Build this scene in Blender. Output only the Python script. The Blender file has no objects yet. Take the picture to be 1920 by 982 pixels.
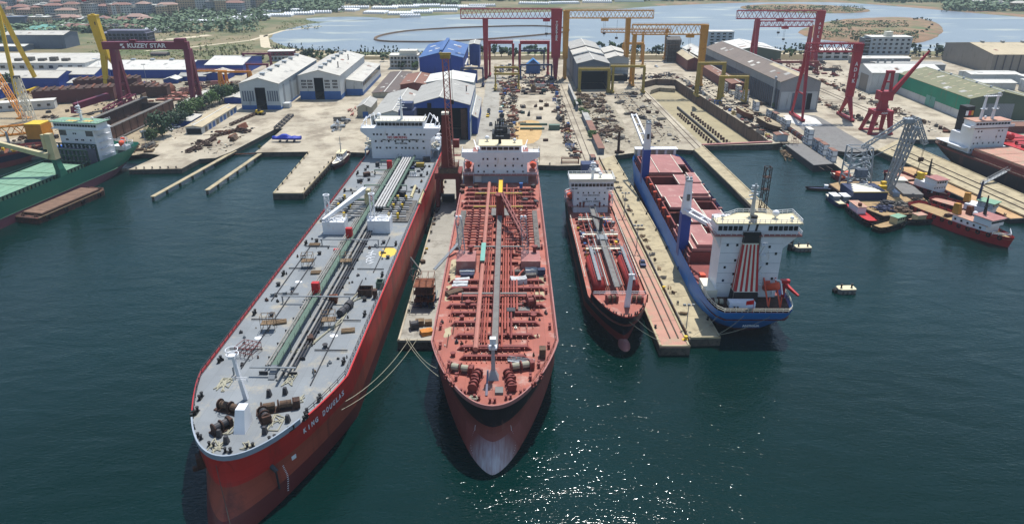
import bpy,math,random
from mathutils import Vector,Matrix
from mathutils.geometry import tessellate_polygon
R = math.radians
random.seed(7)
scn = bpy.context.scene
COL = scn.collection
# ------------------------------------------------------------------ camera
F_PX,HOR,CAM_H = 1350.0,-120.0,100.0          # focal length in photo pixels, horizon row, height in metres
TH = math.atan((491 - HOR) / F_PX)
CT,ST = math.cos(TH),math.sin(TH)
cam = bpy.data.cameras.new('camera')
cam.sensor_width = 36.0
cam.lens = 36.0 * F_PX / 1920.0
cam.clip_start = 1.0
cam.clip_end = 12000.0
camo = bpy.data.objects.new('camera',cam)
COL.objects.link(camo)
camo.location = (0,0,CAM_H)
camo.rotation_euler = (R(90) - TH,0,0)
scn.camera = camo
# ------------------------------------------------------------------ sky, sun, exposure
SUN_EL,SUN_AZ = R(66),R(17)
w = bpy.data.worlds.new('World')
scn.world = w
w.use_nodes = True
nt = w.node_tree
bg = nt.nodes['Background']
sky = nt.nodes.new('ShaderNodeTexSky')
sky.sky_type = 'NISHITA'
sky.sun_disc = False
sky.sun_elevation = SUN_EL
sky.sun_rotation = SUN_AZ
sky.air_density = 1.2
sky.dust_density = 0.6
nt.links.new(sky.outputs[0],bg.inputs[0])
bg.inputs[1].default_value = 0.12
sun = bpy.data.lights.new('sun','SUN')
sun.energy = 4.6
sun.angle = R(0.53)
sun.color = (1.0,0.965,0.92)
suno = bpy.data.objects.new('sun',sun)
COL.objects.link(suno)
sd = Vector((math.sin(SUN_AZ) * math.cos(SUN_EL),math.cos(SUN_AZ) * math.cos(SUN_EL),math.sin(SUN_EL)))
suno.rotation_euler = sd.to_track_quat('Z','Y').to_euler()
suno.location = (0,200,300)
scn.view_settings.view_transform = 'Standard'
scn.view_settings.look = 'None'
scn.view_settings.exposure = 0.34
scn.view_settings.gamma = 1.0
try:
	scn.cycles.max_bounces = 5
	scn.cycles.diffuse_bounces = 2
	scn.cycles.glossy_bounces = 3
	scn.cycles.transmission_bounces = 2
	scn.cycles.volume_bounces = 0
	scn.cycles.use_denoising = True
	scn.cycles.sample_clamp_indirect = 4.0
except Exception:
	pass
# ------------------------------------------------------------------ survey helpers: photo pixel + known height -> place on the ground plan
def G(px,py,z=2.2):
	u,v = px - 960,py - 491
	t = (z - CAM_H) / (-F_PX * ST - v * CT)
	return Vector((u * t,(F_PX * CT - v * ST) * t,z))
def Zat(py,y):
	v = py - 491
	return CAM_H + y * (-F_PX * ST - v * CT) / (F_PX * CT - v * ST)
# ------------------------------------------------------------------ mesh collecting
V3 = Vector
class MB:
	def __init__(s):
		s.v,s.f,s.sm = [],[],[]
	def add(s,vs,fs):
		b = len(s.v)
		s.v += [tuple(a) for a in vs]
		s.f += [tuple(b + i for i in q) for q in fs]
		return s
	def bx(s,x0,y0,z0,x1,y1,z1):
		return s.add([(x0,y0,z0),(x1,y0,z0),(x1,y1,z0),(x0,y1,z0),(x0,y0,z1),(x1,y0,z1),(x1,y1,z1),(x0,y1,z1)],
  [(0,3,2,1),(4,5,6,7),(0,1,5,4),(1,2,6,5),(2,3,7,6),(3,0,4,7)])
	def box(s,cx,cy,cz,sx,sy,sz,rz=0.0):
		c,d = math.cos(rz),math.sin(rz)
		vs = []
		for dz in (-.5,.5):
			for dx,dy in ((-.5,-.5),(.5,-.5),(.5,.5),(-.5,.5)):
				x,y = dx * sx,dy * sy
				vs.append((cx + x * c - y * d,cy + x * d + y * c,cz + dz * sz))
		return s.add(vs,[(0,3,2,1),(4,5,6,7),(0,1,5,4),(1,2,6,5),(2,3,7,6),(3,0,4,7)])
	def taper(s,p,q,w0,h0,w1,h1,up=(0,0,1)):
		p,q = V3(p),V3(q)
		d = (q - p)
		if d.length < 1e-6:
			return s
		d.normalize()
		u = V3(up)
		if abs(d.dot(u)) > .97:
			u = V3((0,1,0))
		a = d.cross(u).normalized()
		b = a.cross(d).normalized()
		vs = []
		for c,ww,hh in ((p,w0,h0),(q,w1,h1)):
			for i,j in ((-.5,-.5),(.5,-.5),(.5,.5),(-.5,.5)):
				vs.append(c + a * (i * ww) + b * (j * hh))
		return s.add(vs,[(0,1,2,3),(7,6,5,4),(4,5,1,0),(5,6,2,1),(6,7,3,2),(7,4,0,3)])
	def beam(s,p,q,w,h=None):
		h = w if h is None else h
		return s.taper(p,q,w,h,w,h)
	def tube(s,p,q,r0,r1=None,n=8,cap=True):
		r1 = r0 if r1 is None else r1
		p,q = V3(p),V3(q)
		d = q - p
		if d.length < 1e-6:
			return s
		d.normalize()
		u = V3((0,0,1)) if abs(d.z) < .95 else V3((0,1,0))
		a = d.cross(u).normalized()
		b = a.cross(d).normalized()
		vs,fs = [],[]
		for c,r in ((p,r0),(q,r1)):
			for i in range(n):
				t = 2 * math.pi * i / n
				vs.append(c + a * (math.cos(t) * r) + b * (math.sin(t) * r))
		for i in range(n):
			j = (i + 1) % n
			fs.append((i,i + n,j + n,j))
		if cap:
			fs.append(tuple(range(n)))
			fs.append(tuple(range(2 * n - 1,n - 1,-1)))
		return s.add(vs,fs)
	def path(s,pts,r,n=6):
		for a,b in zip(pts,pts[1:]):
			s.tube(a,b,r,r,n)
		return s
	def ball(s,c,r,n=10,m=6,sz=1.0):
		vs,fs = [],[]
		for i in range(m + 1):
			ph = math.pi * i / m - math.pi / 2
			for j in range(n):
				t = 2 * math.pi * j / n
				vs.append((c[0] + r * math.cos(ph) * math.cos(t),c[1] + r * math.cos(ph) * math.sin(t),c[2] + r * sz * math.sin(ph)))
		for i in range(m):
			for j in range(n):
				k = (j + 1) % n
				fs.append((i * n + j,i * n + k,(i + 1) * n + k,(i + 1) * n + j))
		return s.add(vs,fs)
	def ring(s,c,r,t,axis='z',n=14,m=6):
		vs,fs = [],[]
		for i in range(n):
			a = 2 * math.pi * i / n
			for j in range(m):
				b = 2 * math.pi * j / m
				q = r + t * math.cos(b)
				x,y,z = q * math.cos(a),q * math.sin(a),t * math.sin(b)
				if axis == 'x':
					x,y,z = z,x,y
				elif axis == 'y':
					x,y,z = x,z,y
				vs.append((c[0] + x,c[1] + y,c[2] + z))
		for i in range(n):
			for j in range(m):
				fs.append((i * m + j,((i + 1) % n) * m + j,((i + 1) % n) * m + (j + 1) % m,i * m + (j + 1) % m))
		return s.add(vs,fs)
	def sheet(s,poly,z=None):
		pts = [V3((p[0],p[1],p[2] if z is None else z)) for p in poly]
		tri = tessellate_polygon([pts])
		fs = []
		for t in tri:
			a,b,c = (pts[i] for i in t)
			n = (b - a).cross(c - a).z
			fs.append(t if n > 0 else t[::-1])
		return s.add(pts,fs)
	def prism(s,poly,z0,z1):
		n = len(poly)
		area = sum(poly[i][0] * poly[(i + 1) % n][1] - poly[(i + 1) % n][0] * poly[i][1] for i in range(n))
		if area < 0:
			poly = poly[::-1]
		s.sheet(poly,z1)
		lo = [(p[0],p[1],z0) for p in poly]
		hi = [(p[0],p[1],z1) for p in poly]
		return s.add(lo + hi,[(i,(i + 1) % n,n + (i + 1) % n,n + i) for i in range(n)])
	def prof(s,pts,axis,a0,a1):
		"""closed profile (list of 2D) pushed along an axis; pts are (other, z)"""
		n = len(pts)
		mk = (lambda o,z,a: (o,a,z)) if axis == 'y' else (lambda o,z,a: (a,o,z))
		vs = [mk(o,z,a0) for o,z in pts] + [mk(o,z,a1) for o,z in pts]
		fs = [(i,(i + 1) % n,n + (i + 1) % n,n + i) for i in range(n)]
		fs += [tuple(range(n - 1,-1,-1)),tuple(range(n,2 * n))]
		return s.add(vs,fs)
	def truss(s,p,q,w,h,n,r=.18,rd=None,tri=False):
		"""lattice girder from p to q: four (three) chords, diagonals, frames"""
		rd = rd or r * .6
		p,q = V3(p),V3(q)
		d = (q - p).normalized()
		u = V3((0,0,1)) if abs(d.z) < .95 else V3((0,1,0))
		a = d.cross(u).normalized()
		b = a.cross(d).normalized()
		off = [(-.5,-.5),(.5,-.5),(.5,.5),(-.5,.5)] if not tri else [(-.5,-.5),(.5,-.5),(0,.5)]
		k = len(off)
		P = lambda i,t: p.lerp(q,t) + a * (off[i][0] * w) + b * (off[i][1] * h)
		for i in range(k):
			s.beam(P(i,0),P(i,1),r * 2)
		for j in range(n + 1):
			t = j / n
			for i in range(k):
				if j in (0,n):
					s.beam(P(i,t),P((i + 1) % k,t),rd * 2)
				if j < n:
					e,g = (i,(i + 1) % k) if j % 2 == 0 else ((i + 1) % k,i)
					s.beam(P(e,t),P(g,(j + 1) / n),rd * 2)
		return s
	def rail(s,pts,h=1.1,r=.05,post=3.0,rows=2):
		for a,b in zip(pts,pts[1:]):
			a,b = V3(a),V3(b)
			for k in range(rows):
				up = V3((0,0,h * (k + 1) / rows))
				s.beam(a + up,b + up,r * 2)
			m = max(1,int((b - a).length / post))
			for i in range(m + 1):
				c = a.lerp(b,i / m)
				s.beam(c,c + V3((0,0,h)),r * 2)
		return s
	def mesh(s,name,smooth=False):
		me = bpy.data.meshes.new(name)
		me.from_pydata(s.v,[],s.f)
		me.update()
		if smooth:
			me.polygons.foreach_set('use_smooth',[True] * len(me.polygons))
		return me
	def build(s,name,m,parent=None,smooth=False,label=None,kind=None):
		me = s.mesh(name,smooth)
		me.materials.append(MAT[m] if isinstance(m,str) else m)
		o = bpy.data.objects.new(name,me)
		COL.objects.link(o)
		if parent is not None:
			o.parent = parent
		if label:
			o['label'] = label
		if kind:
			o['kind'] = kind
		return o
def thing(name,label,cat,loc=(0,0,0),rz=0.0,group=None):
	o = bpy.data.objects.new(name,None)
	o.empty_display_size = 0.1
	COL.objects.link(o)
	o.location = loc
	o.rotation_euler = (0,0,rz)
	return tag(o,label,cat,group)
def tag(o,label,cat,group=None):
	o['label'] = label
	o['category'] = cat
	if group:
		o['group'] = group
	return o
def solo(name,label,cat,mb,m,loc=(0,0,0),rz=0.0,group=None,smooth=False):
	o = mb.build(name,m,None,smooth)
	o.location = loc
	o.rotation_euler = (0,0,rz)
	return tag(o,label,cat,group)
def struct(o,kind='structure'):
	o['kind'] = kind
	return o
def inst(me,name,parent=None,loc=(0,0,0),rz=0.0,sc=None):
	o = bpy.data.objects.new(name,me)
	COL.objects.link(o)
	if parent is not None:
		o.parent = parent
	o.location = loc
	o.rotation_euler = (0,0,rz)
	if sc is not None:
		o.scale = sc if not isinstance(sc,(int,float)) else (sc,sc,sc)
	return o
def copy_thing(src,loc,rz,label,sc=None):
	r = src.copy()
	COL.objects.link(r)
	r.location = loc
	r.rotation_euler = (0,0,rz)
	if sc is not None:
		r.scale = (sc,sc,sc)
	r['label'] = label
	for ch in list(src.children):
		c = ch.copy()
		COL.objects.link(c)
		c.parent = r
		for g in ch.children:
			d = g.copy()
			COL.objects.link(d)
			d.parent = c
	return r
ORD = ['first','second','third','fourth','fifth','sixth','seventh','eighth','ninth','tenth','eleventh','twelfth','thirteenth',
  'fourteenth','fifteenth','sixteenth','seventeenth','eighteenth','nineteenth','twentieth']
def nth(i):
	if i < 20:
		return ORD[i]
	tens = {2: 'twenty',3: 'thirty',4: 'forty',5: 'fifty',6: 'sixty',7: 'seventy',8: 'eighty',9: 'ninety'}
	t,u = divmod(i + 1,10)
	if t >= 10:
		return 'hundred-and-' + nth(i - 100)
	return (tens[t] + '-' + ORD[u - 1]) if u else {2: 'twentieth',3: 'thirtieth',4: 'fortieth',5: 'fiftieth',6: 'sixtieth',7: 'seventieth',8: 'eightieth',9: 'ninetieth'}[t]
# ------------------------------------------------------------------ materials
MAT = {}
def lin(c):
	return tuple(((x / 255) / 12.92 if x / 255 <= .04045 else ((x / 255 + .055) / 1.055) ** 2.4) for x in c)
def sc3(c,k):
	return tuple(min(.9,x * k) for x in c)
def mat(name,rgb,rough=.65,metal=0.0,var=.18,scale=.35,dirt=None,amt=.35,bump=0.0,bscale=2.0,k=.72,streak=0.0,spec=.35,coord='Object',dscale=None):
	"""paint or stone with uneven tone, optional second colour in worn patches"""
	m = bpy.data.materials.new(name)
	m.use_nodes = True
	t = m.node_tree
	N,Lk = t.nodes,t.links
	b = N['Principled BSDF']
	b.inputs['Roughness'].default_value = rough
	b.inputs['Metallic'].default_value = metal
	b.inputs['Specular IOR Level'].default_value = spec
	base = sc3(lin(rgb),k)
	tc = N.new('ShaderNodeTexCoord')
	n1 = N.new('ShaderNodeTexNoise')
	n1.inputs['Scale'].default_value = scale
	n1.inputs['Detail'].default_value = 6
	n1.inputs['Roughness'].default_value = .65
	Lk.new(tc.outputs[coord],n1.inputs['Vector'])
	mr = N.new('ShaderNodeMapRange')
	mr.inputs[1].default_value,mr.inputs[2].default_value = .3,.7
	mr.inputs[3].default_value,mr.inputs[4].default_value = 1 - var,1 + var
	Lk.new(n1.outputs[0],mr.inputs[0])
	mx = N.new('ShaderNodeMix')
	mx.data_type = 'RGBA'
	mx.blend_type = 'MULTIPLY'
	mx.inputs[0].default_value = 1
	mx.inputs[6].default_value = (*base,1)
	Lk.new(mr.outputs[0],mx.inputs[7])
	out = mx.outputs[2]
	if dirt:
		n2 = N.new('ShaderNodeTexNoise')
		n2.inputs['Scale'].default_value = dscale or scale * 2.3
		n2.inputs['Detail'].default_value = 8
		n2.inputs['Roughness'].default_value = .7
		src = tc.outputs[coord]
		if streak:
			mp = N.new('ShaderNodeMapping')
			mp.inputs['Scale'].default_value = (1,1,1 / streak)
			Lk.new(src,mp.inputs[0])
			src = mp.outputs[0]
		Lk.new(src,n2.inputs['Vector'])
		m2 = N.new('ShaderNodeMapRange')
		lo = .72 - amt * .45
		m2.inputs[1].default_value,m2.inputs[2].default_value = lo,lo + .16
		Lk.new(n2.outputs[0],m2.inputs[0])
		mm = N.new('ShaderNodeMix')
		mm.data_type = 'RGBA'
		Lk.new(m2.outputs[0],mm.inputs[0])
		Lk.new(out,mm.inputs[6])
		mm.inputs[7].default_value = (*sc3(lin(dirt),k),1)
		out = mm.outputs[2]
	Lk.new(out,b.inputs['Base Color'])
	if bump:
		n3 = N.new('ShaderNodeTexNoise')
		n3.inputs['Scale'].default_value = bscale
		n3.inputs['Detail'].default_value = 4
		Lk.new(tc.outputs[coord],n3.inputs['Vector'])
		bp = N.new('ShaderNodeBump')
		bp.inputs['Strength'].default_value = bump
		bp.inputs['Distance'].default_value = .3
		Lk.new(n3.outputs[0],bp.inputs['Height'])
		Lk.new(bp.outputs[0],b.inputs['Normal'])
	MAT[name] = m
	return m
def ribs(m,axis,period=.6,strength=.5):
	"""rolled ribs of sheet metal as fine relief"""
	t = m.node_tree
	N,Lk = t.nodes,t.links
	tc = N.new('ShaderNodeTexCoord')
	wv = N.new('ShaderNodeTexWave')
	wv.wave_type = 'BANDS'
	wv.bands_direction = axis
	wv.inputs['Scale'].default_value = 2 * math.pi / period / 6.28 * .5
	Lk.new(tc.outputs['Object'],wv.inputs['Vector'])
	bp = N.new('ShaderNodeBump')
	bp.inputs['Strength'].default_value = strength
	bp.inputs['Distance'].default_value = .15
	Lk.new(wv.outputs[0],bp.inputs['Height'])
	Lk.new(bp.outputs[0],N['Principled BSDF'].inputs['Normal'])
def seams(m,lx,lz,vec=('y','z'),tone=.10,line=.72):
	"""plate strakes: each plate a slightly different tone, weld line between"""
	t = m.node_tree
	N,Lk = t.nodes,t.links
	tc = N.new('ShaderNodeTexCoord')
	sp = N.new('ShaderNodeSeparateXYZ')
	cb = N.new('ShaderNodeCombineXYZ')
	Lk.new(tc.outputs['Object'],sp.inputs[0])
	for i,c in enumerate(vec):
		Lk.new(sp.outputs['xyz'.index(c)],cb.inputs[i])
	br = N.new('ShaderNodeTexBrick')
	br.inputs['Scale'].default_value = 1.0
	br.inputs['Brick Width'].default_value = lx
	br.inputs['Row Height'].default_value = lz
	br.inputs['Mortar Size'].default_value = .045
	br.inputs['Mortar Smooth'].default_value = .3
	br.inputs['Color1'].default_value = (1 - tone,) * 3 + (1,)
	br.inputs['Color2'].default_value = (1 + tone * .6,) * 3 + (1,)
	br.inputs['Mortar'].default_value = (line,) * 3 + (1,)
	Lk.new(cb.outputs[0],br.inputs['Vector'])
	b = N['Principled BSDF']
	old = b.inputs['Base Color'].links[0].from_socket
	mx = N.new('ShaderNodeMix')
	mx.data_type = 'RGBA'
	mx.blend_type = 'MULTIPLY'
	mx.inputs[0].default_value = 1
	Lk.new(old,mx.inputs[6])
	Lk.new(br.outputs[0],mx.inputs[7])
	Lk.new(mx.outputs[2],b.inputs['Base Color'])
def zbands(name,levels,below,rough=.55,var=.2,dirt=None,amt=.25,streak=8.0,scale=.25,k=.72):
	"""ship's side paint in bands by height: levels = [(z, rgb), ...] colour above z"""
	m = mat(name,below,rough,0,var,scale,dirt,amt,k=k,streak=streak)
	t = m.node_tree
	N,Lk = t.nodes,t.links
	tc = N.new('ShaderNodeTexCoord')
	sp = N.new('ShaderNodeSeparateXYZ')
	Lk.new(tc.outputs['Object'],sp.inputs[0])
	cur = None
	mult = [n for n in N if n.type == 'MIX' and n.blend_type == 'MULTIPLY'][0]
	prev = None
	for z,rgb in levels:
		g = N.new('ShaderNodeMath')
		g.operation = 'GREATER_THAN'
		g.inputs[1].default_value = z
		Lk.new(sp.outputs[2],g.inputs[0])
		mm = N.new('ShaderNodeMix')
		mm.data_type = 'RGBA'
		Lk.new(g.outputs[0],mm.inputs[0])
		if prev is None:
			mm.inputs[6].default_value = (*sc3(lin(below),k),1)
		else:
			Lk.new(prev,mm.inputs[6])
		mm.inputs[7].default_value = (*sc3(lin(rgb),k),1)
		prev = mm.outputs[2]
	if prev is not None:
		Lk.new(prev,mult.inputs[6])
	return m
# ---- palette
mat('concrete',(192,181,158),.9,var=.2,scale=.03,dirt=(148,136,116),amt=.58,coord='Object',dscale=.07,bump=.15,bscale=1.5)
mat('concrete_grey',(172,168,156),.9,var=.14,scale=.06,dirt=(138,132,120),amt=.45,dscale=.2)
mat('slab_pink',(200,152,132),.9,var=.12,scale=.12,dirt=(176,158,132),amt=.5,dscale=.3)
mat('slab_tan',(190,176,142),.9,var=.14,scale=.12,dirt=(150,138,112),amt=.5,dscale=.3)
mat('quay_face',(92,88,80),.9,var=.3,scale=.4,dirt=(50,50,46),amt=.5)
mat('rubble',(170,160,138),.95,var=.25,scale=.15,dirt=(112,102,84),amt=.5,dscale=.5)
mat('dust',(176,160,130),.95,var=.2,scale=.05,dirt=(140,126,104),amt=.5,dscale=.2)
mat('dock_floor',(172,160,126),.9,var=.16,scale=.06,dirt=(140,132,104),amt=.4,dscale=.2)
mat('dock_wall',(118,96,82),.9,var=.25,scale=.15,dirt=(70,58,52),amt=.55,streak=6,dscale=.3)
mat('sand_patch',(206,172,118),.95,var=.15,scale=.3,dirt=(170,130,80),amt=.4)
seams(MAT['concrete'],14,10,('x','y'),.05,.86)
seams(MAT['concrete_grey'],9,6,('x','y'),.05,.86)
mat('rail_steel',(84,70,58),.6,.3,var=.25,scale=.5)
mat('timber',(132,110,84),.9,var=.3,scale=.8)
mat('rope',(176,172,150),.9,var=.1)
mat('rope_dark',(88,92,84),.9,var=.1)
mat('black',(26,27,29),.6,var=.3)
mat('tyre',(22,22,24),.85,var=.3,scale=1.5)
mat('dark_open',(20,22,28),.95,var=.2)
mat('glass_dark',(26,34,42),.12,spec=.6,var=.15)
mat('white',(236,238,240),.45,var=.06,scale=.2,dirt=(196,176,150),amt=.26,streak=6,dscale=.7,k=.8)
mat('white_warm',(232,226,206),.6,var=.08,scale=.3,dirt=(200,186,150),amt=.25,k=.8)
mat('cream_deck',(232,218,178),.7,var=.08,scale=.4,dirt=(206,186,140),amt=.3)
mat('grey_blue',(158,170,182),.6,var=.1,scale=.3,dirt=(120,120,116),amt=.2)
mat('steel_grey',(136,142,146),.5,.3,var=.18,scale=.4,dirt=(96,84,72),amt=.25)
mat('steel_dark',(66,66,70),.6,.2,var=.3,scale=.6,dirt=(92,70,54),amt=.35)
mat('galv',(176,184,190),.45,.3,var=.1)
mat('rust',(128,74,48),.85,var=.3,scale=.5,dirt=(86,52,38),amt=.5)
mat('rust_dark',(84,58,46),.85,var=.3,scale=.5,dirt=(52,42,38),amt=.5)
mat('junk_brown',(110,88,70),.9,var=.35,scale=.8,dirt=(64,54,48),amt=.5)
mat('junk_grey',(118,114,108),.9,var=.35,scale=.8,dirt=(70,66,62),amt=.5)
mat('hatch_red',(172,114,108),.7,var=.16,scale=.15,dirt=(190,148,138),amt=.42,dscale=.3)
mat('deck_red',(186,106,88),.7,var=.2,scale=.1,dirt=(206,170,156),amt=.42,dscale=.22,k=.62)
mat('beam_red',(134,62,56),.65,var=.2,scale=.4,dirt=(112,44,40),amt=.35)
mat('pipe_pink',(186,122,106),.6,var=.12,scale=.4)
mat('pipe_red',(172,88,72),.6,var=.15,scale=.4)
mat('deck_grey',(142,148,151),.65,var=.13,scale=.09,dirt=(180,172,152),amt=.42,dscale=.14,k=.68)
seams(MAT['deck_grey'],11,3.2,('y','x'),.07,.8)
seams(MAT['deck_red'],11,3.0,('y','x'),.1,.72)
mat('walk_green',(92,116,100),.6,var=.14,scale=.3,dirt=(120,130,110),amt=.3)
mat('pipe_white',(206,204,200),.5,var=.1,scale=.5,dirt=(150,138,124),amt=.35)
mat('pipe_grey',(150,148,142),.5,var=.15,scale=.5,dirt=(110,98,86),amt=.3)
mat('red',(196,34,38),.5,var=.12,scale=.4)
mat('orange',(232,92,56),.5,var=.1,scale=.6)
mat('yellow',(236,196,44),.55,var=.1,scale=.4)
mat('yellow_mark',(240,200,84),.7,var=.06,scale=1)
mat('crane_red',(172,40,56),.55,var=.14,scale=.2,dirt=(140,44,50),amt=.35)
mat('crane_maroon',(120,34,62),.55,var=.14,scale=.2,dirt=(92,30,50),amt=.35)
mat('crane_brick',(128,46,36),.6,var=.18,scale=.3,dirt=(96,40,32),amt=.4)
mat('crane_yellow',(226,186,28),.5,var=.1,scale=.2,dirt=(200,160,30),amt=.3)
mat('crane_ochre',(212,150,52),.55,var=.14,scale=.2,dirt=(170,112,44),amt=.4)
mat('crane_khaki',(172,148,60),.6,var=.18,scale=.4,dirt=(130,104,52),amt=.4)
mat('crane_orange',(232,150,36),.55,var=.14,scale=.3,dirt=(190,120,40),amt=.3)
mat('crane_blue',(38,72,160),.5,var=.1,scale=.3,dirt=(60,84,140),amt=.2)
mat('navy',(36,52,92),.55,var=.15,scale=.3)
mat('blue_paint',(52,104,172),.55,var=.1,scale=.2)
mat('blue_bright',(40,110,214),.5,var=.12,scale=.5)
mat('blue_tarp',(34,58,176),.5,var=.18,scale=.9,bump=.5,bscale=1.2)
mat('tarp_grey',(206,208,206),.7,var=.12,scale=.8,bump=.4,bscale=1.5)
mat('tarp_navy',(44,52,84),.7,var=.2,scale=.8,bump=.4,bscale=1.5)
mat('green_hatch',(126,168,138),.65,var=.1,scale=.25,dirt=(176,196,160),amt=.35)
mat('green_hull',(20,104,82),.55,var=.1,scale=.2,dirt=(30,90,72),amt=.25)
mat('green_dark',(22,62,56),.6,var=.2,scale=.4)
mat('beige_steel',(206,194,150),.55,var=.1,scale=.3)
mat('wood_deck',(178,150,108),.9,var=.18,scale=.4,dirt=(140,112,80),amt=.4)
mat('barge_plank',(134,106,88),.9,var=.2,scale=.3,dirt=(104,84,72),amt=.4)
mat('barge_side',(74,52,44),.85,var=.3,scale=.4,dirt=(176,86,48),amt=.42,streak=.4)
mat('grey_lead',(128,126,122),.85,var=.16,scale=.3,dirt=(100,96,90),amt=.4)
for nm,rgb,ax in (('roof_grey',(176,174,166),'X'),('roof_light',(206,202,190),'X'),('roof_white',(224,222,212),'X'),('roof_brown',(126,112,100),'X'),
					('roof_dark',(104,90,82),'X'),('roof_tan',(200,184,150),'X'),('roof_blue',(66,108,166),'X'),('roof_green',(128,128,92),'X'),('roof_rust',(140,96,76),'X')):
	ribs(mat(nm,rgb,.7,var=.1,scale=.06,dirt=tuple(int(c * .8) for c in rgb),amt=.4,dscale=.15),'Y',1.6,.35)
for nm,rgb in (('wall_white',(214,216,214)),('wall_grey',(150,156,160)),('wall_blue',(34,76,158)),('wall_royal',(30,70,166)),('wall_beige',(188,182,162)),
				('wall_green',(26,116,92)),('wall_rustred',(118,58,54)),('wall_dark',(86,84,90)),('wall_pale',(192,202,206)),('wall_taupe',(150,142,132)),('wall_slate',(104,116,132))):
	ribs(mat(nm,rgb,.65,var=.1,scale=.08,dirt=tuple(int(c * .72) for c in rgb),amt=.35,streak=5,dscale=.3),'DIAGONAL',1.2,.3)
mat('green_rusty',(36,150,116),.65,var=.12,scale=.1,dirt=(110,116,88),amt=.34,streak=10,dscale=.4)
mat('leaf',(74,98,52),.8,var=.4,scale=.6,k=.85)
mat('leaf_dark',(46,70,46),.8,var=.4,scale=.5,k=.8)
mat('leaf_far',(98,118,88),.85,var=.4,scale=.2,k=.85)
mat('leaf_dry',(112,118,70),.85,var=.35,scale=.5,k=.85)
for nm_ in ('leaf','leaf_dark','leaf_dry'):
	N_,Lk_ = MAT[nm_].node_tree.nodes,MAT[nm_].node_tree.links
	oi_,hs_ = N_.new('ShaderNodeObjectInfo'),N_.new('ShaderNodeHueSaturation')
	mr_ = N_.new('ShaderNodeMapRange')
	mr_.inputs[3].default_value,mr_.inputs[4].default_value = .75,1.5
	Lk_.new(oi_.outputs['Random'],mr_.inputs[0])
	Lk_.new(mr_.outputs[0],hs_.inputs['Value'])
	b_ = N_['Principled BSDF']
	Lk_.new(b_.inputs['Base Color'].links[0].from_socket,hs_.inputs['Color'])
	Lk_.new(hs_.outputs[0],b_.inputs['Base Color'])
mat('bark',(92,76,60),.9,var=.3)
mat('lavender',(112,110,128),.6,var=.15)
mat('teal_roof',(120,180,164),.7,var=.15,scale=.2)
def water(name,base,rough,waves,tint2=None,patch=None):
	m = bpy.data.materials.new(name)
	m.use_nodes = True
	t = m.node_tree
	N,Lk = t.nodes,t.links
	b = N['Principled BSDF']
	b.inputs['Roughness'].default_value = rough
	b.inputs['IOR'].default_value = 1.333
	b.inputs['Specular IOR Level'].default_value = .5 if patch else .32
	g = N.new('ShaderNodeNewGeometry')
	pn = N.new('ShaderNodeTexNoise')
	pn.inputs['Scale'].default_value = .012
	pn.inputs['Detail'].default_value = 4
	Lk.new(g.outputs['Position'],pn.inputs['Vector'])
	mx = N.new('ShaderNodeMix')
	mx.data_type = 'RGBA'
	mx.inputs[6].default_value = (*base,1)
	mx.inputs[7].default_value = (*(tint2 or base),1)
	mr = N.new('ShaderNodeMapRange')
	mr.inputs[1].default_value,mr.inputs[2].default_value = .38,.62
	Lk.new(pn.outputs[0],mr.inputs[0])
	Lk.new(mr.outputs[0],mx.inputs[0])
	out = mx.outputs[2]
	if patch:
		n2 = N.new('ShaderNodeTexNoise')
		n2.inputs['Scale'].default_value = .02
		n2.inputs['Detail'].default_value = 5
		mp = N.new('ShaderNodeMapping')
		mp.inputs['Scale'].default_value = (.55,1.6,1)
		Lk.new(g.outputs['Position'],mp.inputs[0])
		Lk.new(mp.outputs[0],n2.inputs['Vector'])
		r2 = N.new('ShaderNodeMapRange')
		r2.inputs[1].default_value,r2.inputs[2].default_value = .56,.68
		r2.inputs[4].default_value = .85
		Lk.new(n2.outputs[0],r2.inputs[0])
		m3 = N.new('ShaderNodeMix')
		m3.data_type = 'RGBA'
		Lk.new(r2.outputs[0],m3.inputs[0])
		Lk.new(out,m3.inputs[6])
		m3.inputs[7].default_value = (*patch,1)
		out = m3.outputs[2]
	Lk.new(out,b.inputs['Base Color'])
	# wind ruffles: two crossing wave trains plus small chop
	prev = None
	gust = N.new('ShaderNodeTexNoise')
	gust.inputs['Scale'].default_value = .016
	gust.inputs['Detail'].default_value = 3
	Lk.new(g.outputs['Position'],gust.inputs['Vector'])
	for sc,st,dist,sx in waves:
		n = N.new('ShaderNodeTexNoise')
		n.inputs['Scale'].default_value = sc
		n.inputs['Detail'].default_value = 1.0
		n.inputs['Roughness'].default_value = .5
		n.inputs['Distortion'].default_value = .4
		mp = N.new('ShaderNodeMapping')
		mp.inputs['Rotation'].default_value = (0,0,R(25))
		mp.inputs['Scale'].default_value = (1,sx,1)
		Lk.new(g.outputs['Position'],mp.inputs[0])
		Lk.new(mp.outputs[0],n.inputs['Vector'])
		bp = N.new('ShaderNodeBump')
		gr = N.new('ShaderNodeMapRange')
		gr.inputs[1].default_value,gr.inputs[2].default_value = .36,.62
		gr.inputs[3].default_value,gr.inputs[4].default_value = st * .72,st * 1.05
		Lk.new(gust.outputs[0],gr.inputs[0])
		Lk.new(gr.outputs[0],bp.inputs['Strength'])
		bp.inputs['Distance'].default_value = dist
		Lk.new(n.outputs[0],bp.inputs['Height'])
		if prev is not None:
			Lk.new(prev,bp.inputs['Normal'])
		prev = bp.outputs[0]
	Lk.new(prev,b.inputs['Normal'])
	MAT[name] = m
water('sea_water',(.0003,.0120,.0098),.095,[(.09,.55,.7,2.0),(.7,.8,.155,2.2),(2.0,.8,.058,1.8)],(.0008,.0160,.0150))
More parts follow.
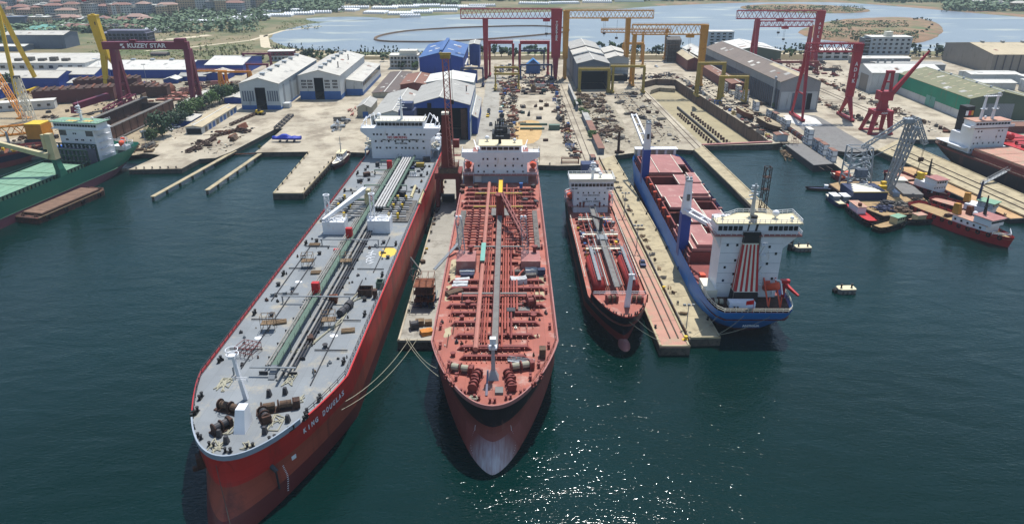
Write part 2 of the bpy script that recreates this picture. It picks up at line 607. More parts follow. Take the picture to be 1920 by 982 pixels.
water('lake_water',(.13,.165,.20),.3,[(.5,.4,.2,2.0)],(.155,.19,.225),(.36,.37,.31))
def field_mat():
	m = mat('field',(152,138,104),.95,var=.2,scale=.02,dirt=(104,114,72),amt=.68,dscale=.012,k=.62)
	return m
field_mat()
mat('reeds',(152,122,92),.95,var=.25,scale=.05,dirt=(98,114,70),amt=.55,dscale=.03,k=.7)
mat('path_gravel',(214,200,170),.95,var=.1,scale=.1)
mat('bank',(120,100,80),.95,var=.25,scale=.1)
# ------------------------------------------------------------------ the setting
GZ = 2.2                                             # quay level above the water
def land(name,outer,hole,z,m,skirt=-4.0,wallm='quay_face'):
	mb = MB()
	rings = [outer] + ([hole] if hole else [])
	pts = [V3((p[0],p[1],z)) for r in rings for p in r]
	tri = tessellate_polygon([[V3((p[0],p[1],0)) for p in r] for r in rings])
	fs = []
	for t in tri:
		a,b,c = (pts[i] for i in t)
		fs.append(t if (b - a).cross(c - a).z > 0 else t[::-1])
	mb.add(pts,fs)
	o = struct(mb.build(name,m))
	if wallm:
		for r in rings:
			wb = MB()
			n = len(r)
			wb.add([(p[0],p[1],z) for p in r] + [(p[0],p[1],skirt) for p in r],[(i,(i + 1) % n,n + (i + 1) % n,n + i) for i in range(n)])
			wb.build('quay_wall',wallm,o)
			wb = MB()
			break
	return o
# sea: one sheet, notched round the empty dry dock
sea = MB().sheet([(-2600,-700),(2600,-700),(2600,460),(150,460),(150,360),(60,360),(60,460),(-2600,460)],0.0)
struct(sea.build('sea','sea_water'))
DOCK = [(98,361.5),(134.5,367.5),(134,392),(122,546),(108,549),(96,536),(92.5,518)]
COAST = [(-2600,366),(-262,366),(-215,356),(-172,343),(-176.3,318.8),(-152.5,320.4),(-150.4,336.2),(-143.4,338),(-139.5,349.4),(-131.5,396),
  (-127.5,396),(-127.4,347.6),(-100.9,349),(-85.1,348.5),(-74.5,347.4),(-66,346),(-32,338),(-20.4,330),(21.9,325),(33.5,326),
  (49.7,341.7),(57.5,345.6),(81,354),(90.7,351.5),(97.8,359.4),(134.5,364),(140,366),(151.5,364),(151.8,308),(158,308),(159,350),(182,351),
  (203.5,372),(330,376),(2600,376)]
land('ground',COAST + [(2600,640),(-2600,640)],DOCK,GZ,'concrete')
# country behind the yard, out past the horizon
struct(MB().sheet([(-2600,612),(-200,618),(-185,655),(-100,672),(420,672),(2600,650),(9000,9000),(-9000,9000)],GZ + .012).build('field','field'))
# dry dock basin
dk = thing('dry_dock','empty concrete dry dock with rows of keel blocks beside the long grey shed','dry dock')
DF = -5.0
MB().sheet(DOCK,DF).build('dock_floor','dock_floor',dk)
for i in range(len(DOCK)):
	a,b = DOCK[i],DOCK[(i + 1) % len(DOCK)]
	wb = MB()
	wb.add([(a[0],a[1],GZ - .01),(b[0],b[1],GZ - .01),(b[0],b[1],DF),(a[0],a[1],DF)],[(3,2,1,0)])
	wb.build('dock_wall','dock_wall',dk)
ga,gb = V3((97.4,360.6,0)),V3((135,366.6,0))
gt = MB().beam(ga + V3((0,0,-1.0)),gb + V3((0,0,-1.0)),1.6,7.0).build('dock_gate','rust_dark',dk)
MB().beam(ga + V3((0,0,2.7)),gb + V3((0,0,2.7)),1.8,.25).build('gate_top','hatch_red',gt)
bl = MB().bx(-.45,-.9,0,.45,.9,1.5).mesh('keel_block')
bl.materials.append(MAT['steel_dark'])
bw = MB().bx(-.5,-.6,0,.5,.6,1.2).mesh('bilge_block')
bw.materials.append(MAT['rust_dark'])
def dockp(s,t):                                     # s across 0..1, t along 0 (gate) .. 1 (head)
	a = V3((101,368,DF)).lerp(V3((96.5,520,DF)),t)
	b = V3((132,372,DF)).lerp(V3((121,536,DF)),t)
	return a.lerp(b,s)
for i in range(46):
	inst(bl,'keel_block',dk,dockp(.47,.07 + i * .0138))
for s in (.30,.36,.60,.66):
	for i in range(17):
		if random.random() < .93:
			inst(bw,'bilge_block',dk,dockp(s + random.uniform(-.006,.006),.09 + i * .031))
# trodden ledge inside the dock head
MB().prism([(93,519),(96.3,536),(108,548.6),(121.8,545.6),(120,534),(109,538),(101,528),(97,512)],DF,-2.2).build('ledge','rubble',dk)
# rails left of the dock
def rails(name,label,ax,ay,bx_,by,gauge=1.5,sleepers=0,z=GZ):
	a,b = V3((ax,ay,z)),V3((bx_,by,z))
	t = thing(name,label,'rails')
	d = (b - a).normalized()
	n = V3((-d.y,d.x,0))
	for s in (-.5,.5):
		MB().beam(a + n * gauge * s + V3((0,0,.1)),b + n * gauge * s + V3((0,0,.1)),.28,.24).build('rail','rail_steel',t)
	for i in range(sleepers):
		c = a.lerp(b,(i + .5) / sleepers)
		MB().beam(c - n * gauge * .62 + V3((0,0,.03)),c + n * gauge * .62 + V3((0,0,.03)),.7,.1).build('sleeper','timber',t)
	return t
rails('crane_rails','crane rails running along the left side of the dry dock onto the jetty',96.2,262,89.8,520,3.2)
rails('slipway_rails','wide slipway rails with cross timbers left of the dry dock',76.5,378,74.5,495,7.0,22)
rails('crane_rails','crane rails along the containers on the right-hand quay',145,318,128,560,4.0)
rails('crane_rails','crane rails between the main slip and the rusty junk strip',36.5,332,33.5,560,3.0)
rails('crane_rails','crane rails along the pink pier from end to shore',43.1,166,38.6,330,2.2,0,2.62)
rails('crane_rails','crane rails on the wide rail pier beside the dark bulk carrier',206.5,235,192.3,352,5.0,0,2.62)
rails('crane_rails','crane rails in front of the white and green sheds',222,390,212,560,4.0)
def pier(name,label,poly,top,slabs=0,mat_top='slab_tan',kerb=True):
	"""pier body with separate deck slabs; poly = 4 corners (nearL, nearR, farR, farL)"""
	t = struct(MB().prism(poly,-4,2.2).build(name,'quay_face'))
	t['label'] = label
	nl,nr,fr,fl = [V3((p[0],p[1],0)) for p in poly]
	for i in range(slabs):
		t0,t1 = i / slabs,(i + 1) / slabs
		g = .10 / max(1,(fl - nl).length / slabs)
		t0 += g * .5 / slabs
		t1 -= g * .5 / slabs
		q = [nl.lerp(fl,t0),nr.lerp(fr,t0),nr.lerp(fr,t1),nl.lerp(fl,t1)]
		MB().prism([(p.x,p.y) for p in q],2.2,top + random.uniform(-.012,.012)).build('slab',mat_top,t)
	if kerb:
		for a,b in ((nl,fl),(nr,fr),(nl,nr)):
			c = (nl + nr + fr + fl) / 4
			n = (b - a).normalized()
			n = V3((-n.y,n.x,0))
			if n.dot(c - (a + b) / 2) < 0:
				n = -n
			MB().beam(a + n * .3 + V3((0,0,top + .1)),b + n * .3 + V3((0,0,top + .1)),.5,.3).build('kerb','slab_tan' if mat_top != 'concrete_grey' else 'concrete',t)
	return t
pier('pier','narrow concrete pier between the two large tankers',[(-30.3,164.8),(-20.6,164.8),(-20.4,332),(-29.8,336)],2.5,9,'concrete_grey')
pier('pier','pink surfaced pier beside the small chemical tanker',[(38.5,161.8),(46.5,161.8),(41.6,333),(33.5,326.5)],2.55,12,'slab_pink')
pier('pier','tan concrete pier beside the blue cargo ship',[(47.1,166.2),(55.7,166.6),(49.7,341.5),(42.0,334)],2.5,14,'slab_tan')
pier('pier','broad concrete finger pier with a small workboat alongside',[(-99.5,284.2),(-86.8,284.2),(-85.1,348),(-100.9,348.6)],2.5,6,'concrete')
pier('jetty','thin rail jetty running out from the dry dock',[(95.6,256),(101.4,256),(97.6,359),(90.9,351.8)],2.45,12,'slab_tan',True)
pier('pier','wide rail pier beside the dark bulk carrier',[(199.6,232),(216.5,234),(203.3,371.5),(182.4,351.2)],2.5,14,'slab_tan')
# pale walkway jetties on piles
def walkway(label,a,b,w=2.0):
	a,b = V3(a),V3(b)
	t = struct(MB().beam(a,b,w,.35).build('walkway_jetty','slab_tan'))
	t['label'] = label
	n = max(2,int((b - a).length / 9))
	for i in range(n + 1):
		c = a.lerp(b,i / n)
		MB().tube((c.x,c.y,-3),(c.x,c.y,1.45),.55,.55,8).build('pile','quay_face',t)
walkway('longer pale walkway jetty on piles',G(286,369,1.6) + V3((0,0,0)),G(441,283,1.6))
walkway('shorter pale walkway jetty on piles',G(388,357,1.6),G(492,285,1.6))
struct(MB().beam(G(425,290,.5),G(480,288,.5),.5,.5).build('boom_barrier','rust'))['label'] = 'rust red floating boom across the narrow slip'
# lake, islands, dyke, paths
L = lambda pts,z: [(lambda g: (g.x,g.y))(G(px,py,z)) for px,py in pts]
def blob(pts,k=3,j=0.0):
	"""closed Catmull-Rom through pts"""
	out = []
	n = len(pts)
	for i in range(n):
		p0,p1,p2,p3 = (V3((*pts[(i + d) % n],0)) for d in (-1,0,1,2))
		for s in range(k):
			t = s / k
			q = .5 * ((2 * p1) + (p2 - p0) * t + (2 * p0 - 5 * p1 + 4 * p2 - p3) * t * t + (3 * p1 - p0 - 3 * p2 + p3) * t ** 3)
			out.append((q.x + random.uniform(-j,j),q.y + random.uniform(-j,j)))
	return out
lake_pts = blob(L([(507,73),(520,61),(560,50),(610,42),(720,36),(870,27),(1100,21),(1235,12),(1390,6),(1560,5),(1700,14),(1920,33),(2300,60),(2400,95),
  (1920,97),(1800,97),(1600,94),(1340,97),(1150,97),(960,98),(760,98),(640,96),(560,91),(525,84)],GZ),4,1.5)
struct(MB().sheet(lake_pts,GZ + .03).build('lake','lake_water'))
struct(MB().sheet(blob(L([(575,35),(640,32),(700,33),(716,36),(650,40),(595,41)],GZ),3),GZ + .03).build('pond','lake_water'))
def mound(name,px,h,m,label=None,inset=.72):
	o = blob(L(px,GZ),4,1.0)
	c = V3((sum(p[0] for p in o) / len(o),sum(p[1] for p in o) / len(o),0))
	mb = MB()
	rows = []
	for f,z in ((1.0,GZ - .3),(.97,GZ + h * .55),(inset,GZ + h),(.35,GZ + h * 1.1)):
		rows.append([(c.x + (p[0] - c.x) * f,c.y + (p[1] - c.y) * f,z + random.uniform(-.1,.1) * h) for p in o])
	n = len(o)
	vs = [p for r in rows for p in r] + [(c.x,c.y,GZ + h * 1.1)]
	fs = []
	for k in range(3):
		fs += [(k * n + i,k * n + (i + 1) % n,(k + 1) * n + (i + 1) % n,(k + 1) * n + i) for i in range(n)]
	fs += [(3 * n + i,3 * n + (i + 1) % n,4 * n) for i in range(n)]
	mb.add(vs,fs)
	q = struct(mb.build(name,m,None,True))
	return q
mound('island',[(1497,62),(1520,50),(1560,41),(1620,36),(1690,34),(1740,39),(1767,52),(1762,66),(1740,77),(1700,83),(1640,84),(1580,79),(1530,73)],2.6,'reeds')
mound('island',[(1386,15),(1420,10),(1480,9),(1560,12),(1632,20),(1600,25),(1520,25),(1440,22)],2.2,'reeds')
def ribbon(name,px,wdt,z,m,h=0.0,closed=False,world=False):
	pts = [V3((p[0],p[1],z)) if world else G(p[0],p[1],z) for p in px]
	mb = MB()
	vs = []
	n = len(pts)
	for i,p in enumerate(pts):
		a = pts[i - 1] if (i or closed) else p
		b = pts[(i + 1) % n] if (i < n - 1 or closed) else p
		d = (b - a).normalized()
		q = V3((-d.y,d.x,0)) * wdt / 2
		if h:
			vs += [p + q,p + q * .5 + V3((0,0,h)),p - q * .5 + V3((0,0,h)),p - q]
		else:
			vs += [p + q,p - q]
	k = 4 if h else 2
	for i in range(n if closed else n - 1):
		j = (i + 1) % n
		for s in range(k - 1):
			mb.add([],[])
			mb.f.append((len(mb.v) + i * k + s,len(mb.v) + j * k + s,len(mb.v) + j * k + s + 1,len(mb.v) + i * k + s + 1))
	mb.v = [tuple(v) for v in vs]
	return struct(mb.build(name,m))
ribbon('dyke',blob([(703,75),(715,68),(760,60),(830,55),(900,52),(1000,50),(1050,53),(1066,57),(1050,63),(980,70),(900,76),(820,80),(760,80),(720,79)],3),3.4,GZ - .2,'bank',1.6,True)
ribbon('shore_path',[(497,66),(499,78),(502,88),(530,94),(575,100),(640,104),(700,105),(800,105),(900,104),(1060,103),(1200,103),(1340,102),(1480,101),(1640,104),(1800,108),(1960,110)],6.0,GZ + .05,'path_gravel')
ribbon('shore_path',[(490,66),(493,88),(500,90)],4.0,GZ + .06,'path_gravel')
ribbon('dirt_track',[(270,96),(330,92),(400,84),(470,76),(530,58),(600,50)],5.0,GZ + .05,'path_gravel')
ribbon('dirt_track',[(295,76),(360,70),(392,66)],12.0,GZ + .05,'path_gravel')
ribbon('far_shore',[(1240,11),(1390,5),(1560,4),(1700,13),(1930,32),(2300,58)],60.0,GZ + .02,'reeds')
# worn ground inside the yard, each its own sheet a little above the concrete
def patch(name,px,z,m,world=False):
	pts = px if world else L(px,GZ)
	return struct(MB().sheet(blob(pts,3,.4),GZ + z).build(name,m))
patch('dirt_ground',[(0,170),(60,160),(200,185),(300,195),(340,215),(300,262),(262,290),(180,285),(60,255),(0,255)],.02,'dust')
patch('dirt_ground',[(150,150),(420,150),(440,190),(380,210),(300,185),(180,175)],.024,'rubble')
patch('sand_patch',[(968,231),(1010,228),(1012,262),(966,270)],.02,'sand_patch')
patch('slip_floor',[(60,357),(84,362),(90,395),(88,500),(72,506),(69,470),(69,400)],.02,'rubble',True)
patch('junk_strip',[(45,350),(58,352),(64,400),(62,480),(44,485),(42,420)],.02,'rubble',True)
patch('asphalt_road',[(-18,335),(-9,335),(-8.5,450),(-8,560),(-18,560),(-18.5,450)],.02,'concrete_grey',True)
patch('asphalt_road',[(160,352),(181,354),(182,396),(181,428),(167,426),(161,396)],.02,'grey_lead',True)
patch('concrete_pad',[(162,404),(176,404),(177,428),(162,428)],.035,'roof_white',True)
# ------------------------------------------------------------------ ships
class Rig:
	"""a thing whose parts are written either in its own axes or in place (plan metres)"""
	def __init__(s,name,label,cat,loc,rz=0.0,group=None):
		s.o = thing(name,label,cat,loc,rz,group)
		s.m = Matrix.Translation(V3(loc)) @ Matrix.Rotation(rz,4,'Z')
		s.i = s.m.inverted()
	def w(s,mb,name,m,parent=None,smooth=False,label=None):
		mb.v = [tuple(s.i @ V3(v)) for v in mb.v]
		return mb.build(name,m,parent or s.o,smooth,label)
	def b(s,mb,name,m,parent=None,smooth=False,label=None):
		return mb.build(name,m,parent or s.o,smooth,label)
	def p(s,px,py,z):
		return s.i @ G(px,py,z)
def hull_rows(B,levels,nb=16,nm=8,ns=8):
	rows = []
	for z,ys,bl,p,q,ye,sl,tf in levels:
		r = []
		for k in range(nb):
			e = (k / nb) ** 1.9
			r.append((ys + bl * e,B / 2 * max(0.0,1 - (1 - e) ** p) ** q))
		y0,y1 = ys + bl,ye - sl
		for k in range(nm):
			r.append((y0 + (y1 - y0) * k / nm,B / 2))
		for k in range(ns + 1):
			e = k / ns
			r.append((ye - sl * (1 - e),B / 2 * (tf + (1 - tf) * math.sqrt(max(0,1 - e * e)))))
		rows.append((z,r))
	return rows
def hull(S,B,levels,hm,dm,deck_z=None,smooth=True,name='hull'):
	rows = hull_rows(B,levels)
	mb = MB()
	n = len(rows[0][1])
	for sgn in (-1,1):
		base = len(mb.v)
		for z,r in rows:
			mb.v += [(sgn * x,y,z) for y,x in r]
		for i in range(len(rows) - 1):
			for j in range(n - 1):
				a,b,c,d = base + i * n + j,base + i * n + j + 1,base + (i + 1) * n + j + 1,base + (i + 1) * n + j
				mb.f.append((a,b,c,d) if sgn > 0 else (d,c,b,a))
	k = len(rows)
	for i in range(k - 1):                            # transom
		a,b = i * n + n - 1,(i + 1) * n + n - 1
		c,d = a + k * n,b + k * n
		mb.f.append((a,b,d,c))
	h = S.b(mb,name,hm,None,smooth)
	z,r = rows[-1]
	dz = z if deck_z is None else deck_z
	poly = [(x,y) for y,x in r] + [(-x,y) for y,x in reversed(r)]
	out = []
	for q in poly:
		if not out or (abs(out[-1][0] - q[0]) + abs(out[-1][1] - q[1])) > .02:
			out.append(q)
	if abs(out[0][0] - out[-1][0]) + abs(out[0][1] - out[-1][1]) < .02:
		out.pop()
	if dm:
		S.b(MB().sheet(out,dz),'deck',dm)
	return h,out,rows
def gunwale(S,rows,z,h=.35,w=.3,m='red',y0=-99,y1=999,name='gunwale'):
	zz,r = rows[-1]
	for sgn in (-1,1):
		mb = MB()
		pts = [V3((sgn * max(0,x - .05),y,z + h / 2)) for y,x in r if y0 <= y <= y1]
		for a,b in zip(pts,pts[1:]):
			if (b - a).length > .01:
				mb.beam(a,b,w,h)
		S.b(mb,name,m)
def edge_rail(S,rows,z,inset=.35,m='galv',y0=-99,y1=999,h=1.1,r=.05,post=2.5):
	zz,rr = rows[-1]
	for sgn in (-1,1):
		pts = [V3((sgn * max(0,x - inset),y,z)) for y,x in rr if y0 <= y <= y1]
		q = [pts[0]]
		for p in pts[1:]:
			if (p - q[-1]).length > 1.0:
				q.append(p)
		S.b(MB().rail(q,h,r,post),'railing',m)
def pane_row(S,par,xs,y,z,sx,sz,m='glass_dark',name='window',face=-1):
	me = MB().bx(-sx / 2,-.06,-sz / 2,sx / 2,.06,sz / 2).mesh(name)
	me.materials.append(MAT[m])
	for x in xs:
		inst(me,name,par,(x,y + face * .05,z))
LETTERS = {}
def lettering(body,width,m,parent,loc,rot=(R(90),0,0),bold=.012,height=None):
	key = (body,m,bold)
	if key not in LETTERS:
		cu = bpy.data.curves.new('lettering','FONT')
		cu.body = body
		cu.offset = bold
		cu.extrude = .03
		cu.align_x = 'CENTER'
		cu.align_y = 'CENTER'
		f = bpy.data.objects.new('lettering_source',cu)
		me = f.to_mesh().copy()
		f.to_mesh_clear()
		bpy.data.objects.remove(f)
		me.materials.clear()
		me.materials.append(MAT[m])
		LETTERS[key] = me
	me = LETTERS[key]
	xs = [v.co.x for v in me.vertices]
	ys = [v.co.y for v in me.vertices]
	s = width / max(.01,max(xs) - min(xs))
	sy = s if height is None else height / max(.01,max(ys) - min(ys))
	o = bpy.data.objects.new('lettering',me)
	COL.objects.link(o)
	o.scale = (s,sy,1)
	o.parent = parent
	o.location = loc
	o.rotation_euler = rot
	return o
bol = MB()
bol.bx(-.9,-.35,0,.9,.35,.15)
for q in (-.55,.55):
	bol.tube((q,0,.15),(q,0,.95),.26,.26,10)
	bol.tube((q,0,.95),(q,0,1.1),.36,.36,10)
BOL = {}
def bitts(S,par,loc,rz=0,m='black',sc=1.0):
	if m not in BOL:
		me = bol.mesh('bitts')
		me.materials.append(MAT[m])
		BOL[m] = me
	return inst(BOL[m],'bitts',par,loc,rz,sc)
def winch(S,x,y,z,rz,m='rust',dm='rope',ln=5.0,par=None):
	w_ = S.b(MB().bx(-ln / 2,-1.1,0,ln / 2,1.1,.25),'winch',m,par)
	w_.location = (x,y,z)
	w_.rotation_euler = (0,0,rz)
	for q in (-.32,.08):
		mb = MB().tube((ln * q,0,1.2),(ln * (q + .28),0,1.2),.72,.72,12)
		S.b(mb,'rope_drum',dm,w_)
	fr = MB()
	for q in (-.36,.04,.4):
		fr.tube((ln * q - .12,0,1.2),(ln * q + .12,0,1.2),1.05,1.05,14)
		fr.bx(ln * q - .15,-.9,.2,ln * q + .15,.9,1.0)
	fr.bx(ln * .42,-.8,.2,ln * .56,.8,1.9)
	S.b(fr,'winch_frame',m,w_)
	return w_
def lifeboat(S,x,y,z,rz,m='orange',ln=7.5,par=None,cabin=True):
	mb = MB()
	n = 10
	prev = None
	vs,fs = [],[]
	for i in range(n + 1):
		t = i / n
		wd = 1.35 * max(.03,math.sin(math.pi * (.06 + .88 * t))) ** .55
		hh = 1.15 * (.8 + .25 * abs(2 * t - 1))
		yy = (t - .5) * ln
		ring = []
		for a in range(10):
			th = 2 * math.pi * a / 10
			ring.append((wd * math.cos(th),yy,1.2 + (hh if math.sin(th) > 0 else 1.1) * math.sin(th)))
		vs += ring
		if i:
			for a in range(10):
				fs.append(((i - 1) * 10 + a,(i - 1) * 10 + (a + 1) % 10,i * 10 + (a + 1) % 10,i * 10 + a))
	fs.append(tuple(range(9,-1,-1)))
	fs.append(tuple(range(n * 10,n * 10 + 10)))
	mb.add(vs,fs)
	o = S.b(mb,'lifeboat',m,par,True)
	o.location = (x,y,z)
	o.rotation_euler = (0,0,rz)
	if cabin:
		S.b(MB().bx(-.75,ln * .14,1.9,.75,ln * .36,2.9),'cabin',m,o)
	for yy in (-ln * .32,ln * .32):
		S.b(MB().beam((1.7,yy,-1.2),(1.7,yy,2.6),.3).beam((1.7,yy,2.5),(0,yy,3.1),.3),'davit','white',o)
	return o
def radar_mast(S,x,y,z,h,m='white',par=None,dome=True,yard=4.0):
	ms = S.b(MB().taper((x,y,z),(x,y,z + h),1.0,.9,.45,.45),'mast',m,par)
	k = MB()
	for f,wd in ((.5,yard),(.72,yard * .7),(.9,yard * .45)):
		k.beam((x - wd / 2,y - .2,z + h * f),(x + wd / 2,y - .2,z + h * f),.16)
		k.box(x,y - .6,z + h * f + .1,1.6,1.2,.12)
	k.tube((x,y,z + h),(x,y,z + h * 1.3),.06,.03,5)
	S.b(k,'yard',m,ms)
	for f,wd in ((.58,3.0),(.8,2.2)):
		S.b(MB().box(x,y - .8,z + h * f + .35,wd,.35,.35,.4),'radar','white',ms)
	return ms
def dome(S,x,y,z,r,par=None):
	d = S.b(MB().ball((x,y,z + r * 1.5),r,12,8),'satellite_dome','white',par,True)
	S.b(MB().tube((x,y,z),(x,y,z + r),r * .25,r * .25,8),'dome_post','white',d)
	return d
def ladder_truss(x,y,z,h,w=1.6):
	mb = MB()
	return mb.truss((x,y,z),(x,y,z + h),w,w,max(3,int(h / 1.5)),.09,.06)
# ================================================================= KING DOUGLAS, the grey-decked tanker
seams(zbands('hull_kd',[(3.4,(172,82,62)),(8.0,(200,50,42))],(110,46,46),.5,var=.14,dirt=(112,56,46),amt=.46,streak=16,scale=.06),9,2.2,('y','z'),.08,.8)
D1 = 13.5
S = Rig('oil_tanker','large oil tanker with grey deck, red hull and KING DOUGLAS on its bow','tanker',(-52.2,104.0,0),-.0265)
KD = S
h,out,rows = hull(S,32.2,[(-3,-9,42,1.1,.74,214,50,.1),(0,-8,40,1.1,.72,218,45,.2),(3.5,-4.5,36,1.1,.68,222,36,.35),(7,-1.0,32,1.1,.60,225,28,.5),(10.5,-.4,29,1.1,.54,227,22,.65),(D1,0,27.5,1.1,.5,228,18,.72)],'hull_kd','deck_grey')
hull_kd = h
gunwale(S,rows,D1,.45,.35,'red',12,228)
gunwale(S,rows,D1,1.1,.3,'grey_blue',-1,12.01,'bulwark')
edge_rail(S,rows,D1 + .4,.5,'steel_dark',12,188,1.2,.05,2.5)
# name on the starboard bow: letters laid along the flare
nm = 'KING DOUGLAS'
zz = 10.9
def side_at(y,rows,z):
	for (z0,r0),(z1,r1) in zip(rows,rows[1:]):
		if z0 <= z <= z1:
			f = (z - z0) / (z1 - z0)
			def xa(r):
				for (ya,xa_),(yb,xb) in zip(r,r[1:]):
					if ya <= y <= yb:
						return xa_ + (xb - xa_) * (y - ya) / max(1e-6,yb - ya)
				return 0
			return xa(r0) * (1 - f) + xa(r1) * f
	return 0
for i,ch in enumerate(nm):
	if ch == ' ':
		continue
	y = 12.4 + i * 1.16
	x0,x1 = side_at(y - .6,rows,zz),side_at(y + .6,rows,zz)
	tilt = math.atan2(side_at(y,rows,zz + .8) - side_at(y,rows,zz - .8),1.6)
	ang = math.atan2(1.2,x1 - x0)
	o = lettering(ch,.86 if ch != 'I' else .24,'white',hull_kd,((x0 + x1) / 2 + .06,y,zz),(R(90),0,ang),.03,1.25)
# bulb emblem and draft marks
S.b(MB().box(side_at(9.8,rows,6.6) + .1,9.8,6.4,.1,1.1,.9,-.55),'painted_emblem','white',hull_kd)
dmk = MB()
for k in range(14):
	y,z = 7.2 + .25 * math.sin(k * .35) * (k / 5),6.4 - k * .42
	dmk.box(side_at(y,rows,z) + .05,y,z,.1,.35,.12,-.7)
S.b(dmk,'draft_marks','white',hull_kd)
an = MB().tube((side_at(5,rows,8.5) - .3,5,8.3),(side_at(5,rows,8.5) + .9,4.6,7.2),.5,.4,10).tube((side_at(5,rows,8.5) + .7,4.6,7.6),(side_at(5,rows,8.5) + .8,4.7,3.0),.22,.22,6)
S.b(an,'anchor_chain','steel_dark')
ax_ = side_at(5,rows,9.0)
S.b(MB().box(-ax_ - .3,4.6,9.6,1.6,1.6,2.4,.5).box(-ax_ - .6,4.3,8.2,2.6,.7,.8,.5).tube((-ax_ - .2,4.8,11.6),(-ax_ - .2,4.8,9),.3,.3,6),'anchor','rust_dark')
# centre walkway and pipes
ctr = 0.0
cw = S.b(MB().bx(ctr - .7,29,15.2,ctr + .7,191,15.4),'catwalk','walk_green')
for sgn in (-1,1):
	S.b(MB().rail([(ctr + sgn * .7,29,15.4),(ctr + sgn * .7,191,15.4)],1.0,.035,4.0,1),'railing','walk_green',cw)
legs = MB()
for y in range(30,190,8):
	legs.beam((ctr - .6,y,D1),(ctr - .6,y,15.2),.16).beam((ctr + .6,y,D1),(ctr + .6,y,15.2),.16)
S.b(legs,'catwalk_legs','walk_green',cw)['kind'] = 'stuff'
S.b(MB().bx(ctr - .8,27,D1,ctr + .8,27.2,14.6).taper((ctr,29,15.3),(ctr,26,D1 + .1),1.4,.3,1.4,.3),'stairs','steel_grey',cw)
for i,(px,y0,y1,r,z,m) in enumerate(((1.9,128,190,.36,15.6,'pipe_white'),(2.9,128,190,.36,15.6,'pipe_white'),(3.9,128,190,.36,15.6,'pipe_white'),(4.9,128,190,.36,15.6,'pipe_white'),(6.2,128,191,.5,15.6,'walk_green'),
  (-1.7,30,191,.26,14.6,'pipe_grey'),(-2.4,30,188,.22,14.5,'pipe_grey'),(-3.0,60,186,.2,14.5,'pipe_grey'),(2.0,24,122,.3,14.7,'pipe_grey'),(3.1,26,118,.28,14.5,'pipe_grey'),(3.9,30,118,.22,14.4,'steel_dark'),(4.6,34,110,.18,14.3,'steel_dark'))):
	S.b(MB().tube((px,y0,z),(px,y1,z),r,r,8),'deck_pipe',m)
sp = MB()
for y in range(28,190,6):
	sp.bx(-3.3,y,D1,-1.4,y + .2,14.3).bx(1.5,y,D1,6.8 if y > 126 else 5.0,y + .2,15.2 if y > 126 else 14.2)
S.b(sp,'pipe_supports','steel_dark')['kind'] = 'stuff'
for py in (136,152,171,184):
	S.b(MB().bx(-7,py,15.2,9,py + .7,15.5).bx(-7,py,D1,-6.8,py + .7,15.2).bx(8.8,py,D1,9,py + .7,15.2),'cross_walk','walk_green')
for y in (27.5,61,99):
	S.b(MB().bx(-9 if y > 50 else -5,y,D1 + 1.9,9 if y > 50 else 5,y + .5,D1 + 2.1).bx(-8.8,y,D1,-8.6,y + .5,D1 + 2).bx(8.6,y,D1,8.8,y + .5,D1 + 2),'cross_walk','steel_grey')
for (px,py) in ((731,310),(693,373),(656,440),(594,545)):
	q = S.p(px,py + 8,14.5)
	S.b(MB().bx(q.x - .95,q.y - .7,14.2,q.x + .95,q.y + .7,18.2),'fire_monitor_box','red')
for (px,py) in ((669,470),):
	q = S.p(px - 38,py,14)
	S.b(MB().bx(q.x - .8,q.y - .5,D1,q.x + .8,q.y + .5,14.6),'fire_monitor_box','red')
# cargo manifold
for k in range(9):
	y = 121 + k * 2.2
	S.b(MB().tube((-14 + (k % 3) * .4,y,15.0),(-1.5,y,15.0),.32,.32,8),'manifold_pipe','pipe_grey' if k % 2 else 'pipe_white')
	S.b(MB().tube((5.0,y,15.0),(13.8 - (k % 3) * .4,y,15.0),.32,.32,8),'manifold_pipe','pipe_grey' if k % 2 else 'pipe_white')
	vv = MB()
	for x in (-11,-7,8,11):
		vv.tube((x,y,14.3),(x,y,16.2),.45,.45,8)
	S.b(vv,'valves',('yellow','steel_dark','steel_grey','steel_dark')[k % 4])['kind'] = 'stuff'
for x0,x1 in ((-14.8,-9.5),(9.2,14.6)):
	S.b(MB().bx(x0,119,D1,x1,140,D1 + .5),'drip_tray','junk_grey')
# white tank blocks, hose crane
for x0,x1,y in ((-10.7,-3.6,108),(3.3,10.5,109.5)):
	b_ = S.b(MB().bx(x0,y,D1,x1,y + 4.5,D1 + 4.2),'deck_tank','white')
	S.b(MB().rail([(x0,y,D1 + 4.2),(x1,y,D1 + 4.2),(x1,y + 4.5,D1 + 4.2),(x0,y + 4.5,D1 + 4.2),(x0,y,D1 + 4.2)],1.1,.05,2),'railing','white',b_)
	S.b(MB().ring(((x0 + x1) / 2 + 1,y + 2.3,D1 + 4.8),1.6,.16),'tank_ring','white',b_)
	S.b(ladder_truss(x0 + 1.2,y + 3.6,D1 + 4.2,7.5,1.2),'lattice_mast','white',b_)
	S.b(MB().ring((x0 + 1.2,y + 3.6,D1 + 12),.9,.2),'searchlight_ring','white',b_)
q = S.p(690,390,D1)
hc = S.b(MB().tube((q.x,q.y,D1),(q.x,q.y,19.0),1.1,.9,12).box(q.x,q.y,19.6,2.6,2.6,1.6),'hose_crane','beige_steel')
S.b(MB().taper((q.x - .6,q.y,20.2),(q.x - 8.0,q.y - 27,19.2),1.7,1.9,.8,.9),'crane_jib','white',hc)
S.b(MB().bx(q.x - 1.0,q.y - .2,19.5,q.x - .2,q.y - .05,20.3),'maker_plate','blue_bright',hc)
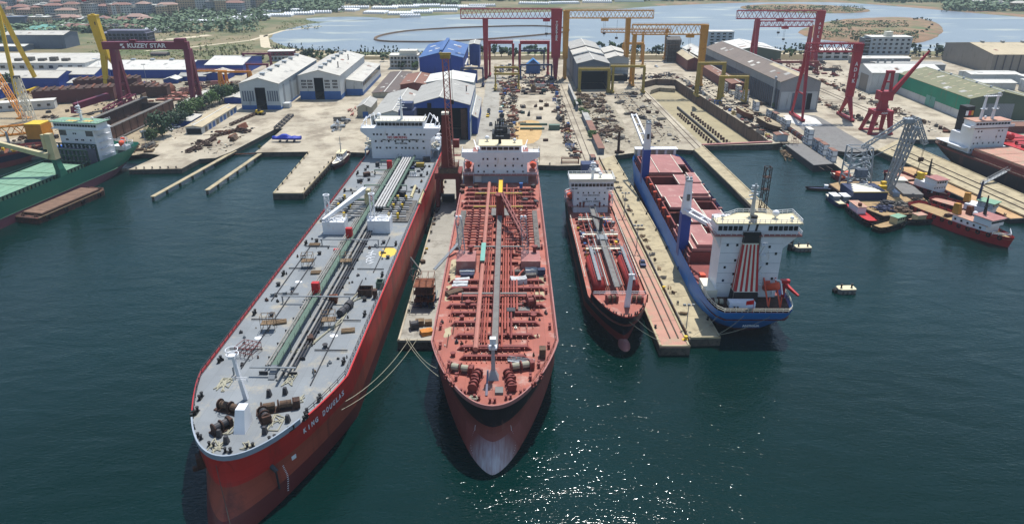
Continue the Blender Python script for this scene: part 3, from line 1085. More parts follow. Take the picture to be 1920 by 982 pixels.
# tank hatches, vents, deck lines
rnd = random.Random(3)
for i in range(30):
	y = rnd.uniform(30,182)
	x = rnd.choice((-1,1)) * rnd.uniform(7.5,13.5)
	if 104 < y < 142:
		continue
	S.b(MB().tube((x,y,D1),(x,y,D1 + .7),.5,.5,10).tube((x,y,D1 + .7),(x,y,D1 + .85),.65,.65,10),'tank_hatch',rnd.choice(('steel_dark','black','deck_grey')))
for i,(x,y0,y1) in enumerate(((-8,30,90),(9,24,75),(-12,62,100),(11,80,106))):
	S.b(MB().tube((x,y0,D1 + .22),(x,y1,D1 + .22),.13,.13,6),'deck_line','steel_dark')
for y in (38,52,66,82,98,150,168):
	for sgn in (-1,1):
		S.b(MB().tube((sgn * 6,y,D1 + .3),(sgn * 13.6,y,D1 + .3),.14,.14,6),'deck_line','steel_dark')
for sgn in (-1,1):
	for y in (14,19,33,55,78,100,150,172):
		bitts(S,S.o,(sgn * (13.9 if y > 25 else 11.0 + (y - 14) * .25),y,D1),R(90))
for k in range(9):
	a = -1.25 + k * .31
	bitts(S,S.o,(13.0 * math.sin(a) * .92,13.5 - 11.2 * math.cos(a) + abs(math.sin(a)) * 3,D1),a,'black',.9)
for i in range(90):
	y = rnd.uniform(26,188)
	x = rnd.choice((-1,1)) * rnd.uniform(5.5,14.4)
	if 104 < y < 142 and abs(x) > 4:
		continue
	s_ = rnd.uniform(.2,.55)
	S.b(MB().box(x,y,D1 + s_ * .5,s_ * rnd.uniform(.6,2),s_ * rnd.uniform(.6,2),s_,rnd.random()).tube((x,y,D1),(x,y,D1 + s_ * 1.7),s_ * .3,s_ * .3,6),'deck_fitting',rnd.choice(('steel_dark','black','rust_dark','steel_grey','timber')))
# painted landing mark and chalked scrawl
q = S.p(727,473,D1 + .02)
S.b(MB().prism([(q.x + 2.6 * math.cos(t * .349) * (1 + .06 * (t % 2)),q.y + 3.6 * math.sin(t * .349) * (1 + .06 * (t % 2))) for t in range(18)],D1 - .1,D1 + .02),'landing_mark','yellow_mark')
q = S.p(693,483,D1)
sq = MB()
for k in range(13):
	sq.box(q.x + math.sin(k * 2.1) * .8 - k * .06 + .5,q.y - 4.4 + k * .72,D1 + .012,1.7 * abs(math.sin(k * 1.7)) + .35,.22,.02,k * .9)
S.b(sq,'painted_scrawl','white')
for px,py in ((485,633),(626,629),(560,528)):
	if px > 300:
		q = S.p(px,py,D1)
		S.b(MB().prism([(q.x + 1.0 * math.cos(t * .5236),q.y + .75 * math.sin(t * .5236)) for t in range(12)],D1 - .1,D1 + .015),'deck_plate_mark','white')
# bow: foremast, winches, store house, anchor gear
q = S.p(462,748,D1)
fm = S.b(MB().taper((q.x,q.y,D1),(q.x - 1.2,q.y,D1 + 10.5),.85,.85,.55,.55),'foremast','white')
S.b(MB().ring((q.x - 1.2,q.y,D1 + 10.8),1.2,.1).ring((q.x - 1.2,q.y,D1 + 11.8),1.2,.08).box(q.x - 1.3,q.y,D1 + 10.2,1.3,1.3,.8).rail([(q.x - 1.4,q.y - 1.2,D1 + 5.0),(q.x + 1.4,q.y - 1.2,D1 + 5.0)],1.0,.06,1),'crow_nest','white',fm)
q = S.p(452,808,D1)
S.b(MB().add([(q.x - 1.1,q.y - 1,D1),(q.x + 1.1,q.y - 1,D1),(q.x + 1.1,q.y + 3.4,D1),(q.x - 1.1,q.y + 3.4,D1),(q.x - .9,q.y + 1.0,D1 + 4.2),(q.x + .9,q.y + 1.0,D1 + 4.2),(q.x + .9,q.y + 3.2,D1 + 4.2),(q.x - .9,q.y + 3.2,D1 + 4.2)],
  [(0,3,2,1),(4,5,6,7),(0,1,5,4),(1,2,6,5),(2,3,7,6),(3,0,4,7)]),'store_hood','white')
for px,py,rz,ln in ((432,770,-.35,6.5),(520,768,.3,8.0)):
	q = S.p(px,py,D1)
	winch(S,q.x,q.y,D1,rz,'rust_dark','junk_brown',ln)
for px,py,rz in ((415,806,.9),(497,785,-1.0)):
	q = S.p(px,py,D1)
	winch(S,q.x,q.y,D1,rz,'rust_dark','steel_dark',4.0)
for px,py in ((412,818),(425,830),(497,812),(505,742),(535,738),(540,790)):
	q = S.p(px,py,D1)
	S.b(MB().taper((q.x,q.y,D1),(q.x,q.y,D1 + 1.6),1.0,1.0,.6,.6),'vent_hood','steel_dark')
for px,py,n in ((420,722,26),(545,712,16),(408,838,18),(515,792,18),(440,800,14),(470,830,12),(560,752,12)):
	q = S.p(px,py,D1)
	rp = MB()
	pts = [V3((q.x + rnd.uniform(-1.6,1.6),q.y + rnd.uniform(-2.6,2.6),D1 + .15)) for _ in range(n)]
	S.b(rp.path(pts,.11,5),'loose_rope','rope')
hs = MB().path([S.p(x,y,D1 + .25) for x,y in ((545,660),(575,650),(600,632),(625,612),(648,590),(653,570),(668,561),(690,553),(702,540))],.22,6)
S.b(hs,'loading_hose','rope')
hs = MB().path([S.p(x,y,D1 + .25) for x,y in ((548,663),(582,648),(612,622),(640,604),(650,585),(655,565),(672,548))],.18,6)
S.b(hs,'loading_hose','rope')
# superstructure
Yf = 194.0
sb = S.b(MB().bx(-12.5,Yf,D1,12.5,Yf + 16,24.8),'superstructure','white')
S.b(MB().bx(-16.0,Yf + 1.0,D1 + 3.2,16.0,Yf + 24,D1 + 3.5),'poop_deck','grey_blue',sb)
for x in (-15.6,-13.2,13.2,15.6):
	S.b(MB().beam((x,Yf + 1.3,D1),(x,Yf + 1.3,D1 + 3.2),.5),'pillar','grey_blue',sb)
# flared bridge front with wings
S.b(MB().prof([(-12.6,22.0),(12.6,22.0),(16.6,25.2),(16.6,26.7),(-16.6,26.7),(-16.6,25.2)],'y',Yf - .35,Yf + 5),'bridge_wing','white',sb)
S.b(MB().bx(-10,Yf + .4,26.7,10,Yf + 8,29.4),'wheelhouse','white',sb)
S.b(MB().bx(-10.4,Yf + .1,29.4,10.4,Yf + 9,29.65),'wheelhouse_roof','white_warm',sb)
pane_row(S,sb,[-8.8 + k * 1.6 for k in range(12)],Yf + .36,28.2,1.35,1.3)
for z,xs in ((24.0,(-11,-9.6,-8,-5.5,-3,-.5,2,4.6,7.2,8.7,10.2)),(21.0,(-10.5,-8,-5,-2.2,.8,3.8,6.8,9.6)),(18.2,(-10.2,-8.8,-6,-4.6,-2,.5,2,3.6,5.2,7,9.8))):
	pane_row(S,sb,xs,Yf - (.36 if z > 22.5 else 0),z,.75,.75,'glass_dark')
lettering('NO SMOKING',8.2,'red',sb,(-1.2,Yf - .42,22.75),bold=.03,height=1.1)
lettering('PROTECT THE ENVIRONMENT',15.5,'black',sb,(.2,Yf - .1,21.65),bold=.02,height=.8)
lettering('IMO 9351426',5.2,'black',sb,(.2,Yf - .1,20.1),bold=.02,height=.65)
for x in (-16.2,16.2):
	S.b(MB().rail([(x,Yf,26.7),(x,Yf + 5,26.7)],1.1,.06,1.5),'railing','white',sb)
S.b(MB().rail([(-10,Yf + .3,29.65),(10,Yf + .3,29.65),(10,Yf + 8,29.65)],1.1,.05,1.5),'railing','white',sb)
radar_mast(S,.4,Yf + 4,29.6,9.5,'white',sb,yard=5)
dome(S,-9.4,Yf + 5,29.6,.95,sb)
for sgn in (-1,1):
	st = MB()
	for k in range(3):
		st.beam((sgn * (10 + k * 2.2),Yf + 2,26.7),(sgn * (12 + k * 1.6),Yf + 7,31.5 - k * .8),.28)
		st.beam((sgn * (12 + k * 1.6),Yf + 7,31.5 - k * .8),(sgn * 15.8,Yf + 3,28.6),.22)
	S.b(st,'wing_frame','white',sb)
	lifeboat(S,sgn * 14.4,Yf + 11,D1 + 4.6,0 if sgn > 0 else math.pi,'white',8,sb)
	cl = MB()
	for k in range(14):
		cl.box(sgn * rnd.uniform(12.8,15.6),Yf + rnd.uniform(2,8),D1 + 3.6 + rnd.uniform(.3,2.6),rnd.uniform(.3,1.4),rnd.uniform(.3,1.4),rnd.uniform(.3,1.2),rnd.random())
	S.b(cl,'deck_gear','white_warm',sb)
fn = S.b(MB().bx(-3.5,Yf + 18,D1,3.5,Yf + 25,30).bx(-2.6,Yf + 19,30,2.6,Yf + 24,33),'funnel','navy',sb)
# odds and ends standing on the deck: things of their own
def deck_box(name,label,cat,px,py,z,sx,sy,sz,m,rz=0,mb=None):
	q = G(px,py,z)
	return solo(name,label,cat,mb or MB().bx(-sx / 2,-sy / 2,0,sx / 2,sy / 2,sz),m,(q.x,q.y,z),rz)
def skip_mb(sx,sy,sz):
	t = .12
	return MB().bx(-sx / 2,-sy / 2,0,sx / 2,sy / 2,.15).bx(-sx / 2,-sy / 2,.15,-sx / 2 + t,sy / 2,sz).bx(sx / 2 - t,-sy / 2,.15,sx / 2,sy / 2,sz).bx(-sx / 2 + t,-sy / 2,.15,sx / 2 - t,-sy / 2 + t,sz).bx(-sx / 2 + t,sy / 2 - t,.15,sx / 2 - t,sy / 2,sz)
deck_box('steel_skip','open brown steel skip on the grey tanker deck, near its right rail','skip',686,553,D1 + .02,3.6,2.6,2.2,'rust_dark',0,skip_mb(3.6,2.6,2.2))
deck_box('tool_crate','small dark crate with red top on the grey tanker deck','crate',626,566,D1 + .02,1.9,1.7,2.0,'rust',.1,MB().bx(-.95,-.85,0,.95,.85,1.6).bx(-1.05,-.95,1.6,1.05,.95,1.8).bx(-.8,-.1,1.8,.8,.1,2.05))
deck_box('waste_bin','green bin at the right rail of the grey tanker deck','bin',713,538,D1 + .02,1.6,2.2,1.9,'walk_green',0,skip_mb(1.8,2.4,1.9))
deck_box('metal_locker','brown locker beside the green bin on the grey tanker','locker',704,558,D1 + .02,.9,1.2,2.4,'rust_dark',0,MB().bx(-.5,-.6,0,.5,.6,2.2).bx(-.58,-.68,2.2,.58,.68,2.35))
deck_box('cable_drums','row of dark cable drums on the grey tanker deck','drums',648,584,D1 + .02,1,1,1,'steel_dark',-.25,MB().tube((0,-3,1),(0,-1.2,1),1,1,12).tube((0,-.8,.9),(0,.8,.9),.9,.9,12).tube((0,1.2,1),(0,3,1),1,1,12).bx(-.7,-3.2,0,.7,3.2,.25))
for i,(px,py) in enumerate(((590,460),(594,512),(653,621),(525,605))):
	pl = MB()
	for k in range(5):
		pl.bx(-1.6,-.9 + k * .38,0,1.6,-.6 + k * .38,.5 + .1 * (k % 2))
	deck_box('plank_stack','low stack of timber planks, %s nearest the stern on the grey tanker' % ORD[i],'planks',px,py,D1 + .02,1,1,1,'timber',.1 * i,pl)
def scaffold(w,d,h,bays=2,lifts=2,deck=True):
	mb = MB()
	for i in range(bays + 1):
		for j in (0,1):
			mb.tube((-w / 2 + w * i / bays,-d / 2 + d * j,0),(-w / 2 + w * i / bays,-d / 2 + d * j,h),.06,.06,5)
	for k in range(1,lifts + 1):
		z = h * k / lifts - .15
		for j in (0,1):
			mb.beam((-w / 2,-d / 2 + d * j,z),(w / 2,-d / 2 + d * j,z),.1)
		for i in range(bays + 1):
			mb.beam((-w / 2 + w * i / bays,-d / 2,z),(-w / 2 + w * i / bays,d / 2,z),.1)
		if deck and k < lifts:
			mb.bx(-w / 2,-d / 2,z + .06,w / 2,d / 2,z + .14)
	for i in range(bays):
		mb.beam((-w / 2 + w * i / bays,-d / 2,0),(-w / 2 + w * (i + 1) / bays,-d / 2,h),.08)
	return mb
for i,(px,py,m,lab) in enumerate(((578,500,'timber','by the left rail amidships'),(650,500,'timber','right of the green catwalk amidships'),(505,618,'timber','left of the green catwalk forward'),(618,612,'timber','right of the green catwalk forward'))):
	deck_box('scaffold_tower','tube scaffold with plank floor on the grey tanker, ' + lab,'scaffold',px,py,D1 + .02,1,1,1,m,.1,scaffold(3.2,2.2,4.2))
deck_box('pipe_scaffold','dull red open pipe frame lying left of the grey tanker catwalk','frame',467,662,D1 + .02,1,1,1,'beam_red',-.3,scaffold(4.4,3.6,2.4,4,2,False))
deck_box('pump_unit','dark pump set on a skid right of the grey tanker catwalk','pump',583,640,D1 + .02,1,1,1,'rust_dark',.2,MB().bx(-1,-1.5,0,1,1.5,.25).bx(-.7,-1.2,.25,.7,.2,1.6).tube((0,.3,.9),(0,1.4,.9),.5,.5,10))
deck_box('gas_bottle_rack','rack of white gas bottles near the stern house of the grey tanker','rack',775,330,D1 + .02,1,1,1,'white',0,MB().bx(-1.4,-.6,0,1.4,.6,.2).tube((-1,0,.2),(-1,0,1.7),.25,.2,8).tube((-.35,0,.2),(-.35,0,1.7),.25,.2,8).tube((.3,0,.2),(.3,0,1.7),.25,.2,8).tube((.95,0,.2),(.95,0,1.7),.25,.2,8))
for i,(px,py,sx,sy,sz,m) in enumerate(((788,313,3.2,1.6,1.6,'crane_khaki'),(800,303,3,2,1.8,'steel_dark'),(772,318,2.2,1.4,1.0,'navy'),(688,330,2.4,1.8,1.4,'rust_dark'),(675,342,1.8,1.2,1.2,'steel_dark'),(755,368,1.6,2.0,1.6,'black'),(708,312,1.4,1.2,1.6,'steel_dark'),(740,320,1.6,1.4,1.2,'junk_grey'))):
	deck_box('equipment_crate','%s equipment box, %s of those scattered before the grey tanker stern house' % (('khaki','dark','navy','brown','dark','black','dark','grey')[i],ORD[i]),'crate',px,py,D1 + .02,sx,sy,sz,m,.2 * i,MB().bx(-sx / 2,-sy / 2,.1,sx / 2,sy / 2,sz).bx(-sx / 2 + .1,-sy / 2,0,-sx / 2 + .3,sy / 2,.1).bx(sx / 2 - .3,-sy / 2,0,sx / 2 - .1,sy / 2,.1).bx(-sx / 2 - .05,-sy / 2 - .05,sz,sx / 2 + .05,sy / 2 + .05,sz + .1))
for i,(x0,x1,y0,y1) in enumerate(((757,765,372,352),)):
	pass
for i,(px,py,dy) in enumerate(((775,362,13),(790,372,15))):
	deck_box('spare_pipe','long cream spare pipe lying along the grey tanker deck, %s of two' % ('inner','outer')[i],'pipe',px,py,D1 + .02,1,1,1,'beige_steel',0,MB().tube((0,-dy / 2,.6),(0,dy / 2,.6),.5,.5,10).bx(-.6,-dy * .4,0,.6,-dy * .36,.3).bx(-.6,dy * .36,0,.6,dy * .4,.3))
# ================================================================= red-decked tanker in the middle
seams(zbands('hull_rt',[(7.2,(34,30,36))],(140,74,66),.6,var=.2,dirt=(162,116,104),amt=.36,streak=8,scale=.12),8,2.0,('y','z'),.07,.82)
D2 = 13.0
S = Rig('oil_tanker','tanker with rust red deck and dark bow, moored between two piers','tanker',(-4.0,120.2,0),.0025)
RT = S
h,out,rows = hull(S,29.8,[(-3,-5,44,1.1,.66,168,40,.1),(0,-4.4,42,1.1,.64,171,38,.2),(1.6,-3.2,40,1.1,.63,173,30,.3),(4.4,.8,37,1.1,.62,175,28,.4),(7.2,1.8,33,1.1,.58,177,24,.5),(10.5,.8,29,1.1,.53,179,20,.6),(D2,0,26.5,1.1,.5,180,16,.7)],'hull_rt','deck_red')
# bulb
bs_ = mat('bulb_scuff',(140,74,66),.7,var=.2,scale=.12)
N_,Lk_ = bs_.node_tree.nodes,bs_.node_tree.links
tc_,sp_,nz_ = N_.new('ShaderNodeTexCoord'),N_.new('ShaderNodeSeparateXYZ'),N_.new('ShaderNodeTexNoise')
mp_ = N_.new('ShaderNodeMapping')
mp_.inputs['Scale'].default_value = (1.6,.25,.25)
nz_.inputs['Scale'].default_value = 1.4
nz_.inputs['Detail'].default_value = 6
Lk_.new(tc_.outputs['Object'],sp_.inputs[0])
Lk_.new(tc_.outputs['Object'],mp_.inputs[0])
Lk_.new(mp_.outputs[0],nz_.inputs['Vector'])
gr_,ml_ = N_.new('ShaderNodeMapRange'),N_.new('ShaderNodeMath')
gr_.inputs[1].default_value,gr_.inputs[2].default_value = 3.6,-2.2
gr_.inputs[4].default_value = 1.15
Lk_.new(sp_.outputs[1],gr_.inputs[0])
ml_.operation = 'MULTIPLY'
Lk_.new(gr_.outputs[0],ml_.inputs[0])
Lk_.new(nz_.outputs[0],ml_.inputs[1])
mx_ = N_.new('ShaderNodeMix')
mx_.data_type = 'RGBA'
Lk_.new(ml_.outputs[0],mx_.inputs[0])
Lk_.new(N_['Principled BSDF'].inputs['Base Color'].links[0].from_socket,mx_.inputs[6])
mx_.inputs[7].default_value = (.52,.54,.57,1)
Lk_.new(mx_.outputs[2],N_['Principled BSDF'].inputs['Base Color'])
bl_ = hull_rows(29.98,[(-.2,-4.5,42,1.1,.64,171,38,.2),(1.6,-3.26,40,1.1,.63,173,30,.3),(4.3,.7,37,1.1,.62,175,28,.4)])
bm = MB()
for sgn in (-1,1):
	k0 = len(bm.v)
	for z,r in bl_:
		bm.v += [(sgn * x,y - .04,z + .03) for y,x in r[:8]]
	for i in range(2):
		for j in range(7):
			q = (k0 + i * 8 + j,k0 + i * 8 + j + 1,k0 + (i + 1) * 8 + j + 1,k0 + (i + 1) * 8 + j)
			bm.f.append(q if sgn > 0 else q[::-1])
S.b(bm,'bulbous_bow','bulb_scuff',None,True)
dm_ = MB()
for sgn in (-1,1):
	for k in range(16):
		t = k / 15
		dm_.box(sgn * (side_at(4.5 - 3.0 * t + 1.2 * math.sin(t * 3.1),rows,5.6 - 4.8 * t) + .04),4.5 - 3.0 * t + 1.2 * math.sin(t * 3.1),5.6 - 4.8 * t,.12,.2,.14)
S.b(dm_,'draft_marks','white')
gunwale(S,rows,D2,.35,.35,'hatch_red',8,180)
gunwale(S,rows,D2,.9,.3,'hatch_red',-1,8.1,'bulwark')
edge_rail(S,rows,D2 + .3,.5,'beam_red',8,145,1.1,.05,2.4)
# transverse deck beams, each with chamfered ends and stiffeners
rnd = random.Random(5)
ys = [18.5,22.6,28.0,34.0,39.0,43.2,48.0,53.0,57.5,117,121.5,126.5,131,136]
for i,y in enumerate(ys):
	hw = 6.0 + min(1,(y - 15) / 30) * 6.0
	b_ = S.b(MB().add([(-hw - 1.2,y,D2),(hw + 1.2,y,D2),(hw,y,D2 + 1.0),(-hw,y,D2 + 1.0),(-hw - 1.2,y + .5,D2),(hw + 1.2,y + .5,D2),(hw,y + .9,D2 + 1.0),(-hw,y + .9,D2 + 1.0)],
  [(0,1,2,3),(7,6,5,4),(3,2,6,7),(0,3,7,4),(2,1,5,6)]),'deck_beam','beam_red')
	st = MB()
	for k in range(12):
		x = -hw + .6 + k * (2 * hw - 1.2) / 11
		st.bx(x - .1,y - 1.4,D2 + .01,x + .1,y,D2 + .25)
		st.bx(x - .1,y - .5,D2 + .25,x + .1,y,D2 + .8)
	S.b(st,'stiffeners','deck_red',b_)['kind'] = 'stuff'
# long lines of pipe fore and aft
for x,r,z,y0,y1,m in ((-4.2,.62,14.9,20,140,'pipe_pink'),(-2.6,.25,14.2,24,138,'pipe_red'),(-1.9,.2,14.1,24,138,'pipe_red'),(-3.2,.2,14.1,24,138,'beam_red'),(2.4,.3,14.3,30,140,'pipe_red'),(3.1,.25,14.3,28,118,'pipe_red'),
  (3.9,.25,14.2,26,136,'beam_red'),(1.7,.22,14.2,22,120,'pipe_red'),(4.6,.28,14.3,40,62,'pipe_red'),(5.4,.28,14.3,40,58,'pipe_red'),(4.8,.28,14.3,106,134,'pipe_red'),(5.5,.25,14.3,112,128,'pipe_red')):
	S.b(MB().tube((x,y0,z),(x,y1,z),r,r,8),'deck_pipe',m)
for pts in (((4.6,62,14.3),(4.6,66,14.3),(7.6,68,14.3),(7.6,74,14.3),(4.6,75,14.3),(4.6,96,14.3)),((5.4,58,14.3),(6.6,62,14.3),(8.6,66,14.3),(8.6,76,14.3),(5.6,77,14.3),(5.6,92,14.3))):
	S.b(MB().path(pts,.26,6),'bent_pipe','pipe_red')
cw = S.b(MB().bx(-.6,20,15.4,1.0,108,15.6),'catwalk','grey_lead')
S.b(MB().bx(-.6,108,15.41,1.0,142,15.61),'catwalk_aft','yellow',cw,label='yellow painted after end of the catwalk')
for x in (-.6,1.0):
	S.b(MB().rail([(x,20,15.6),(x,142,15.6)],1.0,.04,3),'railing','beam_red',cw)
lg = MB()
for y in range(22,142,6):
	lg.bx(-.55,y,D2,-.35,y + .25,15.4).bx(.75,y,D2,.95,y + .25,15.4).bx(-5,y,D2,6,y + .22,13.9)
S.b(lg,'pipe_supports','beam_red',cw)['kind'] = 'stuff'
for y,m in ((47,'grey_lead'),(78,'grey_lead'),(113,'crane_khaki'),(127,'crane_khaki')):
	S.b(MB().bx(-9,y,15.1,8,y + .8,15.3).bx(-9,y,D2,-8.8,y + .8,15.1).bx(7.8,y,D2,8,y + .8,15.1),'cross_walk',m)
S.b(MB().bx(-4.9,66,15.9,-3.6,79,16.2),'covered_channel','teal_roof')
# manifold field amidships
for k in range(13):
	y = 82 + k * 2.3
	for sgn in (-1,1):
		x1 = sgn * 11.0
		xm = sgn * (4.6 + (k % 3) * .8)
		S.b(MB().path([(sgn * 2.2,y + (k % 2) * .9,14.6),(xm,y + (k % 2) * .9,14.6),(xm + sgn * 1.0,y,14.8),(x1,y,14.8)],.27,6),'manifold_pipe',('pipe_red','pipe_pink','beam_red')[k % 3])
	vv = MB()
	for x in (-9,-6.5,6.8,9.2):
		vv.tube((x,y,14),(x,y,15.8),.38,.38,7)
	S.b(vv,'valves','beam_red')['kind'] = 'stuff'
for x0,x1 in ((-13.2,-11.4),(11.2,12.8)):
	S.b(MB().bx(x0,81,D2,x1,113,D2 + .9),'drip_tray','junk_grey')
# two deckhouses with floodlight towers
for x0,x1 in ((-11.6,-6.2),(6.8,12.2)):
	b_ = S.b(MB().bx(x0,64.5,D2,x1,72,D2 + 3.6),'deckhouse','hatch_red')
	S.b(MB().tube(((x0 + x1) / 2 + 1.2,71,D2 + 3.6),((x0 + x1) / 2 + 1.2,71,D2 + 5.2),.5,.5,8).tube(((x0 + x1) / 2 + 1.2,71,D2 + 5.2),((x0 + x1) / 2 + 1.2,71,D2 + 5.6),.9,.9,8),'vent','beam_red',b_)
	tw = S.b(MB().truss((x0 + 1.4,71,D2 + 3.6),(x0 + .6,71,D2 + 14),1.6,1.6,6,.08,.05),'floodlight_tower','galv',b_)
	for q in (-.5,.5):
		S.b(MB().ball((x0 + .6 + q,70.8,D2 + 14.6),.42,8,6),'floodlight','white',tw)
# deck crane
q = S.p(938,415,D2)
cr = S.b(MB().tube((q.x,q.y,D2),(q.x,q.y,22),1.5,1.25,12).tube((q.x,q.y,22),(q.x,q.y,22.6),1.8,1.8,12),'hose_crane','crane_brick')
S.b(MB().truss((q.x + .6,q.y - .5,22.6),(q.x + 7.6,q.y - 26,17.6),.9,1.2,8,.2,.12),'crane_jib','beam_red',cr)
S.b(MB().box(q.x,q.y + 4,14.9,6,7,.25),'crane_platform','grey_lead',cr)
# bow gear
q = S.p(925,708,D2)
fm = S.b(MB().taper((q.x,q.y,D2 + 2),(q.x,q.y,22.5),.9,.9,.6,.6).taper((q.x,q.y,D2),(q.x,q.y,D2 + 2.0),2.4,2.4,.9,.9),'foremast','galv')
S.b(MB().box(q.x,q.y,20.6,1.7,1.3,.5).box(q.x,q.y,22.3,1.3,1.2,1.3).rail([(q.x - 1,q.y - .8,20.8),(q.x + 1,q.y - .8,20.8)],1,.05,1),'light_box','white',fm)
for px,py,rz in ((862,697,-.25),(975,693,.25)):
	q = S.p(px,py,D2)
	winch(S,q.x,q.y,D2,rz,'beam_red','rope',5.6)
for px,py,rz in ((893,712,1.2),(955,712,-1.2),(888,730,1.4),(958,727,-1.4)):
	q = S.p(px,py,D2)
	winch(S,q.x,q.y,D2,rz,'beam_red','beam_red',3.2)
S.b(MB().taper(S.p(912,742,D2),S.p(915,713,D2) + V3((0,0,2.6)),.5,.5,.35,.35),'stem_post','lavender')
q = S.p(936,734,D2)
S.b(MB().box(q.x,q.y,D2 + .3,1.7,2.2,.5),'hatch','grey_lead')
for sgn in (-1,1):
	for y in (11,16,24,33,52,60,82,100,120):
		hw = 14.9 * min(1,math.sqrt(min(1,y / 26.5))) - 1.6
		bitts(S,S.o,(sgn * hw,y,D2),R(90),'beam_red')
for k in range(9):
	a = -1.2 + k * .3
	bitts(S,S.o,(11.0 * math.sin(a),13.2 - 10.8 * math.cos(a) + 2.2 * abs(math.sin(a)),D2),a,'beam_red',.9)
for i in range(34):
	x,y = rnd.uniform(-12.5,12.5),rnd.uniform(20,140)
	if 80 < y < 113 or abs(x) < 6:
		continue
	S.b(MB().tube((x,y,D2),(x,y,D2 + .8),.5,.5,9).tube((x,y,D2 + .8),(x,y,D2 + .95),.65,.65,9),'tank_hatch',rnd.choice(('beam_red','deck_red','steel_dark')))
for i,(px,py) in enumerate(((878,575),(900,592),(930,600),(985,575),(1000,600))):
	q = S.p(px,py,D2)
	S.b(MB().tube((q.x,q.y,D2),(q.x,q.y,D2 + 1.4),.45,.45,8).tube((q.x,q.y,D2 + 1.4),(q.x,q.y,D2 + 1.7),.8,.8,8),'deck_vent','beam_red')
for i in range(120):
	x,y = rnd.uniform(-13.2,13.2),rnd.uniform(20,142)
	s_ = rnd.uniform(.2,.6)
	if abs(x) > 13.2 * math.sqrt(min(1,y / 30)):
		continue
	S.b(MB().box(x,y,D2 + s_ * .5,s_ * rnd.uniform(.6,2),s_ * rnd.uniform(.6,2),s_,rnd.random()).tube((x,y,D2),(x,y,D2 + s_ * 2),s_ * .3,s_ * .3,6),'deck_fitting',rnd.choice(('beam_red','beam_red','pipe_pink','rust_dark','steel_dark','white_warm','junk_brown')))
for k in range(22):
	x = rnd.choice((-1,1)) * rnd.uniform(5.6,11.5)
	y0 = rnd.choice((24,30,36,42,50,118,124,130))
	S.b(MB().tube((x,y0,D2 + .5),(x,y0 + rnd.uniform(5,12),D2 + .5),.12,.12,6),'small_pipe',rnd.choice(('pipe_red','beam_red','pipe_pink','rust_dark')))
for i,(x,y,w_,l_) in enumerate(((-12.8,66,1.8,15),(-12.6,52,2.0,9),(12.4,62,1.8,10),(11.2,50,2.6,6),(-9,40,2.2,3),(-11.5,31,1.4,5),(9.8,29,1.5,2.2))):
	S.b(MB().sheet(blob([(x - w_ / 2,y - l_ / 2),(x + w_ / 2,y - l_ / 2 + .6),(x + w_ * .6,y),(x + w_ / 2,y + l_ / 2),(x - w_ / 2,y + l_ / 2 - .8),(x - w_ * .4,y)],3,.15),D2 + .012),'primer_patch','slab_tan')
# superstructure
Yf = 145.0
sb = S.b(MB().bx(-10.2,Yf + 2,D2,10.2,Yf + 16,23.6),'superstructure','white')
S.b(MB().bx(-14.6,Yf,D2 + 3.2,14.6,Yf + 22,D2 + 3.5),'poop_deck','hatch_red',sb)
S.b(MB().bx(-7.4,Yf + 1.2,D2,10,Yf + 1.5,D2 + 3.2),'front_bulkhead','grey_blue',sb)
for x in (-14.3,-10.4,10.4,14.3):
	S.b(MB().beam((x,Yf + .4,D2),(x,Yf + .4,D2 + 3.2),.4),'pillar','grey_blue',sb)
S.b(MB().rail([(-14.5,Yf + .2,D2 + 3.5),(14.5,Yf + .2,D2 + 3.5)],1.0,.05,2),'railing','white',sb)
S.b(MB().prof([(-10.3,20.8),(10.3,20.8),(14.9,23.2),(14.9,25.0),(-14.9,25.0),(-14.9,23.2)],'y',Yf + 1.6,Yf + 6),'bridge_wing','white',sb)
S.b(MB().bx(-8,Yf + 1.9,25.0,8,Yf + 10,27.4),'wheelhouse','white',sb)
S.b(MB().bx(-8.4,Yf + 1.6,27.4,8.4,Yf + 10.4,27.6),'wheelhouse_roof','cream_deck',sb)
for x0,x1 in ((-10.6,-8.5),(8.5,10.6)):
	S.b(MB().bx(x0,Yf + 2.2,25.0,x1,Yf + 8,25.15),'wing_deck','hatch_red',sb)
pane_row(S,sb,[-6.4 + k * 2.1 for k in range(7)],Yf + 1.86,26.4,1.75,1.1)
for z,xs in ((22.4,(-6.6,-5.0,-2,1.8,5,6.5)),(19.6,(-8.4,-5,-2,1.8,4.8,8.2)),(16.8 + .4,(-8.6,-6.4,-2.6,2.6,5,8.6))):
	pane_row(S,sb,xs,Yf + (1.6 if z > 20.8 else 2.0),z,.62,.75)
mp = S.b(MB().taper((-.3,Yf + 5,27.6),(-.3,Yf + 5,36),1.2,1.0,.4,.4),'mast','black',sb)
S.b(MB().box(-.3,Yf + 4.4,30.5,3,.3,.3).box(-.3,Yf + 4.4,33,2.2,.3,.3).box(-.3,Yf + 4.4,34.4,1.4,.2,.2),'radar','steel_grey',mp)
dome(S,-5.2,Yf + 8,27.6,.9,sb)
dome(S,5.4,Yf + 6,27.6,.7,sb)
for sgn in (-1,1):
	lifeboat(S,sgn * 12.6,Yf + 7,D2 + 4.6,0 if sgn > 0 else math.pi,'orange',6.5,sb)
	S.b(MB().beam((sgn * 9,Yf + 4,25.2),(sgn * 10.4,Yf + 9,27.8),.3).rail([(sgn * 10.6,Yf + 2,25),(sgn * 14.7,Yf + 2,25),(sgn * 14.7,Yf + 5.6,25)],1.1,.05,1.5),'wing_rail','white',sb)
fn = S.b(MB().bx(-3.6,Yf + 18,D2,3.6,Yf + 26,28).bx(-2.6,Yf + 19,28,2.6,Yf + 24,30.5),'funnel','black',sb)
ex = MB()
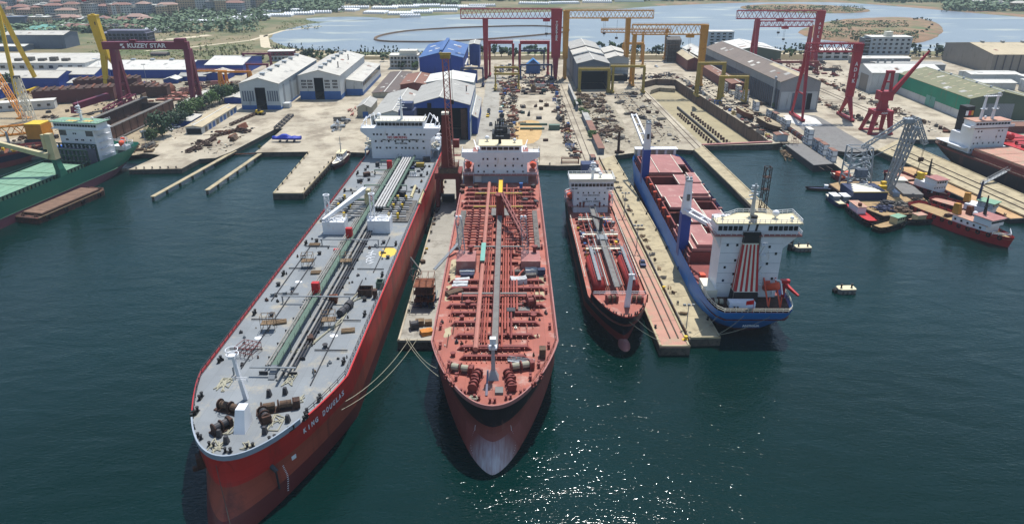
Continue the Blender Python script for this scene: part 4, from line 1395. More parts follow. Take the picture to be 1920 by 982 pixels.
for k in range(7):
	ex.tube((-2.2 + k * .7,Yf + 21 + (k % 2),30.5),(-2.2 + k * .7,Yf + 21 + (k % 2),32.4 + (k % 3) * .5),.22,.22,7)
S.b(ex,'exhaust_pipes','steel_dark',fn)
# loose things on the red deck
def tarp_mb(sx,sy,sz,seed):
	r_ = random.Random(seed)
	mb = MB()
	n = 6
	vs,fs = [],[]
	for i in range(n + 1):
		for j in range(5):
			prof = (0,.85,1,.85,0)[j]
			vs.append((-sx / 2 + sx * i / n,(-.55,-.45,0,.45,.55)[j] * sy,sz * prof * r_.uniform(.86,1.05) + .02))
	for i in range(n):
		for j in range(4):
			fs.append((i * 5 + j,(i + 1) * 5 + j,(i + 1) * 5 + j + 1,i * 5 + j + 1))
	fs.append((0,1,2,3,4))
	fs.append(tuple(n * 5 + k for k in (4,3,2,1,0)))
	return mb.add(vs,fs)
for i,(px,py,sx,sy,sz,m,lab) in enumerate(((876,513,4.2,1.6,1.3,'tarp_grey','pale tarpaulin roll behind the left deckhouse of the red tanker'),(876,519,3.6,1.6,1.2,'tarp_navy','navy tarpaulin bundle behind the left deckhouse of the red tanker'),(867,528,4.0,1.6,1.2,'tarp_grey','upper of the pale covered bundles left on the red tanker'),
		(864,534,4.0,1.5,1.2,'tarp_grey','middle of the pale covered bundles left on the red tanker'),(862,540,4.2,1.5,1.2,'tarp_grey','lowest of the pale covered bundles left on the red tanker'),(972,530,4.4,2.4,1.9,'tarp_grey','large pale covered pallet right on the red tanker'),(974,513,4.2,1.5,1.2,'junk_grey','grey bundle beside the right deckhouse of the red tanker'),
		(997,511,3.8,2.6,1.8,'tarp_grey','tall grey wrapped bundle behind the right deckhouse of the red tanker'),(995,519,3.0,1.3,1.1,'junk_grey','low grey bundle right of the bent red pipes on the tanker'))):
	deck_box('covered_bundle',lab,'bundle',px,py,D2 + .02,1,1,1,m,.1 * (i % 3),tarp_mb(sx,sy,sz,i))
def crate_mb(sx,sy,sz):
	return MB().bx(-sx / 2,-sy / 2,.12,sx / 2,sy / 2,sz).bx(-sx / 2 + .1,-sy / 2,0,-sx / 2 + .35,sy / 2,.12).bx(sx / 2 - .35,-sy / 2,0,sx / 2 - .1,sy / 2,.12).bx(-sx / 2 - .06,-sy / 2 - .06,sz,sx / 2 + .06,sy / 2 + .06,sz + .1)
deck_box('stores_box','blue stores box with pale lid at the right edge of the red tanker deck','box',1015,515,D2 + .02,1,1,1,'tarp_navy',.1,crate_mb(2,1.8,1.8))
deck_box('stores_box','blue upright box near the stern house of the red tanker','box',977,356,D2 + .02,1,1,1,'blue_paint',0,crate_mb(1.2,1.2,2.6))
deck_box('tarp_heap','dark green net heap left of the grey bundles on the red tanker','heap',852,551,D2 + .02,1,1,1,'junk_brown',.6,tarp_mb(4.5,2.2,1.2,31))
deck_box('stores_box','black machine crate right of centre on the forward red tanker deck','box',958,590,D2 + .02,1,1,1,'steel_dark',0,crate_mb(2.0,1.8,1.5))
deck_box('stores_box','grey plate stack right of centre on the red tanker deck','plates',980,578,D2 + .02,1,1,1,'grey_lead',0,MB().bx(-1.8,-2.2,0,1.8,2.2,.2).bx(-1.7,-2.0,.2,1.6,2.1,.4).bx(-1.8,-2.1,.4,1.7,2,.55))
deck_box('cable_reel','large dark red cable reel on the forward red tanker deck','reel',995,575,D2 + .02,1,1,1,'beam_red',.3,MB().tube((-1,0,1.6),(-.8,0,1.6),1.6,1.6,16).tube((.8,0,1.6),(1,0,1.6),1.6,1.6,16).tube((-.8,0,1.6),(.8,0,1.6),1.0,1.0,12).bx(-1.2,-1.4,0,1.2,1.4,.15))
deck_box('rope_pile','coil of pale green rope at the red tanker bow','rope',890,748,D2 + .02,1,1,1,'rope',.3,MB().path([V3((rnd.uniform(-1.2,1.2),rnd.uniform(-.9,.9),.1 + k * .02)) for k in range(26)],.1,5))
deck_box('gangway_step','grey aluminium gangway lying beside the right winch of the red tanker','gangway',977,680,D2 + .02,1,1,1,'galv',-.25,MB().bx(-3,-.5,.2,3,.5,.35).rail([(-3,-.5,.35),(3,-.5,.35)],.7,.04,1.5).rail([(-3,.5,.35),(3,.5,.35)],.7,.04,1.5))
deck_box('machine_crate','dark machine on the right of the bow deck of the red tanker','machine',1017,668,D2 + .02,1,1,1,'junk_brown',0,crate_mb(1.4,1.8,2.2))
for i in range(10):
	px,py = ((868,352),(882,356),(995,365),(1000,352),(905,366),(962,366),(893,351),(1005,382),(866,362),(985,378))[i]
	deck_box('equipment_crate','small %s box, %s of those before the red tanker stern house' % (('rusty','dark')[i % 2],ORD[i]),'crate',px,py,D2 + .02,1,1,1,('rust_dark','steel_dark')[i % 2],.3 * i,crate_mb(1.6,1.3,1.1))
# ================================================================= small chemical tanker
zbands('hull_ct',[(2.4,(28,32,44)),(9.6,(206,70,66))],(140,62,56),.55,var=.14,dirt=(60,40,40),amt=.2,streak=6,scale=.15)
D3,F3 = 6.5,9.0
S = Rig('chemical_tanker','small chemical tanker with red deck tanks and white bridge house','tanker',(30.1,164.6,0),.012)
CT_ = S
h,out,rows = hull(S,16.8,[(-3,2,22,1.1,.85,105,22,.1),(0,3.0,22,1.1,.82,107,20,.2),(3,3.6,20,1.1,.68,110,16,.4),(6.5,2.0,17.5,1.1,.55,112,12,.6),(D3 + .9,.9,16.5,1.1,.52,112,12,.6)],'hull_ct','deck_red',D3)
fr = hull_rows(16.8,[(D3 + .9,.9,16.5,1.1,.52,112,12,.6),(F3,0,16.2,1.1,.5,112,12,.6),(F3 + 1.0,-.3,16.2,1.1,.5,112,12,.6)])
fb = MB()
nn = 16
for sgn in (-1,1):
	base = len(fb.v)
	for z,r in fr:
		fb.v += [(sgn * x,y,z) for y,x in r[:nn]]
	for i in range(2):
		for j in range(nn - 1):
			fb.f.append(tuple(base + k for k in (i * nn + j,i * nn + j + 1,(i + 1) * nn + j + 1,(i + 1) * nn + j)))
S.b(fb,'forecastle_side','hull_ct',None,True)
fo = [(x * .97,y + .1) for y,x in fr[1][1][:nn]]
S.b(MB().sheet(fo + [(-x,y) for x,y in reversed(fo[1:])],F3),'forecastle_deck','deck_red')
S.b(MB().bx(-8.1,fo[-1][1],D3,8.1,fo[-1][1] + .15,F3),'forecastle_bulkhead','beam_red')
bb = MB().ball((0,0,0),1,14,8)
bb.v = [(x * 1.7,2.4 + y * 3.6,-.3 + z * 1.7) for x,y,z in bb.v]
S.b(bb,'bulbous_bow','hatch_red',None,True)
edge_rail(S,rows,D3 + .9,.3,'white_warm',18,84,.9,.05,2.2)
mat('tank_red',(176,58,52),.6,var=.2,scale=.4,dirt=(140,60,54),amt=.4)
for sgn in (-1,1):
	tk = S.b(MB().tube((sgn * 4.9,20,D3 + 1.9),(sgn * 4.9,40,D3 + 1.9),1.8,1.8,18),'deck_tank','tank_red',None,True)
	for y in (21,27,33,39):
		S.b(MB().bx(sgn * 4.9 - 1.9,y,D3,sgn * 4.9 + 1.9,y + .5,D3 + 1.2),'saddle','beam_red',tk)
	S.b(MB().bx(sgn * 4.9 - .5,20,D3 + 4.35,sgn * 4.9 + .5,44,D3 + 4.42).rail([(sgn * 4.9 - .7,20,D3 + 4.5),(sgn * 4.9 - .7,44,D3 + 4.5)],1,.05,2).rail([(sgn * 4.9 + .7,20,D3 + 4.5),(sgn * 4.9 + .7,44,D3 + 4.5)],1,.05,2),'tank_walk','steel_grey',tk)
S.b(MB().bx(-.9,18,D3 + 3.0,.9,84,D3 + 3.2),'catwalk','grey_lead')
for sgn in (-1,1):
	S.b(MB().rail([(sgn * .9,18,D3 + 3.2),(sgn * .9,84,D3 + 3.2)],1,.035,2.4),'railing','steel_grey')
rnd = random.Random(9)
for y in (47,50.5,54,57.5,61,64.5,68,71.5,75,78.5):
	for sgn in (-1,1):
		x0,x1 = sorted((sgn * 1.6,sgn * 6.4))
		S.b(MB().bx(x0,y,D3,x1,y + .4,D3 + .8),'deck_beam','beam_red')
for x,m in ((-1.6,'pipe_red'),(-2.1,'pipe_white'),(1.5,'pipe_red'),(2.0,'pipe_grey'),(2.5,'pipe_red'),(-2.6,'beam_red'),(4.2,'pipe_red'),(-4.2,'pipe_red')):
	S.b(MB().tube((x,22 if abs(x) < 3 else 45,D3 + 1.6),(x,82,D3 + 1.6),.18,.18,7),'deck_pipe',m)
for i in range(80):
	x,y = rnd.uniform(-6.4,6.4),rnd.uniform(42,82)
	s_ = rnd.uniform(.4,1.3)
	S.b(MB().box(x,y,D3 + .3 + s_ * .5,s_,s_ * rnd.uniform(.6,1.8),s_,rnd.random()).tube((x,y,D3),(x,y,D3 + .3 + s_),.2,.2,6),'deck_fitting',rnd.choice(('pipe_red','beam_red','pipe_white','steel_grey','steel_grey','yellow','blue_paint','steel_dark')))
for y in (46,58,72):
	S.b(MB().bx(-6,y,D3 + 2.6,6,y + .9,D3 + 2.75).rail([(-6,y,D3 + 2.75),(6,y,D3 + 2.75)],1,.05,1.5).bx(-6,y,D3,-5.8,y + .2,D3 + 2.6).bx(5.8,y,D3,6,y + .2,D3 + 2.6),'cross_walk','white_warm')
S.b(MB().bx(-1.6,52,D3,1.8,56,D3 + 3.6),'pump_house','steel_grey')
S.b(MB().tube((.4,60,D3),(.4,60,D3 + 8),.7,.55,10).taper((.4,60,D3 + 7.5),(-2.2,72,D3 + 4.4),.7,.8,.4,.4),'hose_crane','steel_dark')
fm = S.b(MB().taper((1.0,7.5,F3),(1.6,7.5,F3 + 9.5),1.5,1.2,.8,.8),'foremast','white')
S.b(MB().box(1.6,7.2,F3 + 9.5,1.6,.5,.4).tube((1.6,7.5,F3 + 9.5),(1.6,7.5,F3 + 12.5),.08,.05,5),'light_bar','white',fm)
for x,y,rz in ((-3,10,.2),(4,10,-.2)):
	winch(S,x,y,F3,rz,'beam_red','junk_brown',3.4)
for k in range(8):
	a = -1.2 + k * .34
	bitts(S,S.o,(5.8 * math.sin(a),8.6 - 7.2 * math.cos(a) + 1.6 * abs(math.sin(a)),F3),a,'black',.65)
S.b(MB().rail([(-7.2,fo[-1][1],F3),(7.2,fo[-1][1],F3)],1.0,.05,1.5),'railing','white')
Yf = 86.5
sb = S.b(MB().bx(-6.4,Yf,D3,6.4,Yf + 12,15.2),'superstructure','white')
S.b(MB().bx(-8.2,Yf - .4,D3 + 2.4,8.2,Yf + 18,D3 + 2.6),'boat_deck','hatch_red',sb)
S.b(MB().bx(-7.7,Yf - .2,15.2,8.1,Yf + 7.5,18.6),'wheelhouse','white',sb)
S.b(MB().bx(-8.2,Yf - .6,18.6,8.6,Yf + 8.2,18.9).bx(-8.2,Yf - .6,18.9,8.6,Yf - .4,19.6),'wheelhouse_roof','white_warm',sb)
pane_row(S,sb,[-6.9 + k * 1.3 for k in range(12)],Yf - .2,17.2,1.05,1.1)
pane_row(S,sb,(-6.8,-5.5,6.0,7.2),Yf - .2,15.9,.9,.4)
for z,xs in ((14.2,(-4.8,-2.9,-1,1,3,5)),(11.8,(-4.8,-1.6,1.6,4.9)),(9.4,(-4.9,1.6,4.9))):
	pane_row(S,sb,xs,Yf,z,.5,.6)
lettering('NO SMOKING',6.2,'black',sb,(0,Yf - .06,13.2),bold=.01,height=.5)
lettering('SAFETY FIRST',6.6,'black',sb,(.2,Yf - .06,10.8),bold=.01,height=.5)
for x in (-3.9,-2.6,3.3):
	S.b(MB().taper((x,Yf - .15,8.6),(x,Yf - .15,10.6),.5,.2,.7,.2),'fire_post','beam_red',sb)
radar_mast(S,.6,Yf + 3,18.9,6.5,'white',sb,yard=3.6)
dome(S,3.6,Yf + 4,18.9,.75,sb)
S.b(MB().rail([(-8,Yf - .5,18.9),(-8,Yf + 8,18.9),(8.4,Yf + 8,18.9),(8.4,Yf - .5,18.9)],1.1,.05,1.6),'railing','white',sb)
S.b(MB().bx(-2.4,Yf + 13,D3,2.4,Yf + 18,21),'funnel','navy',sb)
lifeboat(S,-6.9,Yf + 8,D3 + 3,math.pi,'orange',5,sb,False)
lifeboat(S,7.0,Yf + 6,D3 + 3,0,'red',5,sb,False)
# ================================================================= blue cargo ship, stern towards us
zbands('hull_bc',[(1.4,(26,126,216))],(96,44,50),.5,var=.12,dirt=(70,96,140),amt=.3,streak=8,scale=.1)
D4,P4 = 7.6,9.2
S = Rig('cargo_ship','blue cargo ship with two deck cranes and red and white striped funnel','cargo ship',(65.6,333.5,0),math.pi - .005)
BC = S
seams(MAT['hull_bc'],8,2,('y','z'),.08,.82)
# local axes: y runs aft (towards us), x points to the photo's left
LB = 165.5
h,out,rows = hull(S,23.2,[(-2,2,30,1.1,.8,LB - 10,26,.1),(0,2,28,1.1,.75,LB - 7,24,.2),(3.4,2,25,1.1,.66,LB - 4,20,.45),(D4,.5,22,1.1,.55,LB - .5,15,.7),(P4,0,21,1.1,.52,LB,14,.74)],'hull_bc',None)
r2 = hull_rows(23.0,[(D4,.8,22,1.1,.55,LB - .8,15,.7)])[0][1]
S.b(MB().sheet([(x,y) for y,x in r2 if x > .01] + [(-x,y) for y,x in reversed(r2) if x > .01],D4 - 1.2),'deck','beam_red')
S.b(MB().sheet([(x * .985,y) for y,x in r2[-7:]] + [(-x * .985,y) for y,x in reversed(r2[-7:])],P4 - .9),'poop_deck','rust_dark')
edge_rail(S,hull_rows(23.2,[(P4,0,21,1.1,.52,LB,14,.74)]),P4,.15,'white_warm',140,170,1.1,.05,1.5)
S.b(MB().rail([(-8.5,LB - .2,P4),(8.5,LB - .2,P4)],1.1,.05,1.5),'railing','white_warm')
# hold openings, coamings and hatch covers
def cover(x0,x1,y0,y1,z,t=.9,m='hatch_red'):
	c = S.b(MB().bx(x0,y0,z - t,x1,y1,z),'hatch_cover',m)
	S.b(MB().bx(x0,y0,z,x0 + .25,y1,z + .1),'cover_edge','white_warm',c)
	S.b(MB().bx(x1 - .25,y0,z,x1,y1,z + .1),'cover_edge','white_warm',c)
	return c
HC = 10.2
zs = [(20,48),(50,78),(80,104),(106,127)]
for i,(y0,y1) in enumerate(zs):
	for sgn in (-1,1):
		S.b(MB().bx(sgn * 9.2 - .25,y0,D4 - 1.2,sgn * 9.2 + .25,y1,HC - .2),'coaming','beam_red')
	for yy in (y0,y1):
		S.b(MB().bx(-8.95,yy - .25,D4 - 1.2,8.95,yy + .25,HC - .2),'coaming','beam_red')
	S.b(MB().bx(-8.95,y0 + .25,-1.5,8.95,y1 - .25,-1.2),'hold_floor','dark_open')
c0 = cover(-5.2,4.6,21,47.5,HC + .9)
S.b(MB().prism([(-8.6,26),(-5.4,20.5),(-5.4,36),(-8.6,36)],HC,HC + .9),'hatch_cover','hatch_red')
S.b(MB().prism([(4.8,20.5),(8.8,26),(8.8,47.5),(4.8,47.5)],HC,HC + .9),'hatch_cover','hatch_red')
cover(-5.3,-.4,50.5,63,HC + .9)
cover(-9.2,-5.5,50.5,63,HC + 1.8)
cover(-9.2,9.2,64,78,HC + .9)
cover(-8.6,-2.5,65,77,HC + 1.9)
cover(-2.2,3.6,80.5,104,HC + .9)
cover(3.2,8.8,80.5,92,HC + 1.9)
cover(-9.2,-2.4,92,104,HC + .9)
cover(1.0,9.2,106.5,116,HC + .9)
cover(-9.2,8.6,116.5,127,HC + .9)
cover(-3.4,7.0,117,126.4,HC + 2.0)
for sgn in (-1,1):
	rp = MB()
	for y in range(22,140,3):
		rp.beam((sgn * 10.9,y,D4 - 1.2),(sgn * 10.9,y,P4 + .1),.3,.2)
	S.b(rp,'bulwark_stays','beam_red')
	wk = S.b(MB().bx(sgn * 9.6 - .3,104,D4 - 1.2,sgn * 9.6 + .3,128,D4 + 1.2),'side_locker','hatch_red')
	for k in range(6):
		y = 52 + k * 9
		S.b(MB().tube((sgn * 10.2,y,D4 - 1.2),(sgn * 10.2,y,D4 + 2.4),.5,.4,8).box(sgn * 10.2,y,D4 + 2.6,1.3,.9,.6),'side_vent','hatch_red' if sgn < 0 else 'orange')
# forecastle break and its white shelter
S.b(MB().bx(-9.5,12,D4 - 1.2,9.5,13,D4 + 4.2),'forecastle_shelter','white_warm')
for k in range(5):
	x = -8.2 + k * 4.0
	S.b(MB().bx(x - .5,13,D4 - 1.2,x + .5,15.6,D4 + 4.2),'shelter_rib','white')
S.b(MB().bx(-9.6,11.8,D4 + 4.2,9.6,15.8,D4 + 4.5),'shelter_roof','white')
for k in range(14):
	S.b(MB().bx(-9 + k * .7,11.9,D4 + 4.5,-8.75 + k * .7,15.7,D4 + 4.7),'roof_slat','white')
# deck cranes on the photo's left side
def ship_crane(y,jib_to,zt=31.0):
	x = 10.2
	c = S.b(MB().bx(x - 1.5,y - 1.6,D4 - 1.2,x + 1.5,y + 1.6,20.5),'deck_crane','crane_blue')
	S.b(MB().taper((x,y,20.5),(x,y,zt),2.7,2.9,1.7,2.0),'crane_tower','white',c)
	S.b(MB().box(x,y,zt + .3,1.9,2.2,.6).tube((x - .6,y,zt + .6),(x - .6,y,zt + 1.2),.4,.4,8).tube((x + .6,y,zt + .6),(x + .6,y,zt + 1.2),.4,.4,8).rail([(x - 1,y - 1.1,zt + .6),(x + 1,y - 1.1,zt + .6)],.9,.05,1),'crane_head','galv',c)
	S.b(MB().bx(x - .45,y + 1.2,25.0,x + .45,y + 1.55,27),'cab_window','glass_dark',c)
	t = V3(jib_to)
	a = V3((x,y + 1.4 * (1 if t.y > y else -1),21.8))
	d = (t - a).normalized()
	n = V3((d.y,-d.x,0)).normalized()
	jb = MB()
	for sg in (-1,1):
		jb.taper(a + n * sg * 1.3,t + n * sg * 1.0,.75,1.2,.6,.8)
	for k in (.08,.36,.66,.97):
		p_ = a.lerp(t,k)
		jb.beam(p_ - n * 1.2,p_ + n * 1.2,.6,.5)
	S.b(jb,'crane_jib','white',c)
	S.b(MB().box(t.x,t.y,t.z - .6,2.6,1.6,1.2).tube((t.x,t.y,t.z),(t.x,t.y,t.z - 3.5),.1,.1,5),'hook_block','steel_grey',c)
ship_crane(120.3,(3.0,143.0,22.5))
ship_crane(45.8,(12.4,21.0,29.0))
# tower block
Ya = 146.5                                            # forward face; after face at Ya + 8
sb = S.b(MB().bx(2.2,Ya,P4 - 1.0,8.4,Ya + 8,26.6),'superstructure','white')
S.b(MB().bx(-8.4,Ya,P4 - 1.0,-2.2,Ya + 8,26.6),'superstructure_wing','white',sb)
S.b(MB().bx(-2.2,Ya,P4 - 1.0,2.2,Ya + 3,26.6),'superstructure_core','white',sb)
S.b(MB().prof([(-8.4,22.5),(-12.6,26.6),(-8.4,26.6)],'y',Ya + 1,Ya + 7.4).prof([(8.4,22.5),(8.4,26.6),(10.4,26.6)],'y',Ya + 1,Ya + 7.4),'wing_bracket','white',sb)
S.b(MB().bx(-12.9,Ya - .5,26.6,10.6,Ya + 8.6,27.0),'bridge_deck','hatch_red',sb)
S.b(MB().rail([(10.5,Ya - .4,27),(10.5,Ya + 8.5,27),(-12.8,Ya + 8.5,27),(-12.8,Ya - .4,27)],1.1,.05,1.4),'railing','white',sb)
S.b(MB().bx(-12.0,Ya + .2,27.0,9.6,Ya + 7.6,29.9),'wheelhouse','white',sb)
rp = [(-12.9,Ya - .2),(-12.9,Ya + 7.9),(10.4,Ya + 7.9),(10.4,Ya + 4.0),(6,Ya + 2.2),(2.5,Ya - .4),(-4,Ya - .4),(-7,Ya + 1.0)]
S.b(MB().prism(rp,29.9,30.2),'wheelhouse_roof','cream_deck',sb)
S.b(MB().rail([(p[0] * .98,p[1],30.2) for p in rp + rp[:1]],1.1,.05,1.4),'railing','white',sb)
pane_row(S,sb,[-11.2 + k * 1.35 for k in range(6)] + [3.6 + k * 1.35 for k in range(5)],Ya + 7.6,28.7,1.1,1.3,'glass_dark','window',1)
for x,zs_ in ((4.0,(24,19.5,15.4,12.2)),(6.6,(24,17.4,13.4)),(-4.8,(23.5,18.5)),(-6.8,(21.5,14))):
	for z in zs_:
		pane_row(S,sb,(x,),Ya + 8.0,z,.6,.7,'glass_dark','window',1)
# panel seams
for z in (12.6,15.6,18.6,21.6,24.4):
	for x0,x1 in ((2.2,8.4),(-8.4,-2.2)):
		S.b(MB().bx(x0,Ya + 8.0,z,x1,Ya + 8.05,z + .08),'plate_seam','galv',sb)
# striped funnel: tapered casing with separate stripe plates
f0,f1 = (-1.9,4.2),(-.9,2.7)
ft,fbz = 26.2,10.6
fn = S.b(MB().add([(-2.6,Ya + 3.4,8.3),(4.4,Ya + 3.4,8.3),(4.4,Ya + 11.5,8.3),(-2.6,Ya + 11.5,8.3),(-1.3,Ya + 4.6,27.2),(2.6,Ya + 4.6,27.2),(2.6,Ya + 8.6,27.2),(-1.3,Ya + 8.6,27.2)],
  [(4,5,6,7),(0,1,5,4),(1,2,6,5),(2,3,7,6),(3,0,4,7)]),'funnel','white_warm',sb)
def fpt(u,v,face,off=.05):                         # u across 0..1, v up 0..1
	z = 8.3 + v * 18.9
	xa,xb = -2.6 + 1.3 * v,4.4 - 1.8 * v
	ya,yb = Ya + 3.4 + 1.2 * v,Ya + 11.5 - 2.9 * v
	if face == 'aft':
		return (xa + (xb - xa) * u,yb + off,z)
	return (xb + off,ya + (yb - ya) * u,z)
for face,n in (('aft',9),('side',9)):
	for k in range(n):
		if k % 2 == 0:
			u0,u1 = k / n,(k + 1) / n
			S.b(MB().add([fpt(u0,.17,face),fpt(u1,.17,face),fpt(u1,.86,face),fpt(u0,.86,face)],[(0,1,2,3)] if face == 'side' else [(3,2,1,0)]),'painted_stripe','red',fn)
	for v0,v1 in ((0,.16),(.88,1.0)):
		S.b(MB().add([fpt(0,v0,face,.07),fpt(1,v0,face,.07),fpt(1,v1,face,.07),fpt(0,v1,face,.07)],[(0,1,2,3)] if face == 'side' else [(3,2,1,0)]),'painted_band','black',fn)
ex = S.b(MB().box(.6,Ya + 6.6,27.5,4.6,4.6,.9),'funnel_top','black',fn)
for x,y,r,hh in ((.2,Ya + 6.4,.9,4.0),(1.6,Ya + 7.4,.3,2.6),(-.6,Ya + 7.6,.3,2.2),(1.8,Ya + 5.6,.35,1.8)):
	S.b(MB().tube((x,y,27.9),(x - .3,y,27.9 + hh),r,r,10),'exhaust_pipe','black',ex)
radar_mast(S,-1.0,Ya + 1.6,30.2,9.0,'galv',sb,yard=4.5)
dome(S,-6.6,Ya + 4,30.2,.95,sb)
dome(S,-10.4,Ya + 6,30.2,.55,sb)
dome(S,7.8,Ya + 4.5,30.2,.55,sb)
S.b(MB().truss((3.2,Ya + 12.0,P4 - .9),(3.2,Ya + 12.0,P4 - .8),.1,.1,1,.02),'deck_pad','galv',sb)
lt = MB()
for k in range(6):
	z = 10 + k * 2.9
	lt.bx(-3.4,Ya + 8.2,z,-2.0,Ya + 10,z + .12).rail([(-3.4,Ya + 10,z),(-2.0,Ya + 10,z)],1,.05,.7)
	lt.beam((-3.3 if k % 2 else -2.1,Ya + 9,z),(-2.1 if k % 2 else -3.3,Ya + 9,z + 2.9),.5,.1)
S.b(lt,'outside_stairs','white',sb)
# poop house and deck gear
S.b(MB().bx(-1.0,Ya + 12.2,P4 - .9,6.0,Ya + 14.6,P4 + .7),'poop_house','white',sb)
S.b(MB().bx(8.0,Ya + 1,P4 - .9,11.2,Ya + 9,P4 + 1.6),'side_house','white_warm',sb)
S.b(MB().bx(8.2,Ya - 5,P4 - .9,9.8,Ya - 3,P4 + .6),'locker','orange',sb)
lbx = lifeboat(S,-6.2,Ya + 10.5,P4 + 2.2,math.pi,'orange',7.6,sb)
lbx.rotation_euler = (R(-28),0,math.pi + .25)
S.b(MB().beam((-4.6,Ya + 14.4,P4 - .8),(-4.6,Ya + 7.4,P4 + 5.4),.35).beam((-7.8,Ya + 14.4,P4 - .8),(-7.8,Ya + 7.4,P4 + 5.4),.35).beam((-4.6,Ya + 14.4,P4 - .8),(-4.6,Ya + 14.4,P4 + 2.2),.3).beam((-7.8,Ya + 14.4,P4 - .8),(-7.8,Ya + 14.4,P4 + 2.2),.3),'launch_ramp','orange',sb)
S.b(MB().tube((-10.6,Ya + 8,P4 - .9),(-10.6,Ya + 8,P4 + 3.4),.5,.45,10).taper((-10.6,Ya + 8,P4 + 3.2),(-12.8,Ya + 13,P4 + 2.0),.9,.9,.5,.5).box(-10.8,Ya + 7.6,P4 + 3.8,2.4,1.2,.9),'stores_crane','red',sb)
for x in (-9,-3.5,4.5,8.6):
	bitts(S,S.o,(x,Ya + 15.6,P4 - .9),0,'black',.8)
winch(S,8.6,Ya + 13.0,P4 - .9,0,'rust_dark','rope',3.6)
fl = S.b(MB().beam((.8,LB - 1.0,P4 - .9),(1.0,LB - .6,P4 + 3.6),.1).add([(.9,LB - .8,P4 + 3.4),(2.8,LB - 1.1,P4 + 2.9),(2.8,LB - 1.1,P4 + 1.7),(.9,LB - .8,P4 + 2.1)],[(0,1,2,3),(3,2,1,0)]),'ensign','red',sb)
lettering('ANTIGUA',4.6,'white',h,(.5,LB - 1.2,4.4),(R(90),0,math.pi),.02,.6).location.y = LB - 1.5
# ================================================================= green container ship, far left
zbands('hull_gc',[(3.6,(16,112,90))],(122,74,84),.55,var=.1,dirt=(30,96,80),amt=.2,streak=6,scale=.1)
S = Rig('container_ship','green container ship with pale green hatch covers and white bridge tower','container ship',(-210.6,212,0),-.171)
LG,D5 = 131.0,8.0
h,out,rows = hull(S,24.6,[(-2,2,30,1.1,.8,LG - 14,30,.05),(0,2,28,1.1,.75,LG - 11,28,.1),(3.6,2,25,1.1,.66,LG - 5,24,.3),(D5,.5,22,1.1,.55,LG - 1,18,.6),(D5 + 1.6,0,21,1.1,.52,LG,16,.68)],'hull_gc',None)
r2 = hull_rows(24.4,[(D5,.8,22,1.1,.55,LG - 1.2,18,.6)])[0][1]
S.b(MB().sheet([(x,y) for y,x in r2 if x > .01] + [(-x,y) for y,x in reversed(r2) if x > .01],D5 - .2),'deck','green_dark')
S.b(MB().bx(12.15,20,3.5,12.35,LG - 22,3.65),'rubbing_line','green_hatch',h)
for y0,y1 in ((14,30),(30.6,46),(46.6,62),(62.6,78),(78.6,92)):
	for x0,x1 in ((-9.8,-5.1),(-4.9,0),(.2,4.9),(5.1,9.8)):
		S.b(MB().bx(x0,y0,D5 + .6,x1,y1,D5 + 2.0),'hatch_cover','green_hatch')
	S.b(MB().bx(-9.9,y1 + .05,D5 - .2,9.9,y1 + .55,D5 + 1.6),'coaming','crane_khaki')
for x in (-10.4,10.4):
	mb = MB()
	for y in range(14,96,2):
		mb.beam((x,y,D5 - .2),(x,y,D5 + 2.4),.3,.5)
	mb.beam((x,14,D5 + 2.4),(x,96,D5 + 2.4),.35)
	S.b(mb,'side_frames','green_dark')
def lash(y,hh,cols=11):
	mb = MB()
	for k in range(cols + 1):
		x = -11 + 22 * k / cols
		mb.beam((x,y,D5 - .2),(x,y,D5 + hh),.55,.7)
	for j in range(1,4):
		mb.beam((-11,y,D5 + hh * j / 3),(11,y,D5 + hh * j / 3),.5,.5)
	S.b(mb,'lashing_bridge','green_dark')
lash(94,7.5)
lash(100,8.5)
S.b(MB().bx(-10.8,99,D5,10.8,99.6,D5 + 6.8),'lashing_screen','lavender')
for x,y,ht in ((10.6,78,16.5),(10.8,38,12.0),(10.9,6,12.0)):
	c = S.b(MB().taper((x + .6,y,D5 - 1),(x,y,D5 + 4),2.2,6.0,2.2,3.0).taper((x,y,D5 + 4),(x - 1,y,ht),2.2,3.0,1.8,2.4),'crane_pedestal','green_hull' if y > 50 else 'green_dark')
	if y > 50:
		S.b(MB().taper((x - 1,y,ht),(x - 1.2,y,ht + 10.5),3.0,3.0,2.6,2.2).box(x - 4,y,ht + 7,1.4,1.2,6),'crane_tower','beige_steel',c)
		S.b(MB().taper((x - 2,y - 1.5,ht + 1.5),(x - 34,y - 6,ht + 10),2.0,2.0,1.2,1.2),'crane_jib','beige_steel',c)
Ys = 103.5
sb = S.b(MB().bx(-8.6,Ys,D5,8.6,Ys + 11,22.0),'superstructure','white')
S.b(MB().bx(-11.8,Ys - .4,22.0,11.8,Ys + 8,22.3),'bridge_deck','white',sb)
S.b(MB().bx(-10.8,Ys + .2,22.3,10.8,Ys + 7,25.0),'wheelhouse','white',sb)
S.b(MB().bx(-12,Ys - .4,25.0,12,Ys + 8,25.3),'wheelhouse_roof','green_hatch',sb)
S.b(MB().bx(-5,Ys + 1,25.3,0,Ys + 3.4,25.45).bx(3,Ys + 1.5,25.3,7,Ys + 4,25.45),'painted_panel','yellow_mark',sb)
S.b(MB().rail([(-12,Ys - .3,25.3),(12,Ys - .3,25.3),(12,Ys + 8,25.3)],1,.05,1.6),'railing','white',sb)
pane_row(S,sb,[-9.8 + k * 1.4 for k in range(15)],Ys + .2,23.8,1.1,1.0)
for z,xs in ((20.2,(-1.5,-.5)),(17.4,(-5.6,-4.9,-1,-.2,2,2.8,6.4)),(14.4,(-6,-5.2,-.4,.4,2.6,3.4,7)),(11.4,(-4,-3.2,0,.8,2.9,3.7,7.2))):
	pane_row(S,sb,xs,Ys,z,.55,.7)
